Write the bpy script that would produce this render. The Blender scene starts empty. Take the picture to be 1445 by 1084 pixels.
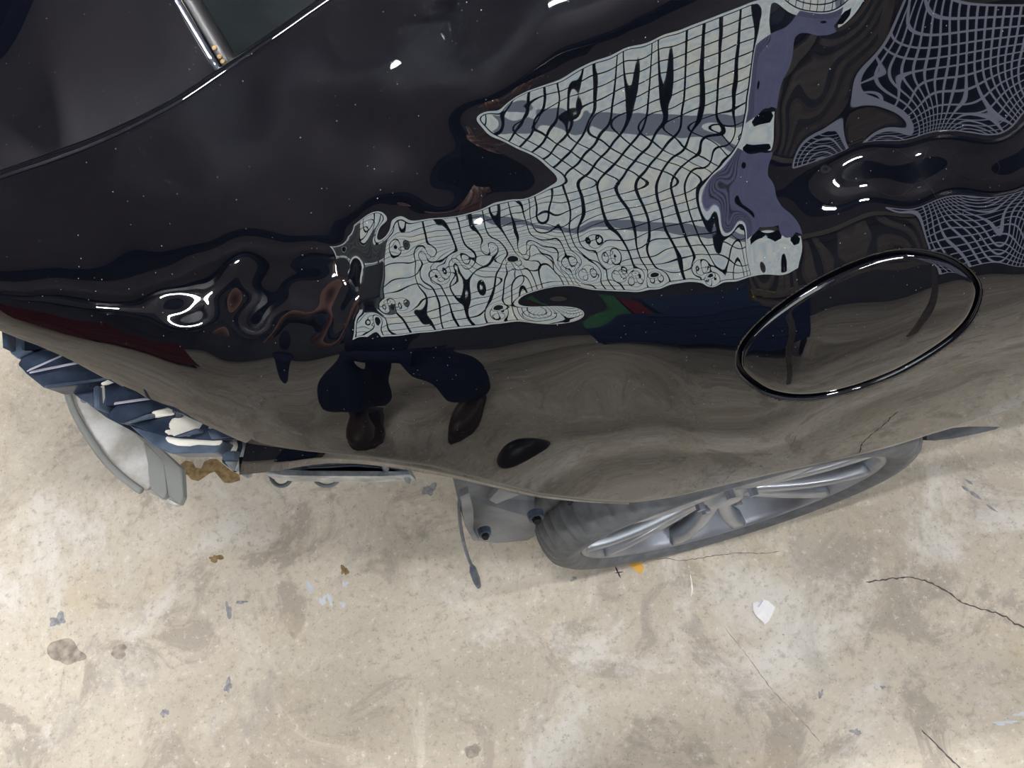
import bpy, bmesh, math, random
import numpy as np
from mathutils import Vector, Matrix, noise

# ------------------------------------------------------------------ camera
sc = bpy.context.scene
col = sc.collection
IMG_W, IMG_H, FPX = 1445.0, 1084.0, 1085.0
CX, CY = 722.5, 542.0
CAM = np.array([-0.309, -0.195, 1.692])
PITCH, ROLL, YAW = [math.radians(a) for a in (68.6, 14.9, 0.45)]
_f = np.array([math.sin(YAW)*math.cos(PITCH), math.cos(YAW)*math.cos(PITCH), -math.sin(PITCH)])
_r = np.cross(_f, [0, 0, 1.0]); _r /= np.linalg.norm(_r)
_d = np.cross(_f, _r)
RIGHT = math.cos(ROLL)*_r + math.sin(ROLL)*_d
DOWN = -math.sin(ROLL)*_r + math.cos(ROLL)*_d
FWD = _f
cam_data = bpy.data.cameras.new('camera')
cam_data.sensor_fit = 'HORIZONTAL'; cam_data.sensor_width = 36.0
cam_data.lens = FPX/IMG_W*36.0
cam_data.clip_start = 0.01; cam_data.clip_end = 100
cam = bpy.data.objects.new('camera', cam_data); col.objects.link(cam)
m = Matrix.Identity(4)
for k in range(3):
    m[k][0] = RIGHT[k]; m[k][1] = -DOWN[k]; m[k][2] = -FWD[k]; m[k][3] = CAM[k]
cam.matrix_world = m
sc.camera = cam

# ------------------------------------------------------------------ world, exposure
w = bpy.data.worlds.new('garage_air'); sc.world = w; w.use_nodes = True
w.node_tree.nodes['Background'].inputs[0].default_value = (0.55, 0.6, 0.7, 1)
w.node_tree.nodes['Background'].inputs[1].default_value = 0.02
sc.view_settings.view_transform = 'Standard'
sc.view_settings.look = 'None'
sc.view_settings.gamma = 1
sc.view_settings.exposure = 0.22
sc.view_settings.use_curve_mapping = False
LAMP_POWER = 375.0      # radiance of the ceiling tubes
BOARD_POWER = 4.9      # radiance of the lit reflector board

# ------------------------------------------------------------------ helpers
def ray(u, v): return FWD + RIGHT*((u-CX)/FPX) + DOWN*((v-CY)/FPX)
def at_z(u, v, z):
    d = ray(u, v); return CAM + d*((z-CAM[2])/d[2])
def at_y(u, v, y):
    d = ray(u, v); return CAM + d*((y-CAM[1])/d[1])
def P3(a): return tuple(float(x) for x in a)

def mesh_obj(name, verts, faces, mat=None, parent=None, smooth=False):
    me = bpy.data.meshes.new(name)
    me.from_pydata([P3(v) for v in verts], [], faces)
    me.update()
    o = bpy.data.objects.new(name, me); col.objects.link(o)
    if mat: me.materials.append(mat)
    if smooth: me.polygons.foreach_set('use_smooth', [True]*len(me.polygons))
    if parent: o.parent = parent
    return o
def tag(o, label=None, cat=None, group=None, kind=None):
    if label: o['label'] = label
    if cat: o['category'] = cat
    if group: o['group'] = group
    if kind: o['kind'] = kind
    return o
def empty(name, loc):
    o = bpy.data.objects.new(name, None); col.objects.link(o); o.location = P3(loc)
    o.empty_display_size = 0.05
    return o
def bm_obj(name, bm, mat, parent=None, smooth=False):
    me = bpy.data.meshes.new(name); bmesh.ops.recalc_face_normals(bm, faces=bm.faces); bm.to_mesh(me); bm.free()
    o = bpy.data.objects.new(name, me); col.objects.link(o); me.materials.append(mat)
    if smooth: me.polygons.foreach_set('use_smooth', [True]*len(me.polygons))
    if parent: o.parent = parent
    return o
def prism(bm, top, down):
    """closed solid from a loop of 3D points and an extrusion vector"""
    n = len(top)
    a = [bm.verts.new(P3(p)) for p in top]
    b = [bm.verts.new(P3(np.array(p)+np.array(down))) for p in top]
    bm.faces.new(a); bm.faces.new(b[::-1])
    for i in range(n):
        j = (i+1) % n
        bm.faces.new((a[j], a[i], b[i], b[j]))
def box(bm, lo, hi, bev=0.0):
    lo = np.minimum(lo, hi).astype(float) if False else np.array(lo, float); hi = np.array(hi, float)
    vs = [bm.verts.new((x, y, z)) for x in (lo[0], hi[0]) for y in (lo[1], hi[1]) for z in (lo[2], hi[2])]
    fs = [(0,1,3,2),(4,6,7,5),(0,4,5,1),(2,3,7,6),(0,2,6,4),(1,5,7,3)]
    es = set()
    for f in fs:
        ff = bm.faces.new([vs[i] for i in f])
        es.update(ff.edges)
    if bev: bmesh.ops.bevel(bm, geom=list(es), offset=bev, segments=2, affect='EDGES', profile=0.7)
def tube(bm, pts, radii, seg=12, cap=True, flat=1.0, up=None):
    """tapered tube through pts; flat scales the second axis"""
    pts = [np.array(p, float) for p in pts]; n = len(pts)
    if not hasattr(radii, '__len__'): radii = [radii]*n
    rings = []
    ref = np.array(up if up is not None else (0.13, 0.31, 0.94), float)
    for i in range(n):
        t = pts[min(i+1, n-1)]-pts[max(i-1, 0)]; t /= np.linalg.norm(t)+1e-12
        s = np.cross(t, ref)
        if np.linalg.norm(s) < 1e-3: s = np.cross(t, [1, 0, 0])
        s /= np.linalg.norm(s); q = np.cross(s, t)
        rings.append([bm.verts.new(P3(pts[i]+radii[i]*(math.cos(2*math.pi*k/seg)*s+flat*math.sin(2*math.pi*k/seg)*q))) for k in range(seg)])
    for i in range(n-1):
        for k in range(seg):
            l = (k+1) % seg
            bm.faces.new((rings[i][k], rings[i][l], rings[i+1][l], rings[i+1][k]))
    if cap:
        bm.faces.new(rings[0][::-1]); bm.faces.new(rings[-1])
def capsule(bm, a, b, r0, r1, seg=10):
    a = np.array(a, float); b = np.array(b, float); t = (b-a)/np.linalg.norm(b-a)
    P = []; R = []
    for k in range(4):
        an = math.pi/2*(1-k/3.0)*0.97; P.append(a-t*r0*math.sin(an)); R.append(r0*math.cos(an))
    for k in range(4):
        an = math.pi/2*(k/3.0)*0.97; P.append(b+t*r1*math.sin(an)); R.append(r1*math.cos(an))
    tube(bm, P, R, seg)
def ellipsoid(bm, c, r, rot=None, seg=20, rings=12):
    c = np.array(c, float)
    M = Matrix.Translation(Vector(P3(c))) @ (rot.to_4x4() if rot else Matrix.Identity(4)) @ Matrix.Diagonal((r[0], r[1], r[2], 1))
    bmesh.ops.create_uvsphere(bm, u_segments=seg, v_segments=rings, radius=1.0, matrix=M)
def catmull(pts, per=8, closed=False):
    pts = [np.array(p, float) for p in pts]; n = len(pts); out = []
    rng = range(n) if closed else range(n-1)
    for i in rng:
        g = (lambda k: pts[k % n]) if closed else (lambda k: pts[min(max(k, 0), n-1)])
        p0, p1, p2, p3 = g(i-1), g(i), g(i+1), g(i+2)
        for s in range(per):
            t = s/per
            out.append(0.5*((2*p1)+(-p0+p2)*t+(2*p0-5*p1+4*p2-p3)*t*t+(-p0+3*p1-3*p2+p3)*t**3))
    if not closed: out.append(pts[-1])
    return out

# ------------------------------------------------------------------ materials
def new_mat(name):
    mt = bpy.data.materials.new(name); mt.use_nodes = True
    nt = mt.node_tree; b = nt.nodes['Principled BSDF']
    return mt, nt, b
def nd(nt, t, **k):
    n = nt.nodes.new(t)
    for a, v in k.items():
        if a in n.inputs.keys() if hasattr(n.inputs, 'keys') else False: n.inputs[a].default_value = v
        else: setattr(n, a, v)
    return n
def ramp(nt, fac, stops):
    r = nt.nodes.new('ShaderNodeValToRGB'); e = r.color_ramp.elements
    while len(e) < len(stops): e.new(0.5)
    for q, (p, c) in zip(e, stops):
        q.position = p; q.color = (c, c, c, 1) if not hasattr(c, '__len__') else (*c, 1)
    nt.links.new(fac, r.inputs[0]); return r.outputs[0]
def noise_out(nt, scale, detail=4, rough=0.55, dist=0.0, coord='Object', vec_scale=None, offset=0):
    tc = nt.nodes.new('ShaderNodeTexCoord'); src = tc.outputs[coord]
    mp = nt.nodes.new('ShaderNodeMapping'); nt.links.new(src, mp.inputs[0]); src = mp.outputs[0]
    if vec_scale: mp.inputs['Scale'].default_value = vec_scale
    mp.inputs['Location'].default_value = (offset, offset*1.7, 0)
    n = nt.nodes.new('ShaderNodeTexNoise'); n.inputs['Scale'].default_value = scale; n.inputs['Detail'].default_value = detail
    n.inputs['Roughness'].default_value = rough; n.inputs['Distortion'].default_value = dist
    nt.links.new(src, n.inputs['Vector']); return n.outputs['Fac']
def mixc(nt, fac, a, b, mode='MIX'):
    mx = nt.nodes.new('ShaderNodeMix'); mx.data_type = 'RGBA'; mx.blend_type = mode
    if hasattr(fac, 'links'): nt.links.new(fac, mx.inputs[0])
    else: mx.inputs[0].default_value = fac
    for s, x in ((6, a), (7, b)):
        if hasattr(x, 'links'): nt.links.new(x, mx.inputs[s])
        else: mx.inputs[s].default_value = (*x, 1)
    return mx.outputs[2]
def simple(name, c, rough=0.5, metal=0.0, var=0.12, scale=18.0, bump=0.0, spec=0.5, c2=None, bscale=None):
    mt, nt, b = new_mat(name)
    f = noise_out(nt, scale, 5)
    lo = tuple(x*(1-var) for x in c); hi = c2 or tuple(min(1, x*(1+var)) for x in c)
    nt.links.new(mixc(nt, ramp(nt, f, [(0.35, 0.0), (0.65, 1.0)]), lo, hi), b.inputs['Base Color'])
    b.inputs['Roughness'].default_value = rough; b.inputs['Metallic'].default_value = metal
    b.inputs['Specular IOR Level'].default_value = spec
    if bump:
        bp = nt.nodes.new('ShaderNodeBump'); bp.inputs['Strength'].default_value = bump; bp.inputs['Distance'].default_value = 0.002
        nt.links.new(noise_out(nt, bscale or scale*6, 3), bp.inputs['Height']); nt.links.new(bp.outputs[0], b.inputs['Normal'])
    return mt
def emitter(name, c, strength, base=0.8):
    mt, nt, b = new_mat(name)
    b.inputs['Base Color'].default_value = (base, base, base, 1)
    b.inputs['Emission Color'].default_value = (*c, 1); b.inputs['Emission Strength'].default_value = strength
    return mt

def paint_material(name, dust=1.0):
    mt, nt, b = new_mat(name)
    L = nt.links
    b.inputs['IOR'].default_value = 1.68
    b.inputs['Roughness'].default_value = 0.012
    # dust specks lying on the lacquer
    tc = nt.nodes.new('ShaderNodeTexCoord')
    vo = nt.nodes.new('ShaderNodeTexVoronoi'); vo.inputs['Scale'].default_value = 230.0; L.new(tc.outputs['Object'], vo.inputs['Vector'])
    thr = noise_out(nt, 260.0, 1)
    spk = ramp(nt, vo.outputs['Distance'], [(0.0, 1.0), (0.07, 1.0), (0.11, 0.0)])
    sep = nt.nodes.new('ShaderNodeSeparateColor'); L.new(vo.outputs['Color'], sep.inputs[0])
    pick = ramp(nt, sep.outputs[0], [(0.0, 0.0), (0.80, 0.0), (0.95, 1.0)])
    mul = nt.nodes.new('ShaderNodeMath'); mul.operation = 'MULTIPLY'; L.new(spk, mul.inputs[0]); L.new(pick, mul.inputs[1])
    mul2 = nt.nodes.new('ShaderNodeMath'); mul2.operation = 'MULTIPLY'; L.new(mul.outputs[0], mul2.inputs[0]); mul2.inputs[1].default_value = 0.5*dust
    L.new(mixc(nt, mul2.outputs[0], (0.0014, 0.0018, 0.0038), (0.55, 0.58, 0.62)), b.inputs['Base Color'])
    # fine wash scratches: a faint rough second gloss with brushed relief
    g = nt.nodes.new('ShaderNodeBsdfGlossy'); g.inputs['Roughness'].default_value = 0.07; g.inputs['Color'].default_value = (0.72, 0.84, 1.0, 1)
    f1 = noise_out(nt, 9.0, 3); f2 = noise_out(nt, 520.0, 2, vec_scale=(1.0, 0.18, 0.4))
    bp_ = nt.nodes.new('ShaderNodeBump'); bp_.inputs['Strength'].default_value = 1.0; bp_.inputs['Distance'].default_value = 0.0009
    L.new(f2, bp_.inputs['Height']); L.new(bp_.outputs[0], g.inputs['Normal'])
    ms = nt.nodes.new('ShaderNodeMixShader')
    sm = nt.nodes.new('ShaderNodeMath'); sm.operation = 'MULTIPLY'
    L.new(ramp(nt, f1, [(0.40, 0.15), (0.66, 1.0)]), sm.inputs[0]); sm.inputs[1].default_value = 0.0022*dust
    L.new(sm.outputs[0], ms.inputs[0]); L.new(b.outputs[0], ms.inputs[1]); L.new(g.outputs[0], ms.inputs[2])
    L.new(ms.outputs[0], nt.nodes['Material Output'].inputs[0])
    return mt

def concrete():
    mt, nt, b = new_mat('concrete'); L = nt.links
    big = noise_out(nt, 1.6, 6, 0.6, 0.6); mid = noise_out(nt, 7.0, 7, 0.68, 0.8, offset=3); fine = noise_out(nt, 60.0, 6, 0.7); pit = noise_out(nt, 240.0, 3, 0.6)
    c = mixc(nt, ramp(nt, big, [(0.38, 0.0), (0.58, 1.0)]), (0.49, 0.435, 0.35), (0.62, 0.56, 0.465))
    pat = noise_out(nt, 5.0, 8, 0.66, 1.2, offset=3)
    c = mixc(nt, ramp(nt, pat, [(0.40, 0.8), (0.47, 0.0)]), c, (0.39, 0.345, 0.29))
    c = mixc(nt, ramp(nt, pat, [(0.55, 0.0), (0.64, 0.6)]), c, (0.70, 0.645, 0.555))
    wht = noise_out(nt, 2.6, 9, 0.74, 0.6, offset=11)
    c = mixc(nt, ramp(nt, wht, [(0.54, 0.0), (0.64, 0.75)]), c, (0.76, 0.725, 0.68))
    gry = noise_out(nt, 3.4, 8, 0.7, 0.8, offset=31)
    c = mixc(nt, ramp(nt, gry, [(0.57, 0.0), (0.68, 0.7)]), c, (0.40, 0.375, 0.345))
    warm = noise_out(nt, 4.3, 6, 0.65, 0.3, offset=21)
    c = mixc(nt, ramp(nt, warm, [(0.58, 0.0), (0.72, 0.55)]), c, (0.62, 0.50, 0.33))
    c = mixc(nt, ramp(nt, fine, [(0.33, 0.6), (0.47, 0.0)]), c, (0.33, 0.285, 0.23))
    c = mixc(nt, ramp(nt, fine, [(0.57, 0.0), (0.70, 0.7)]), c, (0.80, 0.765, 0.71))
    c = mixc(nt, ramp(nt, pit, [(0.29, 0.85), (0.345, 0.0)]), c, (0.13, 0.115, 0.11))
    c = mixc(nt, ramp(nt, pit, [(0.68, 0.0), (0.74, 0.8)]), c, (0.88, 0.86, 0.83))
    L.new(c, b.inputs['Base Color']); b.inputs['Roughness'].default_value = 0.62; b.inputs['Specular IOR Level'].default_value = 0.3
    bp = nt.nodes.new('ShaderNodeBump'); bp.inputs['Strength'].default_value = 0.25; bp.inputs['Distance'].default_value = 0.003
    L.new(fine, bp.inputs['Height']); L.new(bp.outputs[0], b.inputs['Normal'])
    return mt

PAINT = paint_material('black_paint')
PAINT_FLAT = paint_material('black_paint_tailgate', 0.4)
CONCRETE = concrete()
CEIL = simple('brown_ceiling_sheet', (0.34, 0.315, 0.35), 0.8, var=0.1, scale=2.0)
BEAM = simple('dark_steel_beam', (0.012, 0.018, 0.04), 0.6)
WALL = simple('dark_garage_wall', (0.12, 0.12, 0.13), 0.8, scale=1.5)
GAP = simple('gap_black', (0.004, 0.004, 0.005), 0.6)
GLASS = simple('tinted_rear_glass', (0.004, 0.007, 0.008), 0.03, var=0.3, scale=60, spec=0.4)
CHROME = simple('grey_seal', (0.25, 0.27, 0.33), 0.18, 0.9)
RUBBER = simple('tyre_rubber', (0.12, 0.128, 0.14), 0.6, var=0.25, scale=40, bump=0.2)
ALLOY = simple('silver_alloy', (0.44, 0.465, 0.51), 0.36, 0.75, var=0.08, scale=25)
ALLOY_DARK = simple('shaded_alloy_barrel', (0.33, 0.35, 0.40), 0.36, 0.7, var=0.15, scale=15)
LINER = simple('dusty_liner_plastic', (0.16, 0.175, 0.205), 0.5, var=0.25, scale=9, c2=(0.27, 0.285, 0.31), bump=0.15)
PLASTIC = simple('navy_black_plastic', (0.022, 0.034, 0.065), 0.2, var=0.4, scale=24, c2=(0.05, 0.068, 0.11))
PLASTIC_LIT = simple('lit_blue_grey_plastic', (0.06, 0.085, 0.14), 0.28, var=0.3, scale=30, c2=(0.12, 0.155, 0.22))  # lighter copy of the navy plastic, light painted into its colour
CREAM = simple('pale_cream', (0.84, 0.80, 0.73), 0.85, var=0.06, scale=40)  # cream colour, mostly for bright reflections painted on the carrier
GREYPL = simple('grey_plastic', (0.33, 0.34, 0.33), 0.5, var=0.08, scale=12)
DUSTY = simple('dusty_grey_plastic', (0.62, 0.585, 0.53), 0.8, var=0.25, scale=28, c2=(0.80, 0.79, 0.79), bump=0.5)
STEEL = simple('pale_steel_rail', (0.38, 0.42, 0.47), 0.35, 0.6, var=0.2, scale=50, c2=(0.62, 0.66, 0.70))
STAIN = simple('brown_stain', (0.24, 0.155, 0.06), 0.7, var=0.35, scale=70, c2=(0.34, 0.23, 0.10))
STAIN_SOFT = simple('old_oil_stain', (0.33, 0.28, 0.235), 0.7, var=0.3, scale=60, c2=(0.44, 0.385, 0.32))
CRACKM = simple('crack_shadow', (0.10, 0.09, 0.085), 0.9)
SCUFF = simple('blue_grey_scuff', (0.30, 0.295, 0.31), 0.8, var=0.3, scale=90)
ORANGE = simple('orange_paper', (0.75, 0.40, 0.05), 0.6, var=0.06)
INK = simple('black_ink', (0.02, 0.018, 0.02), 0.5)
PAPER = simple('white_paper', (0.92, 0.92, 0.93), 0.7, var=0.03)
JEANS = simple('dark_blue_denim', (0.012, 0.022, 0.06), 0.85, var=0.3, scale=120)
SHIRT = simple('dark_navy_cotton', (0.02, 0.025, 0.05), 0.9, var=0.2, scale=80)
SKIN = simple('skin', (0.40, 0.21, 0.145), 0.5, var=0.1, scale=30)
HAIR = simple('dark_hair', (0.02, 0.013, 0.01), 0.6)
BOOT = simple('dark_brown_leather', (0.055, 0.032, 0.02), 0.4, var=0.3, scale=30)
BLACKPL = simple('matt_black_plastic', (0.012, 0.012, 0.014), 0.4)
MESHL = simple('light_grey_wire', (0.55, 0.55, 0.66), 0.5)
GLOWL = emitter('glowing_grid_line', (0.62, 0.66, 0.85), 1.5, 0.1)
MESHB = simple('near_black_backing', (0.02, 0.022, 0.03), 0.8)
REDM = simple('red_enamel', (0.30, 0.03, 0.025), 0.4)
REDDARK = simple('dark_red_enamel', (0.14, 0.014, 0.012), 0.4)
GREENM = simple('green_plastic', (0.10, 0.35, 0.14), 0.5)
BLUEM = simple('navy_enamel', (0.03, 0.06, 0.17), 0.5)
YELLOWM = simple('yellow_plastic', (0.55, 0.45, 0.08), 0.5)
BROWNM = simple('brown_wood', (0.24, 0.20, 0.17), 0.7, var=0.2, scale=20)
LABELM = simple('label_print_grey', (0.30, 0.32, 0.34), 0.7)
LAMP = emitter('cool_white_tube', (0.98, 0.975, 0.96), LAMP_POWER)

# ------------------------------------------------------------------ the setting
def slab(name, lo, hi, mat, kind='structure'):
    bm = bmesh.new(); box(bm, lo, hi); o = bm_obj(name, bm, mat); o['kind'] = kind; return o
RX0, RX1, RY0, RY1, RZ = -7.0, 7.0, -7.0, 6.0, 3.5
floor = slab('floor', (RX0, RY0, -0.1), (RX1, RY1, 0), CONCRETE)
ceiling = slab('ceiling', (RX0, RY0, RZ), (RX1, RY1, RZ+0.1), CEIL)
slab('wall_left', (RX0-0.1, RY0, -0.1), (RX0, RY1, RZ+0.1), WALL)
slab('wall_right', (RX1, RY0, -0.1), (RX1+0.1, RY1, RZ+0.1), WALL)
slab('wall_front', (RX0, RY1, -0.1), (RX1, RY1+0.1, RZ+0.1), WALL)
slab('wall_back', (RX0, RY0-0.1, -0.1), (RX1, RY0, RZ+0.1), WALL)
for i, yb in enumerate((-5.4, -3.7, -1.75, 0.75, 2.6)):
    bm = bmesh.new(); box(bm, (RX0, yb-0.16, RZ-0.16), (RX1, yb+0.16, RZ)); bm_obj('ceiling_beam', bm, BEAM, ceiling)

# floor markings: flat pieces lying on the concrete
def floor_patch(name, pts, mat, z=0.0006):
    return mesh_obj(name, [at_z(u, v, z) for u, v in pts], [list(range(len(pts)))[::-1]], mat, floor)
def floor_line(name, pts, width, mat, z=0.0008, seed=1, jit=0.0):
    rnd = random.Random(seed); P = [at_z(u, v, z) for u, v in pts]
    Q = []
    for a, b_ in zip(P[:-1], P[1:]):
        k = max(1, int(np.linalg.norm(b_-a)/0.006))
        for s in range(k): Q.append(a+(b_-a)*s/k)
    Q.append(P[-1])
    vs, fs = [], []
    for i, p in enumerate(Q):
        t = Q[min(i+1, len(Q)-1)]-Q[max(i-1, 0)]; t /= np.linalg.norm(t)+1e-9; s = np.array([-t[1], t[0], 0])
        wv = width*(0.5+rnd.random()*0.9)*(0.25 if i in (0, len(Q)-1) else 1)*0.5
        p = p + s*rnd.uniform(-jit, jit)
        vs += [p+s*wv, p-s*wv]
        if i: k = 2*i; fs.append((k-2, k-1, k+1, k))
    return mesh_obj(name, vs, fs, mat, floor)
def blob(cx, cy, rx, ry, seed, n=40, rough=0.25):
    rnd = random.Random(seed); ph = [rnd.uniform(0, 6.28) for _ in range(6)]
    return [(cx+rx*math.cos(a)*(1+rough*sum(math.sin(a*(k+2)+ph[k])/(k+2) for k in range(6))),
             cy+ry*math.sin(a)*(1+rough*sum(math.sin(a*(k+2)+ph[k])/(k+2) for k in range(6)))) for a in [2*math.pi*i/n for i in range(n)]]
floor_line('crack', [(1222, 822), (1245, 818), (1265, 816), (1283, 814), (1305, 819), (1320, 826), (1338, 836), (1358, 851), (1380, 858), (1405, 865), (1420, 871), (1432, 880), (1450, 888)], 0.0028, CRACKM, jit=0.0015)
floor_line('crack', [(925, 789), (945, 788), (960, 792), (985, 788), (1010, 784), (1040, 780), (1080, 781), (1100, 779)], 0.0012, CRACKM, jit=0.001, seed=4)
floor_line('crack', [(1300, 1030), (1325, 1055), (1345, 1075), (1362, 1090)], 0.003, CRACKM, jit=0.0012, seed=6)
floor_line('scratch', [(1022, 885), (1050, 920), (1090, 975), (1125, 1010), (1160, 1050)], 0.0018, STAIN_SOFT, jit=0.001, seed=8)
floor_line('ink_cross', [(868, 799), (872, 808), (876, 816)], 0.0032, INK, jit=0)
floor_line('ink_cross', [(866, 809), (873, 808), (880, 807)], 0.0028, INK, jit=0)
floor_line('pen_mark', [(1361, 676), (1373, 684)], 0.006, SCUFF, seed=3)
floor_line('pen_mark', [(1357, 686), (1372, 696), (1385, 705)], 0.006, SCUFF, seed=5)
floor_line('pen_mark', [(1392, 712), (1400, 718), (1408, 723)], 0.005, SCUFF, seed=7)
floor_line('paint_drip', [(974, 810), (976, 822), (977, 833), (975, 842)], 0.003, PAPER, seed=9)
floor_patch('oil_stain', blob(92, 920, 26, 17, 2), STAIN_SOFT)
floor_patch('oil_stain', blob(168, 920, 11, 10, 5), STAIN_SOFT)
floor_patch('oil_stain', blob(305, 788, 9, 5, 9, rough=0.5), STAIN)
floor_patch('oil_stain', blob(667, 1060, 11, 10, 11), STAIN_SOFT)
floor_patch('oil_stain', blob(606, 691, 9, 8, 12, rough=0.5), SCUFF)
floor_patch('rust_stain', [(255, 655), (262, 650), (272, 652), (276, 660), (284, 661), (288, 652), (296, 648), (306, 648), (316, 656), (326, 664), (338, 670), (339, 678), (326, 682), (316, 681), (310, 674), (303, 666), (296, 668), (288, 674), (280, 679), (270, 677), (264, 670), (256, 669)], STAIN)
for i, (u, v, rx, ry) in enumerate([(82, 875, 10, 9), (232, 1006, 5, 6), (322, 968, 6, 8), (1208, 1033, 7, 4), (1158, 980, 3, 6), (1246, 970, 3, 3), (323, 862, 5, 9), (340, 850, 6, 3), (810, 817, 4, 3)]):
    floor_patch('scuff', blob(u, v, rx, ry, 40+i, 24, 0.6), SCUFF)
for i, (u, v, rx, ry) in enumerate([(437, 829, 6, 6), (455, 848, 4, 7), (466, 846, 3, 9), (487, 825, 3, 5), (484, 853, 5, 3), (1417, 1020, 14, 3), (1440, 1008, 8, 3)]):
    floor_patch('paint_chip', blob(u, v, rx, ry, 70+i, 20, 0.7), simple('pale_paint', (0.60, 0.63, 0.68), 0.7))
floor_patch('rust_stain', blob(486, 805, 5, 7, 91, 24, 0.5), STAIN)

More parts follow.
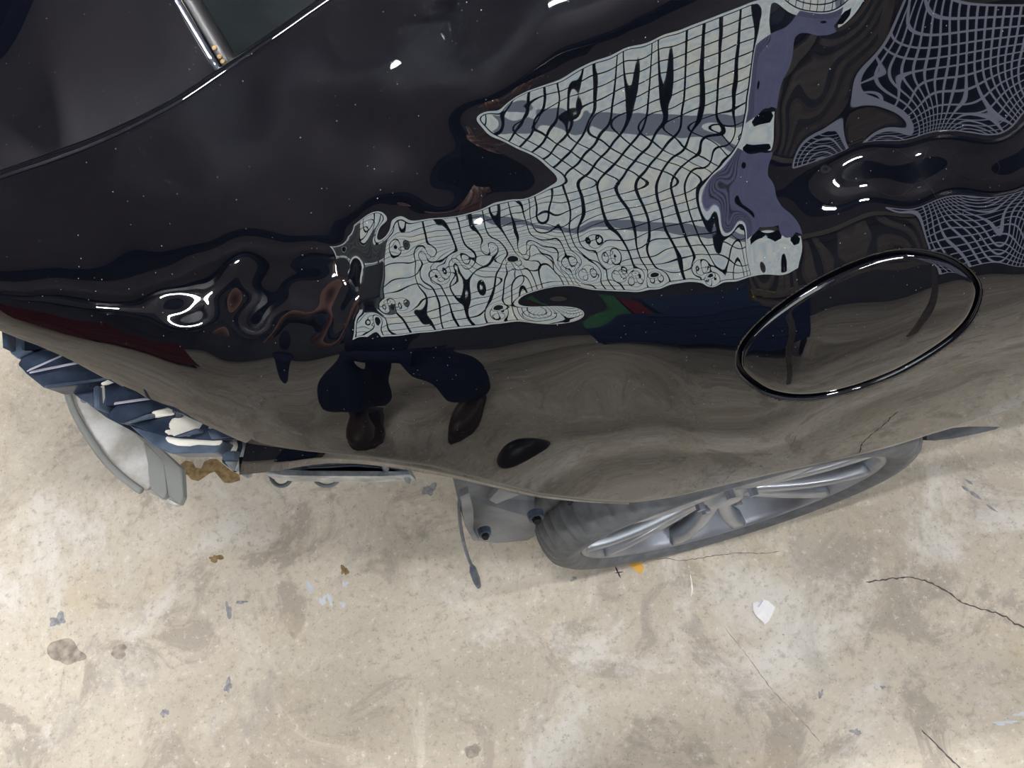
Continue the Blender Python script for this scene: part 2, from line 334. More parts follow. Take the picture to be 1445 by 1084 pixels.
# ------------------------------------------------------------------ car body side: control net of the bicubic panel surface (metres)
# rows of the net, stored as running differences in steps of two micrometres (x rows, then y rows, then z rows)
NET = [
    [-328111,660695,-332573,1,-4,-4,-5,-3,-3,-6,-3,-2,-4,-3,0,-3,-1,1,1,-1,3,1,2,2,2,2,1,1,4,0,1,2,3,3,0,3,0,1,-1,-2,-3,-4,-3,-2,-1,-3,0,-3,-3,-1,-4,1,2,2,8,0,5,-3,-5,-3,-7,-1,-2,4,6,4,7,5,2,1,0,-6,-6,-13,-10,-11,-8,4,13,12,17,13,18,22,16,20,14,15,6,6,0,-1,-2,-2,-6,0,-3,-1,0,-2,-1,-3,-1,-3,-3,0],
    [327027,-658548,331513,-3,6,2,7,2,2,7,3,1,3,5,-2,3,3,-5,2,1,-4,0,-4,1,-4,-2,2,-5,-3,-1,1,-4,-2,-4,0,-2,0,0,0,2,4,2,4,2,0,6,-4,8,-2,3,3,-3,-1,2,-13,8,-8,5,5,0,8,1,4,-6,-4,-2,-9,-3,-1,-1,0,9,3,17,5,8,4,-7,-13,-9,-18,-10,-18,-22,-14,-20,-12,-20,-1,-12,2,0,-2,2,7,-2,4,0,2,2,0,4,1,1,7,-3],
    [-3,6,-4,2,-3,4,-2,0,0,1,-3,2,3,-6,4,0,-4,7,-7,4,-3,2,4,-8,7,-3,-3,7,-6,4,-4,4,-4,1,3,-3,2,-2,1,2,-5,4,-1,0,1,-3,7,-10,10,-8,4,-1,-1,-3,9,-7,3,1,-4,3,-1,-1,-1,4,-2,-1,2,-2,-1,1,0,-2,4,-3,5,-2,2,-2,-2,2,-1,-1,2,-3,4,-2,-3,8,-10,8,-5,0,2,0,-2,2,1,0,-3,3,-2,3,-5,7,-9,8],
    [-2,2,0,2,-2,1,-3,2,1,-2,3,-1,-5,7,-3,-2,3,-2,4,-8,10,-7,0,5,-5,3,-1,-1,5,-7,5,-4,2,1,-3,3,-1,0,2,-6,7,-2,-2,0,1,2,-6,10,-10,7,-6,4,0,-3,2,-1,5,-6,3,0,-4,3,1,-1,1,-3,3,-3,3,-5,4,-3,2,2,0,4,-7,4,0,-5,6,-4,-2,8,-9,4,2,-4,4,-4,2,-2,4,-6,6,-2,-4,7,-2,-3,5,-6,6,-7,7,-8],
    [-3,6,-4,0,4,-7,7,-3,1,-2,1,-1,4,-5,1,3,-2,-1,-1,5,-5,3,-3,4,-4,5,-3,0,-2,6,-7,3,1,0,-3,3,-4,5,-4,6,-4,-2,2,0,2,-6,9,-9,9,-7,2,0,-4,8,-8,8,-6,4,0,-7,8,-3,-1,2,-3,5,-5,3,-7,10,-10,5,1,-4,8,-1,1,-6,4,-1,-2,0,4,-7,5,0,-1,0,-2,3,-4,3,-3,7,-8,4,4,-9,8,-4,2,-1,-2,3,-3,3],
    [-1,-1,6,-6,1,4,-5,3,-2,1,2,-2,-2,4,-3,1,1,-3,3,0,-4,4,0,-2,3,-6,8,-5,1,1,1,-3,0,-2,8,-11,10,-5,3,-4,1,2,0,0,-5,8,-7,7,-7,6,-4,-1,5,-8,10,-10,8,0,-7,6,-4,3,1,-3,3,-4,2,-2,5,-10,8,-2,-6,8,-2,4,2,-3,-1,1,-4,4,-4,2,1,-2,0,0,3,-8,8,-2,-2,2,-1,2,-2,3,-4,5,-5,2,0,-1,-2,3],
    [-1,1,-1,2,-2,2,0,-1,-1,4,-5,1,3,-3,2,-1,-2,4,-3,0,3,-5,5,-6,7,-1,-4,3,2,-6,4,-1,3,-4,-6,13,-9,3,0,2,-1,-3,2,-1,3,-3,2,-3,6,-6,5,-6,2,5,-9,8,-5,3,0,-2,0,3,-1,1,-3,1,-2,2,-3,5,-5,-1,4,-6,5,0,8,0,-7,2,-2,0,-2,4,-4,2,1,-3,-2,8,-9,2,6,-8,10,-7,4,0,-4,2,0,-2,3,-5,6,-4],
    [0,-1,-1,4,0,-4,1,1,3,-4,-1,6,-5,1,0,-2,4,-3,2,-3,2,1,-3,5,-7,5,-1,2,-1,0,-1,2,-7,7,0,-6,5,-1,1,-2,-1,6,-6,3,-2,0,2,1,-4,3,-3,6,-3,-2,2,-4,3,-3,3,1,5,-8,5,-4,0,1,0,-2,-1,2,2,0,-4,-3,4,-15,33,-5,-8,-3,2,-2,-1,-2,4,-1,-2,2,-2,-4,6,1,-5,10,-9,7,-7,3,4,-4,-4,5,-5,5,-2,-3],
    [2,-6,4,0,-1,3,0,-3,1,-1,4,-7,6,-2,1,1,-5,3,-1,3,-4,3,-2,0,1,0,2,-4,3,2,-3,1,0,-3,2,-2,0,4,-2,0,2,-6,6,-3,4,-4,-1,1,3,-2,1,-1,2,0,0,-1,-7,-2,10,5,-8,7,-10,6,-2,-7,11,-7,1,2,-1,3,-1,1,-7,-25,51,-18,2,2,-5,-5,5,-2,-3,4,-3,0,-3,4,-3,3,4,-4,4,-4,5,-3,-3,0,3,-3,-1,4,-6,8],
    [1,-5,7,-5,3,-1,-2,5,-4,2,-2,5,-6,1,1,-1,4,-3,-1,0,1,-1,0,2,-1,-2,2,3,-4,2,1,-3,4,-2,-6,6,0,-2,-1,3,-3,2,2,1,-7,6,-5,4,-3,4,-3,6,-3,0,0,-5,1,-2,6,-3,7,-11,7,0,-8,6,0,-3,1,7,-13,14,-11,15,-28,70,-111,49,36,-19,-5,-2,-1,1,5,-13,10,-10,6,0,3,-4,4,-1,4,-2,-4,2,2,-2,-3,-2,9,-10,8,-5],
    [2,-4,-2,7,-4,0,6,-9,5,-1,3,-7,6,0,-2,-1,-1,3,1,-4,3,-1,0,-4,4,1,-2,0,5,-5,2,2,-4,2,3,-7,-2,7,-1,-4,1,5,-6,3,6,-7,2,-9,8,-2,10,-7,2,-1,-1,0,-1,-2,-2,6,-5,6,-9,11,-10,-4,22,-30,32,-27,26,-25,20,-13,7,-8,-11,30,4,-24,0,4,6,1,-9,8,-15,6,3,1,1,2,-1,1,-3,2,1,-1,-4,-1,4,2,-9,9,-4,2],
    [5,-15,15,-8,5,-1,-6,10,-5,1,-5,10,-9,2,2,0,0,-3,3,1,-4,1,0,2,-1,-4,3,5,-8,9,-6,3,-1,-2,5,-4,1,-5,2,0,4,-6,6,1,-4,2,-2,1,-9,15,-3,0,-2,2,-4,5,-6,6,-9,1,7,-7,-4,14,-17,19,-17,16,-9,9,-8,3,1,-8,9,5,0,-25,-12,31,0,4,0,1,-5,-11,-4,10,4,-2,3,1,-9,9,-5,-1,5,-6,3,-1,-2,-1,7,-6,4,-2],
    [2,-4,-1,5,-3,0,4,-5,3,-2,5,-8,8,-5,0,1,0,3,-6,2,5,-4,0,-1,-4,5,1,-5,8,-7,9,-11,7,3,-9,13,-7,-9,4,3,-1,1,-1,1,3,-5,4,-5,7,-8,5,2,0,-4,5,-7,6,-3,-1,-2,1,-1,4,-22,31,3,-30,36,-21,4,-8,8,0,-2,0,22,-22,-35,25,6,8,2,8,-13,-6,-3,10,3,-4,-1,1,-6,13,-14,7,-2,-3,5,-1,-4,6,-2,-5,6,-2,0],
    [6,-14,7,3,-5,6,-4,2,-2,3,-2,0,-2,6,-6,3,-2,0,3,1,-6,4,0,-2,2,-4,-1,4,1,1,-9,13,-6,-2,7,-5,3,-3,-2,3,-3,3,-1,-4,4,5,-10,10,-8,5,0,-2,-4,7,-3,2,-4,2,4,-15,9,-8,28,-30,23,-9,-1,-2,-5,11,-6,0,1,-2,13,-27,7,30,-23,-12,7,21,-9,-8,-7,5,12,-5,-2,5,-7,8,-12,7,-5,3,-2,2,0,7,-12,4,3,-3,3,0],
    [3,-8,7,-5,6,-6,4,0,-2,3,-4,5,-3,-3,6,-5,4,-3,0,2,2,-3,3,-3,-2,0,-2,4,-2,1,5,-8,3,2,2,-4,3,0,-2,0,3,-1,-4,1,-2,1,6,-4,2,-2,-1,4,-7,5,-2,-4,2,5,-1,6,-24,33,-22,12,-3,-9,4,3,5,-13,9,4,-12,4,15,-68,72,50,-85,-3,21,5,-17,2,7,6,-2,0,-1,1,9,-9,3,-8,0,-3,7,-1,3,-4,2,-4,2,7,-7,5],
    [4,-9,5,-2,3,-1,1,-3,5,-4,2,-3,5,-3,-2,3,-3,2,1,-1,2,1,-1,-1,1,-4,-3,2,2,0,-1,1,2,0,-5,7,-5,6,-1,-2,1,0,0,-2,-6,6,3,-4,4,-5,0,5,-4,2,-8,0,9,-6,12,-9,9,-8,-2,0,3,-1,1,1,-6,5,-3,4,-1,1,-12,36,-23,-30,23,12,-5,-2,-8,-5,13,0,-6,-4,9,8,2,4,-12,-7,-5,9,-5,7,-1,-6,3,3,5,-6,9,-6],
    [1,-2,0,2,-3,4,-6,6,-2,0,1,2,-6,5,-3,1,-3,4,-1,-1,2,4,-5,6,-4,0,-7,-1,5,-4,2,5,-3,0,3,-7,8,0,0,0,-3,1,1,-3,2,-4,3,4,-2,-6,2,1,9,-19,2,12,2,-6,5,-6,10,-15,6,4,0,-8,7,-3,3,-2,2,-6,-4,26,-19,-3,-11,16,5,3,4,-10,-18,6,-3,10,-4,4,3,-2,12,-1,-4,-4,-5,-6,2,1,7,-5,-4,14,-1,5,-8,4],
    [-2,7,-8,3,-3,2,5,-6,4,-5,7,-6,4,-3,1,-2,5,-7,3,-1,4,-1,4,0,-2,0,3,-14,-4,8,6,-5,3,1,-3,4,-4,3,4,-5,3,-4,3,-2,0,0,-2,7,-5,10,-23,-2,25,-21,12,13,-16,20,-41,25,-5,9,-2,-2,-9,7,-1,10,-7,-14,18,-5,3,-24,15,-13,61,-51,5,25,3,-45,-2,1,17,8,1,1,-11,3,0,7,6,-3,-7,-4,-8,-5,10,-5,17,5,1,-5,-2,-3],
    [-4,8,-3,-3,5,-5,-1,5,-6,10,-9,5,-2,1,0,-1,-5,6,-6,8,-6,5,1,-2,4,1,1,-8,-8,6,-6,11,-1,-1,-1,-1,1,7,-7,2,-3,3,-2,3,-2,0,3,-6,8,-12,13,-13,-7,25,4,-13,-5,-17,16,36,-34,-8,3,6,9,-4,-11,2,-1,18,-8,-18,2,41,-17,-19,11,-39,53,13,-44,-26,19,17,12,6,3,-15,-10,-2,6,11,-2,6,1,-11,-17,-18,12,16,25,3,-8,-10,-6,1],
    [-14,34,-23,3,-3,2,0,0,4,-5,3,0,0,-2,2,-1,1,-6,7,-9,8,-1,4,0,-3,2,-1,2,-4,-10,12,-7,6,-1,3,-3,-1,-1,3,-1,-2,0,1,2,3,-3,-4,3,-3,7,-4,6,-9,7,-6,-21,35,-3,9,-44,21,23,-29,21,-10,-16,43,-35,-3,29,-20,-26,37,1,-2,-7,-27,23,18,-17,-22,6,14,0,25,5,-8,-13,-16,-11,21,-2,15,10,-9,-3,-24,-28,-22,102,14,-27,-25,-6,-2,1],
    [-19,42,-22,-4,3,-2,3,-3,0,4,-2,0,1,-1,2,-2,2,-2,-7,6,-2,5,0,0,2,-5,2,-2,1,2,-6,5,-2,2,3,-3,1,-6,0,2,1,1,-5,7,1,-1,0,-7,4,0,9,-10,3,-6,2,18,-25,17,-15,9,-3,-8,33,-30,-3,18,-23,25,3,-46,44,49,-56,-37,-3,35,1,14,-21,-15,7,17,-7,15,15,5,-14,-18,-15,-7,15,16,9,-9,10,-22,-5,-21,6,112,-52,-47,-5,-3,13,-3],
    [-34,77,-46,4,-5,5,-6,4,3,-5,5,-2,-1,4,-3,2,-1,1,-2,-6,1,7,0,-2,1,-2,-3,7,-3,1,-1,0,0,3,-5,13,-8,-9,0,3,2,-3,8,-8,2,7,-4,3,-10,5,-4,13,-6,1,-8,7,-3,-6,14,-10,15,-13,-18,29,-9,5,-6,-2,-7,23,-58,69,-11,-37,12,40,-13,-31,-9,0,21,12,-1,-4,25,-11,-13,-7,-12,-13,44,4,-28,-9,2,10,26,17,22,-41,-58,4,7,19,0,2],
    [-47,103,-55,-5,6,-8,8,-4,-1,3,-1,1,-2,2,1,5,-4,2,-1,-7,-2,3,4,-1,-6,8,-4,1,2,2,-2,0,-2,3,4,-10,10,-8,0,0,0,4,-7,3,2,0,5,-4,1,-9,5,0,5,-2,4,-7,8,-12,8,-8,4,3,11,-22,4,11,-4,-14,38,-15,8,-84,68,-9,-1,72,-73,-15,4,5,10,15,14,-3,7,-41,-9,18,17,11,0,-43,-16,2,9,30,33,93,-3,-255,35,50,35,3,8,0],
    [-70,155,-89,4,-5,10,-11,4,-1,5,-5,-1,5,-5,6,-2,9,-3,1,-3,-14,7,-5,4,4,-4,5,-2,4,-1,-1,0,5,-9,2,4,-9,12,-4,-9,7,0,5,-5,-1,-2,0,9,-7,2,-5,4,-4,5,2,-3,-1,1,-1,13,-25,18,-13,6,21,-37,18,10,-23,3,36,3,-92,87,56,-143,-5,90,-14,-8,-4,13,18,53,-118,-27,36,39,46,46,-151,-10,23,21,13,22,40,28,-52,-150,49,45,21,7,2,-4],
    [-91,197,-108,1,3,-8,8,-7,5,-3,2,-2,-5,8,-4,9,-2,4,0,9,-6,-32,10,6,5,1,0,0,1,1,3,-2,-6,4,-2,-5,7,1,0,-3,-3,8,4,-7,-2,-5,7,-7,10,-4,3,-5,-1,4,-8,13,-3,-6,-3,-1,25,-27,19,-2,-34,43,-17,-4,3,6,-17,-20,93,-31,-74,0,69,-9,-13,3,14,-6,12,-29,-77,43,40,35,15,-28,-68,8,25,16,8,6,0,-38,-25,59,-24,6,-3,14,-8,9],
    [-122,264,-144,-3,3,5,-3,0,-6,5,-3,-4,6,-7,11,-5,5,3,1,4,10,-17,-19,5,7,3,0,2,0,1,3,-6,1,1,-6,0,-2,11,7,-17,2,15,-6,-6,2,-2,-11,14,-4,8,-4,2,-12,4,8,-1,-6,3,3,4,-19,18,-16,5,20,-18,9,-14,6,5,4,-22,31,-36,-35,89,52,-112,14,26,-5,-3,-1,-26,10,-10,21,12,-9,-19,25,-3,-4,4,14,-11,-21,-53,-31,159,-8,-42,-5,-11,8,-6],
    [-159,344,-191,2,2,0,6,-1,-4,-7,0,6,-5,5,-7,12,-1,-4,10,-3,5,-5,-4,-6,-1,2,5,0,1,1,-1,-1,-3,2,-3,-6,-2,11,19,-25,7,5,1,-19,20,-8,1,-14,18,-4,-2,-1,14,-18,12,-19,9,9,-3,-2,4,-8,14,-20,11,-1,-9,28,-31,8,-7,38,-30,-49,102,7,-113,22,52,-7,7,-2,-19,-14,30,-2,-25,-14,18,5,28,-22,-3,8,3,11,-34,-41,5,63,23,-1,-21,-4,-8,1],
    [-202,437,-240,-3,-1,8,1,14,-12,-15,5,7,-1,-2,-2,4,-2,6,-1,3,-3,6,-3,-4,-4,5,1,-4,4,3,-4,3,-6,-3,5,-2,-18,11,29,-17,2,4,-18,7,-2,1,8,5,-14,0,6,-9,11,-3,-13,21,-8,8,-12,1,4,-7,-4,27,-28,9,8,-21,29,-38,36,-2,-11,-21,35,-3,-25,13,9,-5,11,-2,-29,-12,56,4,-44,-23,21,14,27,-25,-3,1,1,-1,-1,-22,10,13,26,-1,-3,-13,-8,3],
    [-264,578,-326,5,-4,2,6,5,6,-14,2,4,7,-10,-2,-2,1,1,1,6,-2,5,-1,-6,6,1,-3,-3,-4,5,11,-6,-4,-4,-10,25,-1,-44,-12,102,-17,-45,-74,133,-80,44,-19,1,-3,4,-3,8,-15,19,1,-33,21,-5,21,-13,-2,2,-15,13,9,-3,-12,-5,15,3,-10,18,-94,150,-12,-146,88,40,-38,-8,-6,18,-8,-8,8,18,-15,-18,-7,8,30,7,-16,-5,-10,-9,7,11,10,4,5,1,-11,-6,0,-5],
    [-346,757,-418,-3,-3,-3,4,9,1,2,2,2,4,6,-14,-20,8,6,4,-3,3,8,-6,2,-5,10,5,-16,-10,17,11,-13,-7,9,-20,39,40,-53,-144,194,-52,-47,78,-59,36,-18,4,-1,3,-4,4,-5,6,-10,6,5,-12,18,-24,5,4,13,3,-25,29,-16,-30,52,-22,14,-54,87,-63,23,10,-53,9,63,-5,-41,-20,18,27,-9,-1,2,-10,4,-19,-5,7,51,-3,-23,-23,-20,-8,55,35,-14,-16,-17,0,-2,-4,5],
    [-461,1007,-552,-3,2,-16,-3,0,29,-2,8,-5,0,8,5,-24,-8,3,2,4,6,-4,11,-11,0,6,18,-22,-9,11,16,-11,-15,-11,33,-30,23,26,56,-118,-59,66,83,-72,31,-44,34,-6,1,0,-5,6,-3,-4,-8,14,1,-8,1,3,-5,9,3,-5,-24,19,65,-84,-15,56,-13,-53,128,-117,-51,188,-74,-62,52,-25,-9,6,13,2,-4,-2,10,5,-12,-14,-17,41,21,-23,-12,-15,-20,35,46,2,-31,-17,-6,1,9,-6],
    [-625,1348,-722,4,-15,-7,-17,-11,15,56,-20,-4,2,4,4,-8,-8,-6,1,-2,1,11,2,4,-18,6,15,11,-27,5,7,2,-15,-14,44,-20,-44,41,56,-132,127,-22,-53,17,1,5,7,-12,8,-1,1,-5,0,6,4,-8,-2,-8,12,13,-9,-24,34,-10,-10,-17,18,12,30,-62,44,-77,75,-19,2,42,-34,-35,27,-10,10,3,-6,5,-14,-14,48,-1,-20,1,1,-13,4,6,-4,-6,17,12,18,-32,-24,6,4,12,-6,2],
    [-841,1789,-942,0,0,-8,-26,-29,13,47,-2,-9,8,12,1,-3,-5,-7,-10,-3,1,3,25,10,-25,-12,4,18,23,-32,-38,42,1,9,-3,-43,6,37,36,-90,38,27,-24,6,-14,31,-30,0,5,6,-7,7,-3,7,3,-4,-6,-5,-3,4,16,-1,-10,11,-21,16,-50,56,2,-27,10,37,-18,2,-48,-32,75,44,-110,69,1,-22,3,6,-11,0,16,-6,10,2,3,-29,-7,8,7,13,20,14,-8,-99,22,31,17,-7,7,3],
    [-1114,2330,-1206,0,4,0,-20,-26,-22,22,8,17,-3,11,18,-2,-8,-10,-9,-1,-16,12,28,27,-29,-21,1,-1,18,18,-35,-45,56,-20,9,88,-69,-59,90,-30,-51,32,8,-3,14,7,-45,43,-21,2,4,-2,4,-7,-2,13,5,0,-9,-34,27,5,-18,24,9,3,-10,-12,-25,32,11,-9,-48,119,-113,-20,86,7,-71,38,1,-5,-13,14,5,8,-19,14,0,11,-18,-16,-1,15,4,20,11,-2,-49,-41,35,18,8,5,-3,-5],
    [-1425,2941,-1512,0,13,13,11,-34,-70,-6,47,13,3,-24,24,39,-31,-4,2,-14,6,-4,-8,46,46,-84,-65,69,32,-34,51,-7,-56,13,-7,-20,30,78,-120,-3,119,-67,1,-1,-22,12,32,-25,1,-6,12,-5,4,-8,-7,14,5,-6,4,13,-21,-10,-7,-2,37,-19,13,-11,5,17,-13,-14,-14,4,36,-18,-12,16,0,-5,-2,-10,6,5,8,-1,6,-3,4,-7,-34,13,14,7,15,-5,6,-13,-40,-3,35,4,-2,2,-7,4],
    [-1759,3600,-1850,-2,11,12,39,41,-79,-101,70,23,-15,-21,-40,41,40,2,1,11,-6,-23,-25,-29,108,-21,-89,45,83,-53,-94,42,60,46,-31,-95,38,66,-146,157,-11,-75,30,-1,2,-14,17,-11,18,-13,1,0,-5,4,3,-2,-2,5,-4,14,-6,-5,-6,-7,6,3,2,-3,4,1,5,8,-11,-38,52,-12,-18,-11,31,12,20,-65,-1,22,12,9,1,-2,0,-21,-47,31,32,9,3,10,-19,-63,-7,154,-100,-10,7,2,12,-2],
    [-2081,4245,-2183,-1,-9,6,22,76,104,-133,-81,-4,9,0,-43,2,64,20,9,3,8,-19,-19,-51,-52,103,44,-10,-9,-29,-34,-10,39,66,-4,-25,13,-61,-3,35,-79,148,-108,37,8,-21,10,-4,-1,7,-8,4,-3,9,-1,-8,1,-5,6,-9,10,21,7,-22,-19,0,9,0,7,-10,-4,22,1,-30,26,7,-25,-15,39,-3,15,-27,-18,7,28,13,-3,-10,-46,-73,106,37,-15,-8,-10,-16,-20,-3,82,42,-24,-60,-19,3,2,2],
    [-2374,4852,-2498,4,-1,1,4,16,76,39,-112,-47,-3,12,44,-27,-19,21,5,4,5,18,-30,-23,-27,38,73,-4,-60,-14,26,11,-17,-63,68,86,-15,-207,122,82,-37,-97,98,-34,-1,18,-22,18,-18,13,-4,-1,9,-9,0,2,-5,8,-8,-5,-7,36,10,-27,-14,4,3,6,3,-3,-17,-7,25,-1,11,0,-6,4,13,-38,-55,56,34,4,-5,-10,-15,-21,-17,46,89,-52,-37,-15,-2,-10,4,42,34,-15,-2,-13,-21,-7,-1,2],
    [-2630,5394,-2768,-4,9,7,-1,-39,-49,109,15,-35,-12,6,25,-12,-26,-10,1,-2,-3,19,15,-19,-10,11,74,-26,-125,38,54,18,7,4,-53,-3,-46,59,61,-121,117,-30,-14,-26,25,-3,-2,4,3,-5,-3,1,-3,8,2,-6,5,-4,9,5,-11,-43,2,42,0,7,-12,10,-11,1,-1,-3,-4,5,9,4,-2,4,-2,-37,-29,81,17,-23,-18,-8,-12,2,24,49,-25,-5,-13,-13,-15,5,14,22,6,-50,26,12,-2,-6,-1,-3],
    [-2876,5930,-3059,1,4,-6,-12,-16,-7,8,41,12,-7,4,-8,11,-13,-20,-14,-2,17,28,-19,20,3,0,-24,-97,31,64,43,5,4,-28,-107,21,28,104,27,3,-230,148,-6,8,-24,3,13,-15,7,1,5,-2,-4,1,3,-1,1,4,0,-4,-2,-11,-5,0,15,1,9,-11,6,2,-3,-2,-6,2,0,-1,-5,-9,0,26,75,-35,-44,-10,-7,-5,3,17,27,12,-27,-5,-1,-3,3,5,6,-7,-48,4,25,21,12,-8,1,-6],
    [-3152,6525,-3385,3,-3,-5,-3,-3,-3,2,14,17,3,-2,-5,5,6,-16,-7,-4,-7,-4,34,5,1,-24,-38,8,28,21,12,-7,-25,-33,38,-8,34,7,-25,-12,15,-23,13,6,-1,3,-11,8,-7,8,-4,1,2,-2,-4,8,-6,1,3,-1,-1,0,-4,-1,1,0,3,3,3,-6,8,-5,-1,-7,2,5,-2,-2,8,16,4,-11,-1,-11,-4,1,2,3,15,10,-15,-13,1,4,4,2,0,-16,-6,-6,10,12,3,13,-14,12],
    [-3517,7293,-3790,-2,-5,7,-13,10,3,-9,14,7,9,-3,-1,-15,2,10,3,-5,-15,3,11,11,-15,-13,-10,23,25,7,-23,-15,-18,13,28,0,6,-9,-25,-6,51,-30,-5,11,0,-6,7,-7,7,-9,9,-6,3,-2,3,-10,9,-1,-3,4,1,5,-8,-4,5,-3,2,-1,2,7,-2,-4,-4,1,5,-2,4,7,0,0,-9,0,1,8,-3,0,1,4,1,-6,-20,13,6,3,4,-1,-9,-1,-8,-1,5,2,13,-5,14,-12],
    [-3980,8270,-4314,-1,8,-10,10,-5,6,4,-5,15,-1,2,-6,-5,-4,9,4,3,8,-10,-9,-6,8,-8,10,19,9,-26,-16,9,-2,5,17,4,-8,-3,-17,3,25,-11,-3,3,0,0,-3,3,1,-1,-5,9,-5,-2,-2,6,-9,5,0,4,3,-3,1,3,-8,2,-8,7,0,7,-1,-2,-9,9,-2,7,4,1,3,-6,-21,6,14,1,9,-6,2,0,-6,-13,1,1,11,4,1,2,-3,-6,-10,2,4,13,-6,12,-10,10],
    [-4529,9419,-4917,2,-5,7,1,3,-1,2,10,-7,8,-2,-2,0,-2,5,2,9,12,-36,-7,21,3,2,18,0,-24,-25,19,11,0,2,3,1,-3,-7,0,-3,18,-4,-5,-1,5,-4,2,-2,2,-1,1,-1,-1,1,0,-4,5,-10,9,-3,6,7,0,-5,-2,-8,4,-8,5,4,11,-14,7,-4,6,-1,6,3,4,-11,-12,5,9,7,-5,6,-3,-2,-8,-5,2,0,5,5,6,-3,5,-10,-3,1,9,-3,9,-7,11,-8],
    [-5188,10805,-5651,-2,7,0,2,4,5,0,-1,4,3,-2,0,3,2,-1,7,4,-17,-12,11,13,10,8,6,-25,-14,-5,16,12,-2,-5,0,-3,1,0,-5,8,8,-8,2,5,-8,4,-5,9,-9,6,1,-5,5,-3,-4,6,-9,7,-6,1,9,9,0,-1,-11,1,-13,3,-2,4,16,-6,1,1,1,-3,-1,3,-5,13,18,-15,-13,1,6,-1,6,-8,-1,-6,-1,6,0,6,1,4,-6,9,5,7,-16,3,-3,11,-6,9],
    [-5968,12444,-6519,2,5,1,8,-2,7,-3,4,5,-5,6,-1,3,5,-5,5,-7,-6,7,3,4,22,19,-52,-9,12,11,6,8,-4,-9,-14,7,2,3,-1,4,3,2,-3,-3,8,-11,9,-7,8,-4,-1,5,-8,5,4,-11,10,-4,-6,3,-3,20,10,-16,-6,-8,4,-5,-3,-5,2,37,-9,-6,-8,5,-3,2,4,1,8,0,-7,-5,2,7,-2,5,-5,-14,1,10,1,6,-4,5,4,1,12,-8,4,-5,3,-4,10,-7],
    [-6894,14388,-7541,-4,6,8,-3,11,-3,8,-2,1,4,1,4,-2,3,6,-10,2,-1,10,8,4,1,-11,-31,18,19,14,3,-13,-6,-11,3,-1,4,-2,6,1,1,1,-1,2,-3,4,-5,3,0,1,0,-3,5,-3,-2,10,-6,0,3,0,-2,-14,11,8,-1,-3,-3,0,-4,-6,-21,32,22,-9,-5,-8,7,-1,-2,1,2,-2,4,2,-2,1,6,-2,0,5,-7,-4,8,-5,11,-5,7,6,2,2,0,-1,3,0,0,2],
    [-7994,16704,-8773,5,6,2,8,3,4,-1,8,-1,3,2,2,7,-6,1,6,-8,11,7,1,1,-11,-15,15,4,14,31,-29,-39,21,22,-27,14,1,-7,-4,7,10,-9,-2,8,1,-5,-2,5,-2,4,-3,0,-2,3,3,0,-2,7,-1,2,-8,-7,-7,9,7,4,-4,-2,1,-5,-3,-5,13,8,0,1,-5,4,-5,-5,-5,9,2,7,5,0,-5,4,5,10,-2,-9,-2,2,-1,9,2,4,1,6,2,0,2,1,7,-1],
    [-9304,19460,-10228,-1,9,5,7,4,4,6,0,4,4,0,8,-6,8,0,-2,8,-3,11,-1,-3,-9,1,9,12,10,-9,-11,-15,11,3,19,-13,6,-10,-10,14,3,-10,3,7,3,-10,6,4,-4,-5,6,-1,3,-4,4,-2,10,-9,10,-10,7,-13,2,0,1,0,6,1,-6,6,4,-13,-5,15,5,-1,-4,-5,4,-4,-15,10,21,-1,3,2,0,4,2,4,6,-5,-3,2,0,2,5,4,6,0,3,9,-1,3,4,2],
    [-10866,22751,-11973,-1,9,10,7,6,2,8,2,6,0,8,-4,10,1,-3,5,2,8,-1,3,-9,6,-6,19,5,-7,-5,-8,12,-10,6,12,0,-11,2,4,-9,0,6,2,-3,-2,8,2,-5,5,-11,5,4,-2,4,-5,6,-2,6,-5,2,-5,9,-11,1,0,2,3,-6,6,0,11,-18,1,6,7,-2,-10,-11,4,13,7,1,-6,12,1,1,6,0,5,5,1,5,-4,-1,7,0,5,2,3,6,8,0,5,9,2,0],
    [-12728,26678,-14061,3,13,10,6,7,11,2,5,6,5,1,6,4,-3,11,-2,4,5,2,-3,5,-6,9,4,4,-3,-10,6,4,-2,1,8,-2,-6,3,2,-4,-5,8,-1,-3,5,1,0,4,-8,4,-2,1,3,-3,6,-3,2,1,-3,4,-3,0,5,-2,-4,6,-5,4,-6,-4,10,-1,1,1,-1,-3,-5,-7,8,2,24,-8,3,-5,4,6,5,2,7,0,5,6,2,3,-4,10,-2,11,0,8,4,6,11,2,11,0],
    [-14965,31394,-16558,-8,24,6,12,11,6,6,10,2,8,3,8,-3,12,-2,6,3,2,2,5,-3,1,6,8,-7,3,-7,7,3,-3,6,-2,2,-6,7,1,-6,-2,5,0,2,-7,11,-1,-8,6,2,-6,6,-1,1,2,-3,0,2,2,-2,-1,0,1,10,2,-5,-1,-5,-2,-4,-17,31,11,-13,-8,1,-2,5,-6,13,4,5,0,0,6,4,-2,16,-5,8,7,3,4,4,7,-2,13,-2,9,10,0,18,2,8,17,-5],
    [-17612,36987,-19543,9,14,18,13,8,11,14,3,8,5,11,-2,12,1,4,5,5,2,4,1,3,1,5,-3,9,-10,7,0,5,-1,-2,8,-9,8,-6,4,1,-6,5,3,-7,6,-1,1,-1,1,-1,6,-6,1,7,-7,6,-2,0,-3,2,2,1,-1,0,16,-4,-6,-3,-3,-7,-5,16,-1,4,-1,-7,4,3,6,-4,3,9,-1,11,-3,3,15,-9,18,-1,8,6,8,5,5,9,0,11,12,-2,24,-2,17,15,8,9],
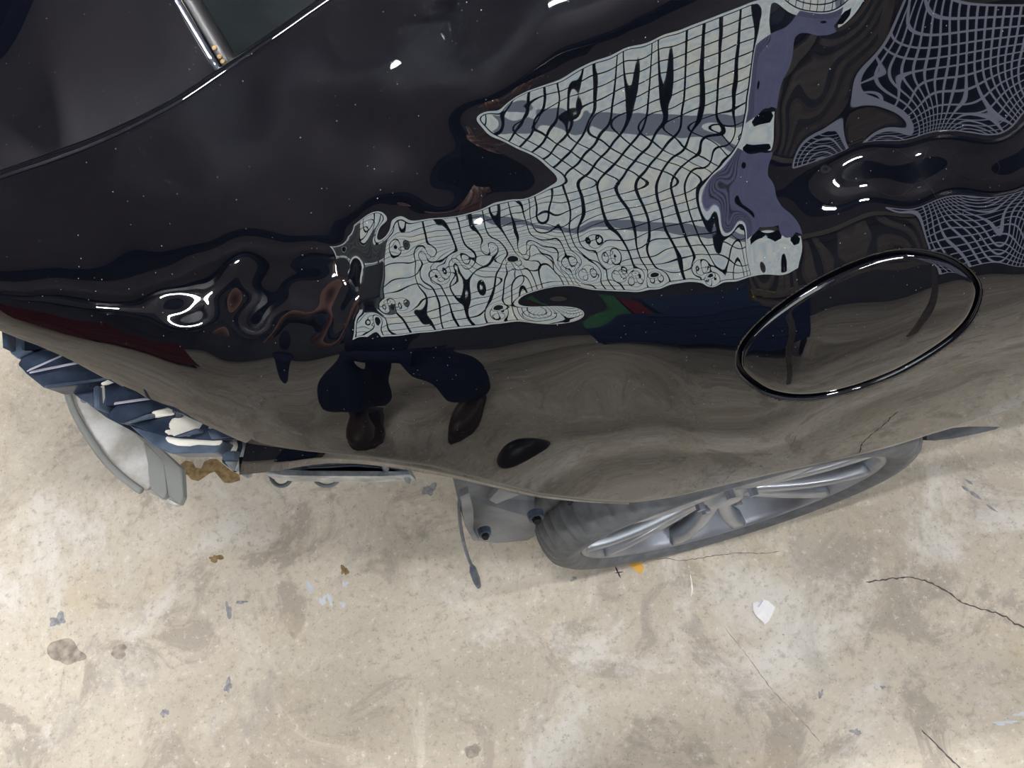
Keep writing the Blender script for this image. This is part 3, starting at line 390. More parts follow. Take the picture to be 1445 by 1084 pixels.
    [-20937,44008,-23270,-4,29,15,17,16,14,4,15,10,7,4,13,3,3,9,5,2,3,9,-3,4,6,-1,5,-1,1,2,0,4,1,3,-4,5,-7,7,2,-7,6,-3,1,2,-1,0,1,2,-5,9,-6,2,4,-4,2,2,0,-6,10,-7,6,-2,0,1,3,4,1,-3,-7,2,1,-9,9,-1,0,5,3,4,-5,10,-4,6,9,-3,13,3,1,13,2,10,7,9,7,8,8,8,14,6,7,20,4,20,15,12,28,-8],
    [-24411,51354,-27185,-4,38,19,20,17,12,20,10,8,11,13,1,11,8,7,1,9,8,-6,12,-1,6,-1,8,-6,8,-4,8,-1,4,-2,1,-3,6,0,-4,6,-4,4,0,-5,5,2,-5,1,6,-4,4,-1,-2,3,5,-8,3,5,-8,9,-2,-2,8,-8,3,5,-1,-3,4,-3,5,-7,-11,10,4,3,4,0,12,-8,5,5,4,9,3,8,8,8,4,15,4,10,15,8,12,12,5,20,12,13,19,16,21,18,30,3],
    [-30630,64515,-34207,7,40,25,30,23,22,14,14,21,14,2,22,2,13,4,12,3,5,11,-1,7,1,9,-6,13,-8,9,-3,7,1,-3,5,2,-6,5,2,-3,4,-3,0,6,-4,-1,3,1,0,-1,3,-1,4,-3,-1,5,-2,1,2,0,-3,11,-9,9,-8,1,4,4,-5,7,-3,-7,2,-2,3,8,3,8,-4,8,4,3,6,11,6,9,10,9,15,5,20,12,10,20,14,13,28,8,26,19,26,28,22,35,42,-2],
    [-30631,64517,-34204,-4,47,31,22,24,20,18,22,6,13,20,2,17,4,8,9,8,4,4,6,5,3,1,8,-5,11,-6,10,-3,0,7,-4,3,0,-1,2,2,-2,2,2,-2,-2,4,1,-3,1,6,-5,5,-5,8,-6,4,0,-2,4,-2,8,-6,2,2,-2,3,-2,3,3,-3,4,-9,2,-4,11,-2,7,4,6,1,3,5,10,3,9,13,6,12,8,17,7,17,16,12,16,23,6,29,15,25,21,25,36,22,44,3],
    [230527,-462585,232012,1,3,6,5,5,8,8,6,7,10,5,7,5,7,3,1,5,-2,0,1,-3,-1,-1,-2,2,-3,2,-3,-2,-5,-8,-11,-12,-18,-18,-18,-12,-5,5,11,9,12,4,0,-3,-8,-2,2,15,21,21,21,12,-3,-12,-22,-20,-12,-5,8,9,17,13,12,8,4,-5,-4,-14,-18,-17,-20,-16,-4,10,24,23,21,21,21,20,19,14,10,4,1,-6,-8,-11,-10,-12,-8,-10,-6,-6,-6,-3,-8,-3,-5,-7,-2,-1],
    [-234618,470812,-236150,-1,-2,-8,-3,-6,-9,-7,-6,-6,-12,-4,-4,-7,-7,-3,1,-10,8,-4,-3,5,-1,2,1,-2,4,-1,6,1,7,9,12,6,22,12,18,12,6,-4,-8,-4,-10,-3,-3,-2,3,-2,-5,-13,-18,-12,-15,-8,8,5,21,13,12,4,-8,-5,-17,-12,-11,-7,-8,10,-1,19,17,16,14,12,-6,-9,-27,-16,-20,-21,-19,-18,-20,-11,-12,-3,-3,5,6,12,6,15,5,11,8,5,9,-1,14,-1,7,9,-2,5],
    [10,-21,13,-2,-1,2,-4,5,-2,-1,1,-1,4,-3,-3,5,-3,2,-2,6,-9,4,4,-6,3,-3,1,0,2,-3,0,4,-1,-1,-1,8,-10,5,-4,0,-1,5,-1,1,-2,3,1,-2,-2,-5,4,-6,5,-1,6,0,-2,5,-8,2,-6,6,1,-2,2,-1,-1,-4,7,-10,11,-8,4,1,6,-4,4,-10,10,-8,0,4,-2,-1,3,-4,3,-2,1,-1,2,-4,5,-5,5,-2,-1,3,-5,8,-9,8,-6,1,4,-6],
    [10,-18,4,7,-4,0,4,-7,6,-3,2,0,-6,9,-4,-2,5,-3,-1,1,1,1,-4,4,-5,4,0,-3,0,3,-3,2,1,1,0,-3,3,-2,0,-4,6,-6,6,-3,7,-4,0,1,-2,-2,-9,9,-4,4,1,4,2,-5,-3,-1,4,-4,4,-1,0,-1,0,0,-4,8,-12,8,0,3,0,6,-8,5,-8,3,3,-5,1,2,-3,3,0,-1,-2,4,-5,4,-2,1,-2,3,0,-1,1,-2,4,-6,6,-5,1,3],
    [9,-19,14,-9,7,0,-5,4,-3,6,-8,4,4,-8,5,-1,1,-2,3,-1,-2,2,-1,-1,5,-6,-1,4,-5,3,2,-1,-1,3,1,-1,-1,-1,-4,6,-8,10,-6,4,-1,2,3,-2,-4,-5,2,-6,7,1,-1,8,-4,4,-5,-8,5,4,-3,4,-4,1,-3,3,-2,-7,11,-7,3,0,8,-2,3,-7,1,0,-2,1,1,-3,3,0,-3,2,1,-5,6,-3,-2,5,-1,-1,-1,0,4,-2,-3,4,-4,4,-2,-2],
    [6,-9,-1,7,-5,1,2,0,-1,-4,8,-6,1,1,2,-1,-5,7,-2,-4,7,-4,1,0,-3,2,1,-4,3,-3,2,-1,4,-1,1,2,-2,-5,5,-8,10,-9,7,-1,-2,6,-2,5,-8,-3,-5,5,-2,3,3,-2,9,-3,-11,5,0,1,3,-1,-3,1,-1,-3,-1,7,-9,5,-5,5,6,2,-1,-2,1,-1,-5,1,1,-1,3,-5,4,-2,0,1,-3,2,4,-5,1,2,2,-3,0,-1,2,-1,1,-4,3,0],
    [7,-15,12,-7,5,-5,4,-1,-1,2,-2,0,3,-2,-3,4,1,-2,-1,2,2,-5,4,-1,0,-1,-2,0,0,1,-3,2,2,4,0,-3,1,-1,-5,4,-1,5,-5,-1,1,1,8,-4,1,-9,-3,3,3,2,-3,0,2,6,-11,3,6,-1,3,-10,7,-8,3,-2,4,-6,8,-8,3,-6,8,1,14,-4,-8,-2,2,-1,-5,6,-6,5,-1,-2,2,-3,3,-1,0,1,3,-3,-1,4,-4,2,1,-5,3,-1,2,-2],
    [3,-4,0,1,-2,6,-6,0,3,-1,-1,2,-3,2,2,-4,3,-3,4,1,-6,7,-4,1,-1,2,-4,3,-5,-1,4,-1,1,-1,6,2,-1,-8,-2,9,-3,2,0,-5,-3,-1,6,11,-3,-17,8,2,5,-4,-5,-3,-5,6,8,5,-4,3,-10,8,-13,6,2,-4,-3,11,-8,6,-4,-6,2,-20,57,-16,-13,1,-1,-4,2,-4,5,0,-3,1,-4,5,-4,5,1,-2,1,2,-3,1,0,0,-5,6,-6,9,-10,7],
    [3,-4,-2,6,-3,-2,2,1,-2,1,-1,1,0,0,-2,4,-3,3,-3,0,2,0,2,-1,0,-3,3,-6,4,-4,-1,1,2,2,1,6,-4,-4,0,-1,12,-2,-3,-11,-4,-3,8,13,0,-11,5,8,1,-7,1,-15,-12,-9,48,0,-7,-10,1,-3,-4,-3,13,-9,0,7,-5,10,-8,5,-11,-36,70,-16,-2,-2,-8,3,-3,2,-3,-1,2,-1,-2,1,4,-3,3,4,-5,0,3,-3,1,-4,6,-7,8,-11,12,-9],
    [1,-1,1,-1,-1,0,3,-4,3,-4,5,-2,-2,2,2,-4,2,0,-2,6,-5,3,-3,4,0,0,-6,7,-10,5,-3,1,-5,5,3,5,2,-15,10,8,-2,6,-9,-5,-16,-6,4,14,13,-5,15,1,-7,-6,-9,-8,-7,-5,23,11,-5,-11,-1,12,-17,0,17,-15,8,4,-12,20,-21,27,-49,111,-166,68,57,-25,-10,-10,8,-2,1,-3,-1,-3,3,4,-3,3,-1,2,2,-3,-1,1,-1,2,-8,9,-7,8,-9,9],
    [0,2,-3,0,2,1,-5,4,-2,3,-6,5,-1,1,-3,1,3,-4,4,-5,6,-6,8,-4,1,1,3,-10,4,-3,1,-4,2,-3,-1,8,7,-7,1,10,4,-1,-2,-12,-19,1,-14,-1,27,47,-1,-18,-17,0,-9,-1,-7,8,-8,6,7,-5,-6,26,-37,11,35,-59,63,-43,37,-47,46,-28,12,-14,-22,61,-11,-29,-1,10,4,2,-6,-4,-3,1,7,-6,11,-4,-2,1,1,-1,0,-1,0,-3,6,-7,5,-3,5,-5],
    [0,-1,5,-6,3,-3,4,-3,0,0,3,-4,3,-2,0,3,-4,2,0,-2,0,6,-6,5,2,-3,2,-3,0,-2,-2,2,-2,-5,-6,-2,14,14,9,-15,3,-1,6,-11,-14,-12,0,-22,21,94,-29,-28,-8,-6,1,-5,4,-2,-14,4,15,-8,-17,35,-32,38,-35,37,-20,10,-12,12,-11,-7,15,7,3,-51,1,33,10,-1,1,-1,-10,-3,-8,8,5,8,-11,4,0,-1,-2,2,-1,0,-1,-2,3,1,-1,1,-3,4],
    [-2,6,-6,3,0,-2,1,0,0,0,1,-5,6,-4,4,-3,1,0,-2,1,1,-4,5,1,0,6,-4,-2,1,-5,4,0,-2,-4,-2,-25,-4,74,-20,-9,-18,7,14,-6,-21,4,-3,2,19,7,9,-13,-16,8,-1,-3,-4,6,-12,-7,19,-11,12,-54,81,11,-82,84,-48,12,-15,7,14,-19,9,34,-44,-41,34,15,5,5,7,-17,-3,-7,12,6,-3,-11,11,-6,3,-3,-2,3,0,-1,0,4,-5,2,0,-2,6,-8],
    [-2,5,-5,6,-7,6,-6,5,-3,2,-6,11,-11,8,-5,4,-5,5,-4,3,-6,2,2,-1,7,0,1,1,-10,7,0,-2,2,-2,-10,0,-7,9,16,-10,-7,-10,10,25,-16,9,-6,8,-7,-13,16,-7,-20,24,-7,-8,9,3,-1,-28,12,-10,78,-83,71,-54,18,-7,-6,9,-2,4,-15,15,16,-54,27,39,-37,-15,13,28,-16,-10,-7,10,9,-3,-4,7,-10,7,-6,0,4,-8,5,2,1,-1,-2,0,-1,6,-7,9],
    [-1,1,3,-6,6,-5,5,-6,5,-4,4,-6,7,-6,7,-7,8,-9,6,-6,1,1,-5,4,4,4,5,-6,-1,0,1,3,-4,-3,3,0,2,-18,5,3,-6,-15,-18,35,72,-34,-11,-10,-8,-15,21,-5,-37,48,-25,-2,3,15,17,-3,-63,94,-62,29,-20,2,1,2,6,-12,7,6,-10,-4,23,-96,113,59,-119,-3,31,1,-15,1,13,3,-1,-2,-1,5,2,-2,-4,-4,-4,8,-3,3,-2,1,1,-3,5,-5,6,-4],
    [1,-5,7,-2,-3,5,-3,1,-4,3,1,-1,-2,5,-6,6,-4,4,-3,-3,2,-6,1,0,-2,12,7,-5,-2,6,-4,-2,-1,2,-1,7,0,-23,1,3,-1,-6,-27,2,80,6,-17,-12,-28,-17,24,30,-61,39,-35,6,30,3,20,-31,30,-23,-15,5,17,-18,7,7,-12,1,4,1,0,4,-19,52,-40,-32,24,28,-18,3,-17,8,3,6,-6,-1,3,8,8,-9,-1,-9,-2,2,2,-1,8,-6,-5,9,-1,2,0,-2],
    [3,-7,3,1,4,-6,3,-1,2,-4,0,4,-3,-1,5,-3,3,-1,-3,3,-4,-3,-4,-3,4,1,13,8,-2,-5,1,-2,-5,3,5,2,-6,-10,-9,4,3,-9,9,0,1,30,10,-11,-25,-49,-13,106,25,-150,30,74,30,-60,28,-15,8,-30,19,13,-19,-1,12,-10,2,9,-8,1,-18,49,-36,-1,-13,14,22,-11,13,-21,-10,-8,15,5,-7,6,7,-7,10,3,-9,-2,-2,-6,2,5,-3,-3,9,1,0,2,-3,-1],
    [5,-12,5,6,-6,7,-8,4,-1,0,1,-5,7,-4,-1,6,-4,2,4,-2,-9,1,0,-4,-6,-4,4,32,7,-10,-9,-7,4,0,1,5,-3,-12,-7,3,4,12,1,-2,-20,19,20,9,-8,-39,-95,-33,270,-188,102,42,-98,70,-133,71,13,10,-9,-13,-1,6,-6,24,-12,-28,32,-14,16,-47,29,-17,88,-77,4,40,-5,-54,-7,22,7,8,9,-8,-7,3,-4,11,0,0,-6,-2,-8,-4,13,-3,4,7,1,-2,-9,8],
    [14,-36,28,-8,6,-8,10,-6,0,0,-3,5,-6,6,0,-5,6,2,-2,-3,7,-8,-6,2,0,-7,-14,17,31,-5,-7,-6,-3,-5,7,2,3,-20,4,9,2,6,6,-8,-21,0,10,18,-6,-24,1,-34,-26,186,-34,-75,-33,-43,57,141,-136,-29,20,28,9,-16,-8,-3,6,16,4,-40,4,71,-33,-26,9,-52,81,9,-61,-25,38,5,20,4,-3,-10,-13,-4,14,-2,6,4,-4,-3,-17,-8,7,10,22,-2,-6,-12,6,-10],
    [20,-45,22,7,-3,2,-4,3,-3,3,-2,-2,2,-2,0,3,1,-1,5,1,-5,-4,0,-3,-2,1,-1,-3,10,9,-2,0,-10,1,-6,6,6,-10,9,-1,11,1,6,-16,-20,-8,4,1,28,1,44,-13,-98,66,-18,-111,195,-20,-5,-149,83,72,-78,44,-30,-21,84,-73,-11,75,-65,-22,56,3,-12,-4,-41,46,7,-20,-22,17,4,12,18,7,-12,-16,-16,1,7,6,11,2,0,-12,-7,-24,-12,74,1,-20,-16,2,-9,10],
    [30,-70,44,-4,0,4,-3,-1,3,-5,3,-2,2,-2,-2,2,-1,3,0,10,-5,-8,-2,1,-1,4,3,-7,-3,8,3,-5,3,-7,-7,-9,8,34,-10,-1,-5,11,3,-6,-21,-9,-21,3,45,53,-45,-38,20,-29,15,100,-146,74,-39,42,-37,5,71,-76,1,34,-44,52,0,-88,99,58,-86,-73,21,42,12,4,-14,-29,23,10,0,15,11,-2,-14,-16,-7,-14,20,10,4,0,-1,-10,-5,-12,7,68,-36,-32,-2,1,10,-6],
    [44,-100,58,0,0,-2,2,3,-7,5,-5,4,-2,-1,1,-5,-2,6,4,1,4,-4,-10,5,7,-4,3,-3,-9,2,2,6,-4,-4,-2,-14,-14,55,2,-14,-2,-5,15,14,-14,-19,-19,-25,-25,85,28,11,-23,-34,-36,43,6,-35,56,-54,79,-73,-28,71,-17,5,-15,-8,1,37,-111,136,-35,-47,14,65,-33,-33,-19,16,15,22,2,-19,31,-16,-14,-2,-14,-4,32,3,-22,-12,8,10,16,17,6,-34,-36,8,10,4,7,-1],
    [58,-126,66,3,-1,3,1,-4,3,-3,4,-3,-1,2,-4,-4,1,-6,7,7,10,-14,8,-1,-3,1,3,-6,-5,-2,2,-2,4,2,-7,-1,5,-9,17,9,-9,-12,-3,40,7,-24,-16,-32,-15,-6,68,28,-27,14,3,-47,32,-49,45,-30,11,20,10,-39,-6,43,-22,-16,64,-35,23,-152,128,-17,1,98,-110,-14,13,2,16,21,1,10,-10,-41,0,13,24,4,-3,-40,-10,11,7,17,30,51,-4,-168,26,40,16,10,-3,5],
    [80,-177,100,-2,2,-4,2,3,0,-4,0,5,3,-7,-4,3,-10,-1,-5,6,22,0,0,-1,-5,-1,-5,0,0,-10,5,1,-1,4,2,6,0,-19,8,17,3,-19,-24,-11,45,21,-10,-24,6,-16,0,17,-5,31,-29,17,-28,16,0,26,-63,35,-11,4,58,-103,57,16,-53,22,50,7,-150,145,70,-215,18,120,-24,-11,2,5,26,39,-120,-14,36,39,34,33,-129,-1,27,9,14,18,17,18,-39,-91,41,27,11,2,1,-1],
    [102,-221,121,-1,-1,0,0,4,-1,-3,7,-2,-1,2,3,-17,4,-5,-8,-5,-4,62,-11,-15,-6,2,-6,-1,-5,3,-10,11,0,1,10,6,0,-22,-10,32,0,-34,-19,11,-7,41,42,-30,24,-32,-34,12,-31,45,-13,39,-9,-36,-17,37,34,-45,29,-12,-78,119,-54,-13,23,-3,-21,-35,152,-62,-109,16,94,-18,-19,9,4,-1,7,-30,-69,46,35,33,7,-27,-53,15,11,20,1,2,-1,-27,-17,50,-15,-4,1,6,-1,-3],
    [128,-275,148,3,-5,0,1,-1,5,0,0,3,2,0,-9,6,-8,-1,-2,-17,-12,26,32,-5,-5,-17,7,-6,2,-11,4,-2,14,-3,6,16,2,-28,-37,57,-1,-52,-14,63,-69,33,69,25,-17,-52,-23,23,-74,42,66,-18,-37,23,10,-9,-24,15,-17,15,46,-54,24,-23,7,9,6,-31,45,-55,-41,128,54,-150,26,25,3,-14,2,-30,16,-2,16,7,-11,-13,26,-8,2,-1,8,-7,-18,-31,-11,101,-15,-19,-7,-7,4,0],
    [158,-340,187,-1,-3,1,-9,1,9,5,0,-1,-2,2,1,-7,1,-3,-6,0,-5,-3,12,15,-7,3,-8,-1,-8,2,0,5,1,3,7,16,19,-35,-76,89,-13,-49,0,106,-105,17,-25,170,-129,-11,13,-18,103,-119,55,-95,67,32,3,-22,-2,5,9,-41,32,-6,-12,45,-54,16,-10,62,-56,-60,145,-4,-153,48,58,-12,2,6,-30,-10,38,-13,-17,-15,20,2,23,-16,0,1,1,5,-17,-27,11,31,22,-14,-4,-6,-7,2],
    [197,-426,236,-3,8,-12,-2,-10,2,27,-7,-9,-3,8,3,-5,0,-2,1,-7,5,-13,5,6,5,-2,-10,10,-5,-5,-2,2,12,-2,3,1,42,8,-111,35,-26,12,93,-43,19,38,-115,-84,74,123,-44,-83,125,-97,-25,119,-56,34,-79,33,7,-33,16,59,-76,28,16,-39,46,-55,53,-2,-18,-33,58,-17,-22,12,12,-4,7,-11,-18,-8,46,5,-39,-17,15,14,18,-11,-14,8,2,-7,-1,-7,8,9,5,7,-9,-6,0,-4],
    [245,-534,296,4,-5,7,-12,-5,-4,15,-6,-3,-4,2,13,0,1,1,-10,6,-6,-6,0,1,4,-10,6,4,8,-10,-16,2,15,11,15,-71,12,115,126,-409,11,166,467,-762,528,-368,199,-67,78,-90,20,92,-152,184,-80,-156,125,12,54,-49,-25,30,-57,49,13,-7,-34,5,28,-5,-5,15,-133,233,-52,-180,120,46,-48,-16,0,23,-15,-7,14,15,-19,-7,-12,10,26,-6,4,-13,-13,5,1,9,7,-1,5,-7,-4,1,-7,7],
    [309,-674,371,-3,13,-5,7,-15,-1,-6,5,-12,1,-6,11,27,-4,-9,0,-4,2,-9,-3,6,3,-14,-13,31,16,-22,-30,29,10,-20,61,-101,-164,134,523,-632,168,238,-439,361,-251,169,-92,62,-38,16,26,-113,122,-79,55,-18,-6,34,-64,0,53,11,5,-66,74,-46,-48,96,-42,23,-90,142,-96,22,22,-73,24,71,-18,-36,-24,19,30,-8,-4,-1,-2,-4,-6,-9,4,45,-12,-16,-8,-21,4,33,17,-8,-19,4,-8,-3,7,-8],
    [405,-882,481,-1,3,15,4,1,-21,-8,-10,9,-2,-12,-6,32,10,-4,1,-4,-5,-5,-5,9,2,-8,-28,25,31,-29,-27,19,31,38,-91,85,-37,-106,-259,434,256,-212,-404,363,-230,323,-195,24,-34,-36,82,9,-40,-57,31,77,-21,-29,4,7,-16,26,18,-34,-45,53,114,-170,-11,94,-24,-75,181,-162,-68,254,-113,-68,61,-33,1,2,14,2,-5,1,8,2,-10,-11,-6,24,10,-10,-12,-2,-15,22,26,-8,-10,-17,4,3,-2,5],
    [529,-1133,596,4,3,12,26,14,-26,-51,16,14,-11,-4,-3,3,14,6,7,1,-6,-5,-13,-3,26,-4,-25,-21,31,10,-13,-8,21,36,-104,55,129,-101,-227,496,-469,21,255,-79,48,-90,-31,78,2,-42,15,0,-1,30,-11,-23,-19,-19,51,58,-63,-50,83,-26,-26,-29,45,22,37,-93,61,-113,122,-36,6,42,-39,-38,25,1,3,6,-10,8,-14,-7,41,-9,-14,3,-2,-9,6,-1,3,-6,12,7,0,-10,-15,2,9,-2,4,-2],
    [694,-1462,758,-2,-1,11,19,36,-1,-59,11,-2,2,-12,-13,11,-3,18,3,10,9,-12,-35,-16,35,19,3,-37,-43,47,94,-84,-8,-31,9,99,7,-87,-120,248,-84,-99,66,-9,49,-179,171,38,-60,-17,33,-75,58,99,-71,-53,-15,-3,-1,27,52,-22,-29,41,-60,29,-89,120,0,-61,33,46,-32,-1,-58,-35,97,41,-118,73,1,-27,8,4,-5,-3,8,5,-3,4,1,-18,-7,12,-3,14,9,1,0,-59,23,14,5,3,-4,3],
    [889,-1838,936,-2,-2,-1,8,36,19,-6,-20,-5,-4,-10,-15,-12,17,5,14,10,11,-4,-40,-46,36,40,1,2,-37,-30,62,89,-101,44,-8,-223,137,177,-223,25,196,-114,22,-36,-19,-116,336,-359,156,80,-111,123,-104,-51,36,99,-17,-29,-35,-111,120,16,-44,48,22,7,-31,-34,-30,60,8,-8,-74,162,-149,-8,90,5,-68,32,5,-6,-11,10,8,5,-16,6,7,1,-11,-11,6,2,10,5,4,-4,-26,-7,8,16,-3,4,1,-6],
    [1098,-2237,1133,1,-14,-19,-5,16,82,9,-39,-24,9,21,-20,-42,20,16,-6,8,4,3,20,-61,-84,120,109,-98,-57,63,-101,7,96,-28,27,76,-80,-219,339,20,-385,232,-53,43,80,34,-285,194,-23,93,-215,201,-72,-104,70,73,5,-33,-13,47,-69,-37,4,6,96,-61,35,-25,0,35,-25,-30,-5,1,53,-33,-3,9,-1,5,-14,1,-2,13,-1,2,2,1,-7,0,-19,9,5,10,4,-6,3,-6,-22,7,17,-3,1,-2,-3,7],
    [1296,-2616,1326,4,-10,-12,-42,-45,67,109,-68,-14,4,35,47,-50,-34,-20,8,-18,2,28,40,50,-143,8,131,-56,-135,83,165,-58,-115,-105,47,201,-55,-167,391,-431,13,207,-46,-36,-4,83,-92,100,-147,35,127,-155,3,107,-37,21,-29,-4,22,23,-33,-11,-16,-3,11,9,2,1,11,-11,9,12,-17,-45,61,-4,-36,-1,35,1,23,-63,7,14,14,3,-1,-5,0,-14,-24,26,13,2,-1,6,-9,-34,7,64,-43,-5,2,2,5,-5],
    [1456,-2932,1495,-5,12,-3,-18,-74,-116,120,88,6,-3,-1,39,19,-76,-21,-17,3,-20,20,22,77,88,-147,-76,16,29,29,62,22,-54,-126,9,17,-44,167,-8,-104,295,-473,319,-94,-70,108,-41,6,16,-68,61,-21,44,60,-102,-45,26,18,-4,-4,25,72,-23,-58,-45,26,6,9,7,-7,-12,37,-7,-35,41,-9,-17,-17,41,-8,10,-19,-15,9,18,5,-1,-13,-23,-39,70,10,-5,-9,-6,-5,-14,6,37,12,-14,-23,-7,1,2,1],
    [1566,-3164,1610,4,-2,-2,-3,-8,-71,-54,109,44,7,-16,-38,20,28,-16,-6,-10,0,-26,36,25,41,-39,-109,0,102,18,-56,-22,29,145,-116,-185,-11,483,-268,-210,63,316,-308,109,17,-114,158,-152,146,-96,52,-2,-6,-91,76,-4,0,-7,2,-26,2,93,18,-92,-18,8,17,8,0,-7,-15,-9,36,-6,13,2,-12,1,10,-33,-44,52,34,-10,-5,-4,-16,-9,-6,32,43,-32,-23,-6,1,-7,8,17,8,-5,-3,-6,-3,-7,3,1],
    [1620,-3290,1671,-3,-1,-6,3,31,53,-96,-31,33,16,-10,-23,7,30,16,-4,8,6,-28,-15,20,14,-15,-100,41,178,-47,-95,-32,-6,-17,100,13,120,-148,-163,334,-290,53,32,81,-59,5,-12,12,-34,20,-7,-15,84,-10,-40,-20,9,25,4,7,-43,-114,49,111,-3,-1,-16,-2,-2,-7,-3,-4,-1,9,5,3,-5,3,0,-31,-20,72,-5,-8,-19,-7,-4,4,16,24,-17,-4,-7,-10,-2,2,8,8,-4,-19,14,5,-3,3,-7,2],
    [1647,-3372,1723,3,-6,4,13,19,6,-9,-33,-16,1,2,-2,-1,7,17,27,-3,-19,-19,5,-22,-12,7,33,140,-35,-99,-58,-17,-16,52,190,-8,-57,-211,-70,-71,599,-365,10,-31,62,2,-37,52,-15,1,-27,-3,-7,25,14,-14,-4,6,5,-17,-12,-16,-12,25,30,1,5,-8,-3,2,-4,3,-14,2,4,1,-9,-4,-2,25,61,-44,-26,-18,7,-7,7,10,14,7,-24,3,-5,7,-6,8,-4,-2,-15,-4,16,8,1,1,-4,1],
    [1680,-3462,1788,-5,3,5,7,-1,5,0,-13,-14,-8,2,7,-5,-8,21,-7,17,10,-3,-29,-19,7,24,57,-10,-41,-28,-20,15,48,45,-58,4,-49,-29,63,37,-81,87,-16,-45,9,7,2,7,-4,10,-17,21,-37,4,18,0,4,-3,2,-3,-2,4,-11,-4,7,8,-2,7,-5,2,6,-14,5,-7,5,-5,7,-6,11,9,-3,-9,-3,2,-13,8,-3,5,7,0,-3,-15,10,-4,6,-2,3,-9,-4,4,0,3,7,-4,5,-4],
    [1763,-3645,1888,2,-1,8,-7,7,-7,8,-10,-11,-3,-2,7,6,9,-22,9,-5,14,10,-21,-5,7,21,16,-30,-39,-5,35,16,33,-12,-54,-1,-11,16,53,27,-126,67,12,-17,-10,11,1,-4,-1,2,14,-20,-3,-2,4,6,1,4,0,5,2,0,-12,2,-5,3,1,-2,7,2,-2,-1,-7,4,-2,7,-3,6,-2,-3,-6,2,-2,2,6,-6,6,-6,5,-6,-11,10,0,2,6,-6,-4,2,-3,1,-1,5,-1,3,0,-2],
    [1882,-3900,2025,4,3,-9,13,-13,6,-4,-2,-2,-7,3,0,12,-3,-3,-5,-6,-6,8,18,-6,-2,12,-15,-25,-7,33,11,5,-2,-4,-31,-2,2,17,36,1,-67,21,20,-13,-5,14,-9,4,-12,18,-11,0,-6,-2,6,-1,3,0,7,7,6,-5,1,-12,0,-10,3,0,5,5,4,-10,-1,5,-1,4,1,2,-2,-4,-18,7,12,1,-2,2,-4,7,-12,-4,2,1,3,7,-9,8,-1,-9,6,-9,8,2,0,-1,-1,5],
    [2034,-4226,2206,-3,-1,7,-12,9,-10,6,-4,-3,0,0,4,-2,1,1,-9,-4,-12,34,7,-16,-8,-4,-18,1,22,34,-14,-21,3,-3,-5,-6,14,4,14,1,-37,11,7,-1,-3,1,7,-10,3,1,-3,-1,-5,6,-4,1,0,2,1,13,13,3,-14,-1,-14,-3,-7,-2,10,6,8,-9,0,-1,8,-6,4,-1,4,-11,-3,-2,8,2,0,2,-4,-3,1,-5,-2,8,-2,-2,9,-7,3,1,-9,9,-3,-1,1,3,-2,-3],
    [2217,-4617,2416,0,-1,-7,9,-12,6,-5,3,-3,1,-1,-2,2,-1,-2,-5,-2,14,15,-15,-7,-14,-13,2,22,18,0,-14,-12,3,3,1,10,-5,6,2,-3,-14,-2,10,-4,-1,4,1,-3,0,-4,2,-3,3,-2,3,-1,-7,1,2,5,19,21,-7,-24,-11,-11,-4,5,-2,8,14,-1,0,0,-4,-3,1,1,-10,16,5,-6,-13,2,3,1,1,-1,-6,2,4,-9,9,0,-2,3,-3,2,4,-3,0,-4,2,-2,2,2],
    [2430,-5068,2656,-1,-4,5,-10,7,-7,2,-2,2,-3,-1,5,-8,0,0,1,5,8,-11,1,-8,-18,-15,47,10,-11,-13,-9,-5,3,11,18,-13,8,-2,-3,-2,-10,6,-2,0,-1,6,0,-5,-2,3,-3,-1,5,6,-4,-3,-2,-7,0,-5,12,47,-2,-36,-21,2,1,-1,-6,0,8,33,-6,-10,-8,1,-3,-2,9,-7,9,-5,-1,-6,5,-2,5,-5,5,-9,-2,8,-3,4,-3,2,-1,3,-3,5,-8,6,-6,3,-1,0],
    [2681,-5601,2939,1,-1,-3,-1,-5,4,-3,0,-2,1,0,-5,3,-3,1,4,-1,0,-8,-6,-5,3,11,27,-11,-28,-18,5,13,9,3,6,-1,-4,2,4,-12,3,-3,4,-4,-2,4,0,5,-3,-13,8,4,5,3,-4,-1,-1,3,-5,4,-17,-26,36,12,0,-9,-1,-5,2,-13,-17,37,19,-13,-9,0,-3,0,-2,0,0,0,0,5,-4,1,-1,3,-3,4,-4,-2,3,-4,4,-2,0,1,5,-7,4,-7,7,-6,3,-2],
    [2970,-6216,3270,-2,2,-8,1,1,-7,3,-2,1,-3,1,-4,1,1,-1,-3,8,-8,-9,0,3,7,14,-4,-17,-11,-25,18,54,-28,-15,9,-2,-1,7,9,-7,-17,20,-4,-8,-3,9,2,-10,0,8,-5,3,6,0,6,-6,3,-8,7,-9,-14,-23,3,33,7,3,-4,3,-15,5,-7,0,5,12,-1,-7,-1,0,-6,1,-6,7,3,1,0,0,1,-2,0,4,1,-4,-6,4,-4,4,1,-2,-1,0,0,3,-5,2,-1,-2],
    [3305,-6928,3650,3,-9,3,-4,-4,2,-2,-2,-1,1,-4,2,-4,1,-1,6,-11,0,-2,-4,6,12,1,-20,-3,-7,-1,24,6,0,-18,-9,7,-8,21,2,-5,-7,9,4,-12,-3,12,-11,-4,2,15,-1,-11,6,7,-3,3,-8,9,-13,-5,-4,-7,-1,6,13,1,7,-12,11,-6,6,-20,6,6,4,-2,-6,-1,1,-4,-4,5,9,-3,3,0,-4,3,1,-2,1,-1,-1,-5,5,-5,3,-1,-3,3,1,-4,1,-1,-1,2],
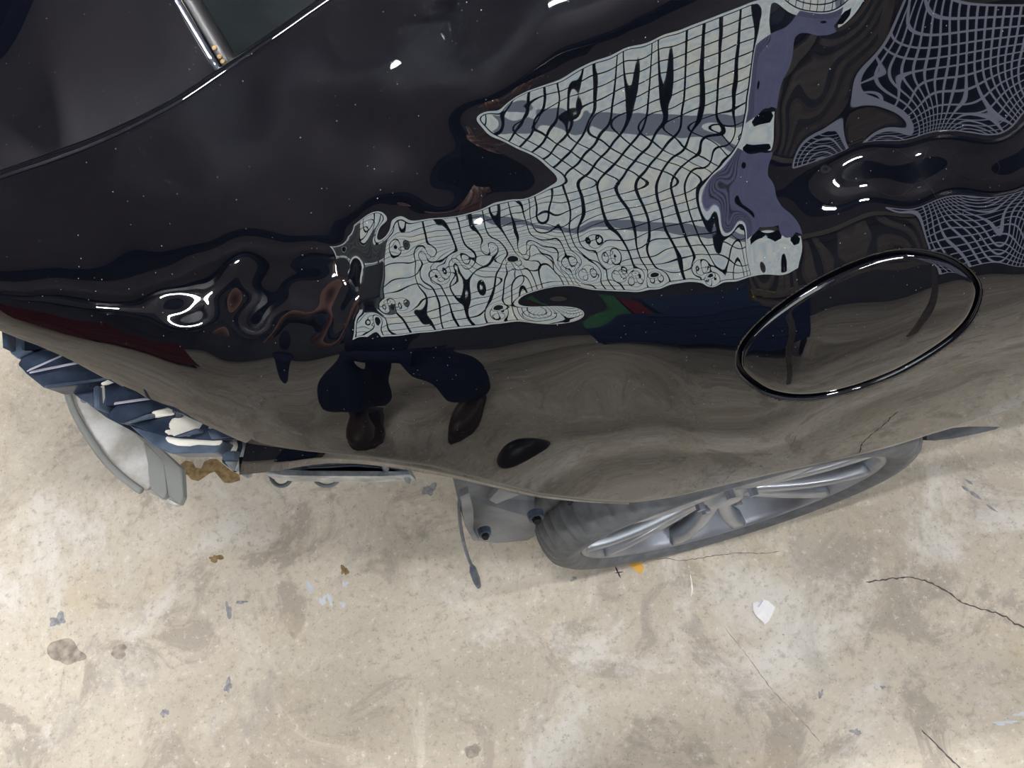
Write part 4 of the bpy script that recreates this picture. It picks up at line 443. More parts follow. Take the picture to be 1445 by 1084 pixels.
    [3691,-7750,4092,0,-4,-3,-3,-1,-2,-4,2,-2,-3,1,-2,0,-4,4,-8,6,-5,-7,8,1,-1,5,-15,-6,2,16,0,-5,1,5,-23,2,18,-11,5,3,11,-11,-4,7,3,-13,0,-5,3,21,-8,4,-13,3,4,2,1,-9,1,-6,-2,7,-5,-4,4,12,-7,7,-8,4,10,-17,-4,5,8,-5,-6,-9,5,9,4,-5,-1,7,-5,-1,3,1,-4,4,-2,0,-3,3,-4,0,-2,1,2,-4,0,0,-2,4,-8,8],
    [4133,-8691,4597,0,-5,-4,-1,-6,1,-1,-4,-4,3,-3,-2,0,-1,-4,4,-8,3,-1,-6,7,3,-10,-2,-1,5,7,-5,-8,14,-13,-3,3,5,-2,-8,11,11,-16,1,9,1,-15,-2,10,4,-8,11,-5,1,-6,-2,4,7,-10,-3,-1,4,1,3,4,-4,-1,2,-5,0,-3,3,2,0,2,-8,0,-4,-1,7,-2,8,1,-4,-8,7,2,-3,-3,8,-6,1,0,1,-3,-2,2,-2,-2,0,-1,-1,0,0,-4,6,-10],
    [4641,-9773,5179,-3,-4,-1,-10,5,-10,-1,-1,2,-6,-2,1,-7,6,-5,-3,3,-9,4,1,0,-4,4,-9,0,8,-1,-1,-1,-8,9,-6,-2,9,-6,-6,13,-3,-1,-2,4,0,-5,-1,4,6,-12,6,5,-2,-6,-2,-2,-3,8,-4,2,-2,4,6,9,-3,-5,-5,-3,-7,-2,-11,29,1,-12,-3,-3,4,2,-6,6,2,-1,-5,9,-8,-1,4,0,-3,2,1,-4,3,-5,3,-5,2,-2,-2,2,-6,4,-4,-1,-3,1],
    [5216,-10999,5836,3,-8,-8,2,-12,3,-3,-5,-2,-2,-2,-1,0,-7,2,-1,-6,4,-4,1,-2,2,-8,6,-2,0,5,-5,-7,8,-4,-5,10,-4,-2,-1,2,4,-1,-8,10,-2,-5,4,5,-5,0,-7,11,-3,-5,-1,-5,1,4,1,0,3,2,-6,12,13,-11,-9,-7,2,-6,-2,8,1,0,-3,1,0,-1,1,2,-4,-1,9,-13,6,3,-7,3,0,-2,0,1,-4,5,-8,4,-4,-1,-3,-2,4,-9,4,-2,-6,6],
    [5900,-12459,6623,1,-9,-6,-6,-1,-6,-6,1,-6,-1,-2,-6,3,-4,-3,-3,4,-7,1,0,-3,1,-1,-3,2,2,-3,1,-3,-2,0,5,-5,2,1,-1,-4,6,-6,7,-6,6,-3,1,3,-3,-6,8,-6,2,0,-3,-1,-3,0,8,2,0,0,1,-9,12,2,-6,0,-5,-2,6,-12,4,0,0,0,2,6,-5,-4,1,2,-8,9,-4,-4,4,0,-7,8,-9,5,-2,-5,3,-3,-4,0,-1,-2,-7,6,-11,1,-1,-4],
    [6588,-13932,7424,-7,-7,-7,-6,-8,-4,-2,-5,-2,-6,0,-3,-5,0,-2,0,-8,4,-4,-1,2,-6,6,-7,4,-3,2,-3,1,-3,0,1,1,0,-2,-3,7,-4,-2,3,2,-4,2,3,-4,5,-6,-2,4,-2,-3,1,1,-2,3,-3,6,2,1,-3,-4,2,0,5,-3,-1,3,-4,-6,-5,1,5,5,-4,-4,9,-7,-3,1,1,-2,-1,-1,2,-6,6,-11,10,-9,2,-2,-1,-5,-1,-2,-2,-4,0,-10,6,-10,-2,-2],
    [7719,-16347,8716,10,-20,-6,-8,-4,-9,-5,-5,-5,1,-12,5,-7,-3,-1,-5,1,-4,2,-6,0,3,-7,5,-4,1,0,-3,-2,3,-1,-2,0,3,-3,3,-5,2,0,1,-3,5,-2,0,2,-4,1,0,-5,4,1,-4,-1,5,-2,4,-4,5,-2,1,2,-12,8,2,-1,1,1,-2,-7,-2,1,0,-2,5,5,-12,4,0,-5,0,-3,3,-1,-7,4,-6,5,-9,1,-4,1,-7,-2,0,-5,-7,-3,-4,-2,-10,-3,-9,3],
    [7720,-16354,8732,-7,-11,-6,-10,-9,-1,-8,-5,-3,-7,3,-11,1,-3,-3,-2,-2,-2,-2,0,-2,-1,-3,4,-5,3,-3,0,1,-4,0,2,2,-7,7,-5,0,1,3,-5,3,-1,2,0,-1,-1,-1,-1,3,-3,-2,1,2,0,-4,4,4,-1,1,-2,-1,-2,-2,4,4,0,-3,0,-5,-7,4,-1,4,1,-7,8,-6,-3,1,-1,0,-5,0,2,-6,2,-6,0,3,-9,-1,-1,-3,-5,-5,-1,-5,-5,-6,-3,-5,-9,-2],
    [653770,-1307691,653951,2,-5,0,-5,-2,-5,-3,-4,-7,-3,-4,-5,-4,-4,-1,-4,-2,1,-1,0,0,2,-2,3,-3,2,-2,2,0,4,6,6,10,10,17,11,11,3,-2,-7,-7,-6,-5,1,3,8,1,-2,-10,-14,-19,-17,-8,0,9,19,16,10,2,-2,-10,-12,-12,-12,-6,-3,1,6,10,15,18,17,13,7,-10,-20,-22,-18,-20,-22,-19,-19,-18,-10,-7,-3,4,4,10,6,12,6,6,8,4,4,4,2,8,2,6,2,1],
    [-655234,1310598,-655392,-4,7,-1,6,2,4,4,1,12,-1,3,8,1,6,-2,7,1,0,-2,5,-2,-2,4,-5,4,-2,2,-6,2,-6,-8,-2,-12,-5,-20,-6,-12,-3,1,4,3,5,4,1,2,-8,8,0,11,9,12,14,1,-1,-4,-18,-14,-4,-3,1,6,12,11,11,6,2,1,-9,-8,-17,-17,-12,-5,-1,12,18,20,13,21,20,16,18,18,10,6,4,-2,-1,-12,-1,-15,-3,-6,-9,-6,-3,-4,-1,-12,2,-10,1,-2],
    [-4,8,-6,3,0,-2,1,0,1,-1,2,-6,6,-1,-3,3,-1,0,-1,1,-2,6,-8,4,2,-2,1,1,-4,2,3,-5,3,-1,-3,3,-3,6,-4,4,-2,-2,0,2,-5,3,-3,1,7,-6,9,-4,0,1,-8,2,-1,-2,3,9,-8,2,-2,3,-2,-2,4,-2,4,-4,5,-7,6,-5,-2,-3,2,5,-1,-1,4,-6,4,0,0,-1,-2,3,1,-2,-2,6,-7,7,-4,0,0,1,-1,-1,-1,5,-6,6,-4,2],
    [-2,2,1,0,-3,3,1,-4,2,0,1,0,-3,3,0,-1,-4,8,-5,-1,3,-3,4,-1,-4,4,1,-4,8,-8,2,2,-7,7,-4,1,0,1,2,-1,1,-3,3,-6,4,-5,5,-4,3,6,-2,1,1,-6,2,-5,-1,1,8,-6,7,-5,0,-2,0,6,-6,6,-4,4,-4,7,-12,7,-8,3,3,-4,4,2,-4,6,-6,2,0,-2,5,-4,1,0,3,-5,8,-9,3,1,-2,3,-4,3,-1,-1,3,-3,1,0],
    [-2,2,1,-2,2,1,-6,7,-2,-3,2,1,0,-1,-3,4,3,-8,3,3,-3,1,-3,4,1,-3,2,3,-9,11,-7,-1,6,-8,2,1,0,1,3,-4,2,4,-10,6,-2,-3,-2,4,1,5,0,5,-9,5,-9,2,-3,0,5,6,-7,2,-2,0,1,-1,3,0,0,0,2,-2,5,-12,4,-7,1,10,-3,-4,7,-4,3,-2,-1,4,-7,6,-2,2,-1,1,-4,5,-2,-2,1,-1,2,-2,1,0,-1,4,-2,-2],
    [0,-3,4,0,-2,2,1,-4,1,4,-4,1,0,0,2,-3,-2,4,1,-4,1,-1,6,-8,6,-2,0,-1,7,-7,3,0,-5,3,-3,0,2,2,-1,6,-7,-2,8,-7,-2,4,-7,1,6,3,6,-7,7,-12,7,-9,-2,3,6,2,-3,-4,1,1,2,-3,5,-3,6,-4,2,-2,2,4,-16,2,1,0,3,3,-3,4,-2,2,-2,-2,5,-4,2,1,-1,1,-3,4,-4,0,2,-3,3,-1,-1,1,3,-5,3,1],
    [-2,3,-1,0,0,-2,3,1,-2,-1,3,-4,4,-3,2,-2,2,0,-5,5,-1,0,-3,5,-6,6,-1,2,-2,0,3,-4,1,-6,6,-6,3,3,1,-2,2,-1,-6,8,-1,-5,-2,-1,2,8,3,-1,-9,7,-5,5,-7,-5,14,-6,-2,0,-2,1,5,1,-2,3,-3,2,-1,3,-1,1,-1,-5,-14,7,4,3,1,0,2,-2,2,-1,-3,6,-3,1,-1,1,-1,-2,0,2,-2,1,-2,1,3,0,-4,5,-1,-2],
    [0,-1,-1,2,3,-4,1,-1,3,-3,2,1,-4,2,0,1,0,-4,5,-4,2,-1,0,-2,7,-7,3,2,2,-3,1,1,-3,3,-10,3,3,0,6,-6,-1,-3,6,-1,5,-2,-4,-10,5,14,-4,-5,0,-5,9,0,9,-11,-2,-6,1,1,2,6,-4,8,-8,5,2,-6,2,-4,4,10,-10,24,-57,14,15,-2,5,0,-1,2,-1,-1,2,-2,4,2,-6,1,0,-6,9,-8,3,0,2,0,-3,5,0,-4,1,3],
    [2,-7,6,0,-4,7,-7,7,-7,7,-8,6,-3,5,-6,2,-3,6,-3,1,-5,5,-3,2,-5,8,-4,4,-5,9,-3,-2,0,-3,0,-3,-3,12,-4,-2,-5,-1,3,7,7,-1,-4,-13,-2,18,-12,-4,0,4,-1,15,6,15,-48,-1,10,7,3,-6,14,-6,-5,7,-1,-9,6,-4,3,-6,11,45,-85,20,6,1,4,3,3,-1,-4,5,-1,1,4,-10,11,-8,-2,2,-6,8,-5,3,0,-2,9,-9,2,3,-1,-2],
    [2,-6,4,-2,6,-8,9,-9,7,-5,6,-8,9,-9,6,-2,3,-7,5,-3,4,-5,3,-1,-2,0,7,-9,12,-3,-5,7,0,-4,-2,-6,0,10,-2,-6,-9,4,-1,13,10,8,-5,-15,-10,5,-8,-5,2,8,10,0,19,-3,-21,-7,1,7,5,-10,17,3,-27,24,-8,-8,16,-27,27,-31,56,-124,178,-66,-70,28,18,2,0,-8,12,-8,7,3,-5,1,-3,-3,2,-1,-2,-1,8,-7,-1,11,-9,4,3,-6,1,2],
    [3,-9,7,1,-6,6,-2,1,-1,-1,1,6,-12,10,-6,2,0,4,-7,4,-1,0,-3,-1,5,-4,-2,10,-7,4,6,-7,5,0,-1,-5,-9,14,-8,-9,2,-6,6,10,13,10,3,6,-27,-41,-2,16,15,5,0,12,-3,1,3,-9,-4,7,7,-29,37,-10,-32,57,-66,49,-45,54,-50,29,-12,15,29,-80,16,40,-8,-1,-14,8,-3,12,-1,1,-6,1,-8,6,-2,-2,2,3,-9,10,1,-6,3,5,-10,9,-6,0],
    [4,-10,5,0,4,-3,-2,3,-1,2,0,-8,13,-11,6,0,-4,0,6,-5,1,1,-3,2,-5,1,2,0,5,-3,1,5,-6,7,5,1,-8,-18,-4,10,-1,-3,-3,8,24,0,6,23,-24,-93,29,26,11,-1,8,1,-1,0,13,-3,-17,13,15,-43,47,-45,32,-31,13,-9,19,-21,15,8,-15,-15,5,55,-5,-37,-2,-7,-1,2,10,9,7,-8,-9,-2,0,5,-3,1,3,-7,9,-5,2,1,5,-13,12,-11,9,-3],
    [5,-13,9,-1,-1,1,1,-1,0,2,-4,6,-8,6,1,-9,11,-5,-1,3,0,-4,5,-6,-1,0,0,1,4,0,-2,-3,6,3,2,19,4,-63,14,11,11,-5,-9,3,21,2,3,-13,-7,-14,-15,19,14,-2,-6,9,0,-2,12,5,-18,9,-11,61,-89,-14,90,-94,58,-15,9,2,-20,23,-13,-38,47,54,-36,-25,-8,0,-8,12,12,6,-9,-15,10,4,1,-8,6,2,-6,9,-5,-4,6,-1,-7,12,-8,5,-7,3],
    [4,-8,1,4,-2,2,-3,4,0,-4,2,2,-2,1,-5,11,-14,11,-5,4,-3,5,-5,0,-1,-7,2,4,0,0,1,1,-4,2,8,4,5,-12,-14,10,9,8,-17,-14,16,-9,4,0,-7,10,-8,3,27,-33,15,2,2,-11,3,32,-21,20,-88,92,-80,58,-19,10,3,-11,10,-9,10,-8,-17,49,-15,-49,32,30,-18,-37,15,23,3,-8,-17,9,1,-4,3,4,-3,3,2,-2,-1,3,-7,0,6,0,-4,3,-2,-1],
    [6,-16,14,-8,6,-4,6,-7,3,1,1,-4,6,-7,5,-7,11,-10,5,0,4,-4,5,-3,-6,-1,-5,4,5,-2,-2,-4,8,-2,3,-6,1,15,-3,-4,3,19,18,-39,-62,30,11,8,7,14,-28,15,33,-42,19,12,-9,-16,-16,0,75,-111,71,-36,28,-6,2,-5,-5,10,-2,-14,23,-7,-29,131,-145,-84,162,-6,-29,-11,23,-5,-5,-11,4,1,-1,-4,-3,-2,11,3,3,-3,-2,0,-8,9,2,-7,7,-10,3,0],
    [2,-2,-6,10,-7,5,-6,7,-4,4,-5,4,-4,5,-5,3,-5,4,2,-3,5,2,-1,0,1,-8,-10,4,6,-3,-4,9,-5,1,-5,4,-5,20,-2,-2,4,5,29,0,-88,-5,23,8,28,17,-27,-33,76,-52,46,-9,-30,-2,-31,42,-40,32,9,6,-32,24,-2,-12,10,9,-15,2,-2,4,14,-61,47,43,-35,-16,-5,11,19,-1,-16,-4,10,3,-7,-11,-13,12,4,11,8,-8,0,-9,8,-2,0,1,-9,3,-1,1],
    [4,-11,11,-7,3,-2,4,-3,3,-5,7,-4,-1,2,-2,1,-2,0,-1,6,-4,9,-2,6,-5,-1,-12,-5,-1,2,5,-1,2,1,-1,-11,9,11,8,-3,-1,5,-4,1,-9,-25,-16,12,32,48,15,-124,-12,157,-23,-85,-39,71,-37,19,-6,28,-16,-18,21,9,-23,11,5,-15,7,7,18,-67,53,-3,20,-22,-23,1,6,5,29,-3,-6,-7,5,-12,-2,0,-7,-10,15,5,3,5,1,-1,-9,7,0,-12,-3,2,2,-2],
    [-2,6,-6,1,1,-1,0,2,-4,7,-4,-1,5,-6,2,-1,-1,-1,1,-2,6,0,8,-4,10,-2,-2,-30,-6,11,7,3,3,-2,-6,1,-3,19,5,-6,-2,-7,-5,-2,24,-22,-22,-9,5,47,105,42,-308,220,-118,-51,112,-87,160,-79,-21,-11,13,12,5,-11,9,-27,12,32,-29,3,-12,59,-36,24,-117,92,5,-52,-9,87,3,-13,-20,-14,-9,12,5,1,-7,-4,-7,5,6,11,6,3,-14,12,-22,-7,1,4,5,2],
    [-6,14,-9,1,-2,1,2,-5,8,-5,-1,8,-9,5,0,-6,2,1,-5,3,2,1,5,4,-6,10,12,-14,-36,5,10,7,4,-2,0,-6,3,10,6,-10,-7,-5,-6,12,21,-7,-11,-15,4,32,3,41,14,-202,35,81,44,53,-60,-186,170,42,-36,-22,-17,14,24,-8,-3,-20,-10,58,-5,-96,40,42,-24,82,-113,-21,90,39,-45,-14,-27,-12,5,18,18,0,-10,-10,-6,-5,11,5,24,19,-16,-21,-26,-6,15,7,9,-2],
    [-14,33,-21,0,1,2,-6,8,-5,1,7,-10,6,-1,-1,2,-2,-7,5,-7,7,5,0,3,3,-3,4,-6,-4,-9,0,4,3,8,1,-6,-7,18,-16,1,-11,0,-7,15,23,8,1,-10,-28,6,-56,14,116,-79,17,142,-237,26,-4,185,-92,-103,113,-65,33,39,-119,104,5,-91,79,44,-89,-2,11,18,49,-54,-27,37,30,-14,-7,-22,-27,-11,12,29,19,13,-26,-8,-13,-6,1,14,26,40,17,-122,-18,42,19,15,-4,3],
    [-24,54,-31,1,-3,0,5,-6,4,1,-3,4,2,-6,4,1,-4,4,-13,6,-4,10,6,-6,1,3,-13,13,-1,-9,1,-1,4,7,7,8,-11,-28,1,8,4,-16,-2,6,23,19,13,3,-55,-69,67,41,-24,34,-21,-119,178,-98,57,-47,35,1,-97,99,4,-46,54,-70,11,107,-130,-86,129,86,-7,-75,-1,-31,43,24,-15,-21,1,-13,-40,9,19,23,35,1,-24,-23,-7,3,-3,27,9,21,-4,-143,75,43,17,-9,-3,-4],
    [-36,81,-47,-1,4,-3,-1,2,-1,4,-2,-1,-3,10,-6,4,2,-6,0,-7,-5,16,-4,5,-5,-6,4,-2,7,4,-11,5,0,2,7,15,19,-72,10,4,8,0,-12,-17,17,18,28,33,25,-102,-36,-10,24,42,53,-61,-7,49,-75,65,-96,90,43,-98,23,-9,31,-4,5,-45,153,-202,51,85,-36,-81,27,71,8,-5,-32,-26,-1,14,-41,8,37,11,12,23,-74,2,35,16,-5,-17,-24,-21,-26,50,61,5,-16,-15,-10,2],
    [-56,122,-66,0,-2,-1,1,-1,4,-5,3,1,1,-5,8,-1,5,1,-2,-15,-3,7,6,-8,1,1,-3,6,6,-5,7,-6,3,-2,6,4,-7,11,-25,-5,3,24,-6,-47,-6,27,30,29,30,2,-88,-39,38,-15,-7,58,-36,62,-62,45,-19,-22,-19,54,13,-61,21,37,-97,40,-16,212,-186,28,5,-163,165,32,-13,-14,-20,-31,-10,-2,-12,77,4,-24,-28,-7,-5,61,21,-7,-12,-33,-57,-100,8,313,-47,-67,-40,-4,-10,4],
    [-78,170,-94,0,1,3,-7,5,-8,12,-7,0,-4,5,2,6,3,2,4,-4,-23,-1,1,4,0,4,2,-1,2,11,-5,1,-2,-2,-2,-5,0,15,-2,-28,0,21,33,8,-53,-19,1,49,-18,21,-4,-21,4,-38,37,-19,33,-18,3,-45,97,-56,18,-1,-91,152,-81,-23,67,-14,-95,3,230,-222,-121,330,-1,-201,35,22,-5,-10,-39,-86,208,32,-58,-64,-63,-68,225,17,-45,-25,-20,-36,-37,-47,80,187,-67,-61,-20,-15,7,-6],
    [-104,223,-119,-3,5,-5,5,-9,9,-6,0,-2,-1,1,3,6,2,8,2,13,-6,-54,1,18,11,-2,3,1,4,-2,10,-7,-4,1,-9,-10,-1,29,6,-37,-3,46,26,-13,8,-61,-38,33,-31,39,41,-10,41,-74,40,-70,21,49,21,-45,-58,67,-39,12,118,-173,80,8,-16,-11,38,60,-241,85,183,-19,-150,23,30,-14,-8,-1,-18,50,135,-77,-74,-55,-18,43,120,-39,-21,-28,-16,0,-4,54,21,-63,27,-3,-9,-3,-3,1],
    [-141,303,-167,6,-6,8,-2,1,-10,8,-6,-4,4,-4,4,4,5,-1,11,3,30,-44,-26,2,10,8,4,-2,2,13,-5,0,-10,3,-14,-17,-2,39,40,-76,4,70,24,-84,87,-38,-103,-26,21,68,37,-44,116,-55,-108,35,42,-15,-23,8,40,-20,20,-16,-70,74,-36,50,-28,-9,-6,50,-77,91,72,-202,-115,261,-39,-45,-9,25,-5,49,-16,4,-26,-26,13,35,-46,20,0,-14,-7,8,26,70,41,-211,22,49,13,1,0,-2],
    [-182,391,-214,-2,5,2,7,-3,-4,-12,6,-2,2,-5,5,1,5,4,-1,15,-7,7,-18,-10,-2,8,-1,10,-2,6,6,-13,-3,-1,-6,-24,-30,48,107,-125,11,81,2,-155,150,-22,25,-234,176,23,-16,20,-139,162,-79,136,-84,-51,-18,42,4,-12,-11,66,-60,23,13,-79,99,-30,13,-93,72,127,-251,-13,274,-72,-108,14,0,-12,50,21,-58,16,34,18,-27,-11,-41,37,-5,7,-22,-5,41,57,-13,-76,-35,11,17,14,7,3],
    [-233,501,-275,-1,2,0,10,10,-5,-27,7,10,-3,2,-14,18,-8,1,7,1,-1,13,-5,-16,4,0,8,-9,12,-2,3,1,-10,-6,0,-7,-55,-8,156,-64,41,-4,-121,34,-5,-75,171,117,-99,-176,61,127,-198,158,34,-184,89,-62,134,-59,-7,51,-23,-101,137,-66,-11,60,-76,93,-93,3,36,61,-108,18,53,-14,-30,2,-11,12,45,18,-97,4,65,45,-49,-20,-35,37,11,-16,11,-13,18,18,-9,-17,-34,-2,15,9,8,0],
    [-302,654,-361,1,-6,6,2,14,0,-14,0,9,4,-6,-9,-6,2,4,5,1,-1,9,0,-1,-9,16,-3,-13,-9,17,21,0,-25,-10,-24,94,-21,-161,-151,549,-3,-222,-690,1099,-763,531,-279,88,-103,119,-21,-141,229,-278,116,252,-199,-13,-100,86,35,-38,92,-85,-24,16,52,0,-56,15,7,-32,244,-410,65,347,-215,-89,83,35,-12,-32,21,21,-22,-36,40,18,18,-26,-44,0,18,10,9,23,-25,-7,-9,-15,4,-4,12,12,-1,3],
    [-399,867,-475,-4,1,-9,2,11,8,-4,4,6,5,6,-13,-33,5,11,1,2,7,2,4,-11,7,7,22,-42,-24,40,33,-34,-21,32,-93,152,227,-186,-771,939,-231,-359,599,-480,335,-216,112,-76,42,-14,-49,183,-188,113,-82,42,1,-67,116,-6,-78,-25,-3,106,-133,87,92,-180,79,-48,174,-277,204,-65,-48,164,-51,-139,23,80,43,-40,-54,22,1,1,12,-2,24,14,-18,-83,15,37,31,21,15,-75,-49,26,16,21,7,-1,4,-1],
    [-532,1151,-622,4,-18,-4,-12,6,18,15,5,-5,5,6,11,-39,-7,-3,5,3,5,10,-4,2,-19,26,32,-33,-46,36,53,-34,-43,-56,124,-119,70,134,359,-574,-414,295,616,-532,346,-505,307,-43,56,56,-118,-27,66,96,-47,-126,33,38,-1,-6,28,-61,-22,66,73,-94,-211,318,18,-171,38,142,-339,310,127,-488,219,124,-114,58,21,-22,-23,-14,21,-4,-9,-10,20,18,27,-64,-30,34,19,25,22,-51,-61,1,46,21,1,1,-5,-3],
    [-721,1545,-821,1,-2,-20,-22,-28,40,56,-17,-12,3,18,1,-12,-17,-2,-9,-3,7,7,22,-7,-28,-1,51,12,-42,-9,29,7,-41,-53,152,-68,-194,148,331,-725,678,-28,-362,102,-56,105,75,-127,-5,78,-46,22,-15,-34,8,41,34,27,-85,-107,112,102,-165,48,60,49,-93,-33,-68,171,-111,227,-259,89,-16,-112,103,90,-80,20,-11,-12,5,6,18,25,-96,19,22,12,-4,9,1,-12,14,-2,-18,-18,-18,35,30,1,-10,-11,1,0],
    [-970,2041,-1054,-4,0,-12,-29,-35,-7,78,-10,-6,8,12,10,-2,-8,-17,-9,-11,-8,13,43,27,-54,-13,-15,57,57,-62,-132,118,11,32,6,-159,-12,133,209,-429,161,151,-102,9,-82,291,-257,-92,109,36,-63,139,-111,-178,120,117,11,20,-13,-52,-90,42,41,-58,108,-54,176,-237,-9,130,-64,-100,65,2,121,75,-204,-87,249,-146,-12,48,1,-17,23,-3,-18,-11,7,-18,-1,57,1,-12,-14,-12,-30,-20,9,144,-35,-47,-16,0,-2,2],
    [-1284,2662,-1364,2,10,-3,-18,-48,-16,13,17,12,5,9,34,-2,-11,-19,-10,-12,-28,14,63,59,-50,-63,8,0,43,50,-92,-133,142,-63,14,344,-213,-276,370,-54,-328,192,-29,49,36,216,-597,615,-260,-126,168,-206,186,82,-52,-187,41,40,74,214,-237,-32,96,-117,-19,-20,60,62,68,-116,-31,29,136,-335,335,13,-207,-19,176,-88,-13,27,14,-26,-9,-6,21,-9,-14,-11,35,21,-1,-17,-17,-20,-17,4,70,58,-54,-24,-13,-2,4,-3],
    [-1648,3368,-1710,-1,13,23,13,-28,-114,0,50,31,-14,-18,19,66,-41,-7,-11,-5,0,-12,-26,106,107,-175,-159,137,91,-83,143,-7,-156,39,-36,-106,109,356,-514,-97,655,-367,77,-60,-151,-43,469,-311,32,-194,430,-398,144,201,-137,-136,-11,61,26,-89,129,80,-10,0,-217,133,-67,52,-8,-69,50,62,31,-37,-84,69,-6,-30,22,-19,39,-6,-5,-12,-10,-5,-3,1,-3,12,56,-16,-29,-16,-10,-6,0,19,61,0,-50,-8,6,-3,7,-1],
    [-2036,4128,-2104,4,6,23,45,61,-89,-152,99,26,-8,-49,-64,66,56,6,16,2,9,-44,-52,-79,233,-27,-222,103,220,-134,-255,76,185,165,-61,-334,78,313,-687,708,34,-391,98,49,3,-144,181,-201,274,-63,-237,292,-6,-186,56,-49,53,12,-30,-56,62,31,43,-10,-13,-31,1,-3,-12,1,-5,-34,40,114,-151,24,64,13,-85,-7,-58,157,-2,-50,-31,-10,2,-1,11,31,85,-66,-48,-12,-11,0,20,98,-3,-205,137,17,-16,-3,-13,3],
    [-2412,4874,-2484,-4,-6,-3,33,95,158,-171,-109,-14,14,-8,-61,-18,98,48,6,20,13,-27,-34,-111,-137,213,120,-25,-15,-64,-116,-44,96,227,-8,-54,81,-248,-35,185,-501,844,-592,182,129,-208,85,-17,-23,129,-123,44,-74,-147,225,70,-46,-17,-8,9,-44,-156,39,138,81,-34,-27,-20,-14,22,9,-68,11,76,-71,-5,54,31,-89,3,-33,73,38,-28,-50,-22,2,30,72,136,-197,-58,27,11,22,18,35,-6,-106,-70,58,70,34,-5,-10,2],
    [-2753,5571,-2837,2,-7,7,-1,24,97,75,-158,-61,-18,28,57,-42,-22,16,16,6,12,33,-53,-55,-62,70,164,19,-155,-45,75,41,-51,-232,204,322,36,-883,449,410,-109,-576,553,-194,-34,215,-293,283,-279,178,-87,-14,16,196,-167,17,5,-2,19,53,-17,-217,-33,204,67,-38,-27,-23,-11,16,50,12,-77,9,-36,1,23,-8,-25,92,118,-131,-87,8,15,10,38,33,41,-97,-150,103,54,28,3,14,-14,-50,-63,36,-9,41,19,12,-2,-1],
    [-3058,6214,-3158,-4,14,1,7,-53,-68,139,31,-46,-22,10,38,-1,-57,-14,3,-7,-20,53,11,-24,-32,20,185,-52,-314,71,147,57,24,37,-168,-17,-221,214,315,-600,563,-126,-39,-178,120,-4,9,-5,61,-26,-14,50,-187,30,82,42,-29,-36,-24,-1,81,265,-109,-237,-13,18,20,6,8,16,7,15,-2,-19,-18,-11,6,1,-8,97,69,-202,-20,47,32,29,18,-6,-53,-73,44,3,35,23,18,-12,-14,-45,3,64,-26,-23,3,12,5,1],
    [-3350,6846,-3498,3,3,-1,-21,-20,-17,11,52,21,-2,-2,2,3,-4,-36,-32,-7,38,33,-12,29,19,8,-60,-237,41,167,102,40,42,-87,-354,-1,85,403,157,151,-1172,709,-14,52,-124,3,74,-101,12,3,75,-14,22,-66,-19,31,8,-17,-5,25,52,38,32,-68,-67,-17,-6,13,6,2,1,9,20,4,-12,1,17,12,10,-75,-170,100,100,25,15,1,-13,-23,-54,-22,55,10,1,5,-6,0,-14,13,64,-1,-44,-31,-2,-4,14,-4],
    [-3673,7533,-3865,2,-5,-4,-10,-4,1,-10,27,16,11,-2,-9,13,7,-21,-13,-10,-18,-2,57,22,-2,-48,-87,-2,72,47,49,-21,-84,-90,93,-15,106,62,-101,-70,117,-152,35,86,-21,-11,0,-31,25,-19,16,-24,65,-4,-33,-8,-6,4,-2,10,8,3,25,1,-19,-19,-7,-7,-6,3,-6,23,10,6,-10,1,-6,4,-22,-31,-9,28,15,16,9,2,-1,-17,-20,-20,29,24,-1,-9,-1,-7,3,22,12,1,-13,-12,-18,5,-5,4],
    [-4109,8449,-4352,-1,2,-7,0,-4,5,-2,5,20,4,8,-10,-19,-2,19,5,-5,-27,-4,27,14,-17,-39,-26,48,65,22,-58,-37,-55,11,96,15,17,-21,-103,-49,229,-126,-24,40,15,-22,-3,10,3,-18,-1,12,22,12,-17,-16,1,-9,-5,-2,-4,6,19,11,-1,-9,-5,-6,-10,-16,14,10,18,-9,-2,-12,-7,-8,-4,3,22,3,-10,-3,3,-1,0,-5,-6,16,31,-15,-17,-3,-5,3,10,9,5,5,-6,-15,0,-15,9,-7],
    [-4649,9571,-4935,-3,-4,3,-3,5,-2,3,6,1,16,-9,-3,-8,-8,12,6,7,11,-5,-34,2,0,-10,14,51,23,-66,-29,2,-6,11,60,4,-2,-24,-75,-12,144,-49,-37,17,17,-17,-2,6,12,-20,1,19,14,-1,-10,1,-7,-9,-7,-25,-7,7,26,5,10,10,0,-11,-11,-18,-11,39,3,-4,-14,-15,-4,-13,4,22,47,-14,-33,-10,-4,7,0,1,15,23,0,-15,-7,-11,-1,-2,9,6,20,-10,-7,-6,-12,8,-11,9],
    [-5300,10930,-5653,2,2,-3,0,9,0,-6,8,9,-8,5,-2,-8,3,0,13,10,26,-75,-4,26,19,-10,51,3,-51,-68,32,36,-4,6,13,7,-16,-14,-29,-1,72,-17,-21,11,3,-18,10,4,-1,-3,7,9,5,-2,1,1,-4,1,-16,-26,-37,-1,28,19,24,21,12,-6,-21,-30,-20,37,10,-15,-9,-2,-14,-4,-5,24,39,-17,-26,-2,-3,5,-3,14,9,11,-3,-1,-12,-6,-9,6,-8,15,10,-5,-13,1,1,-11,9,-7],
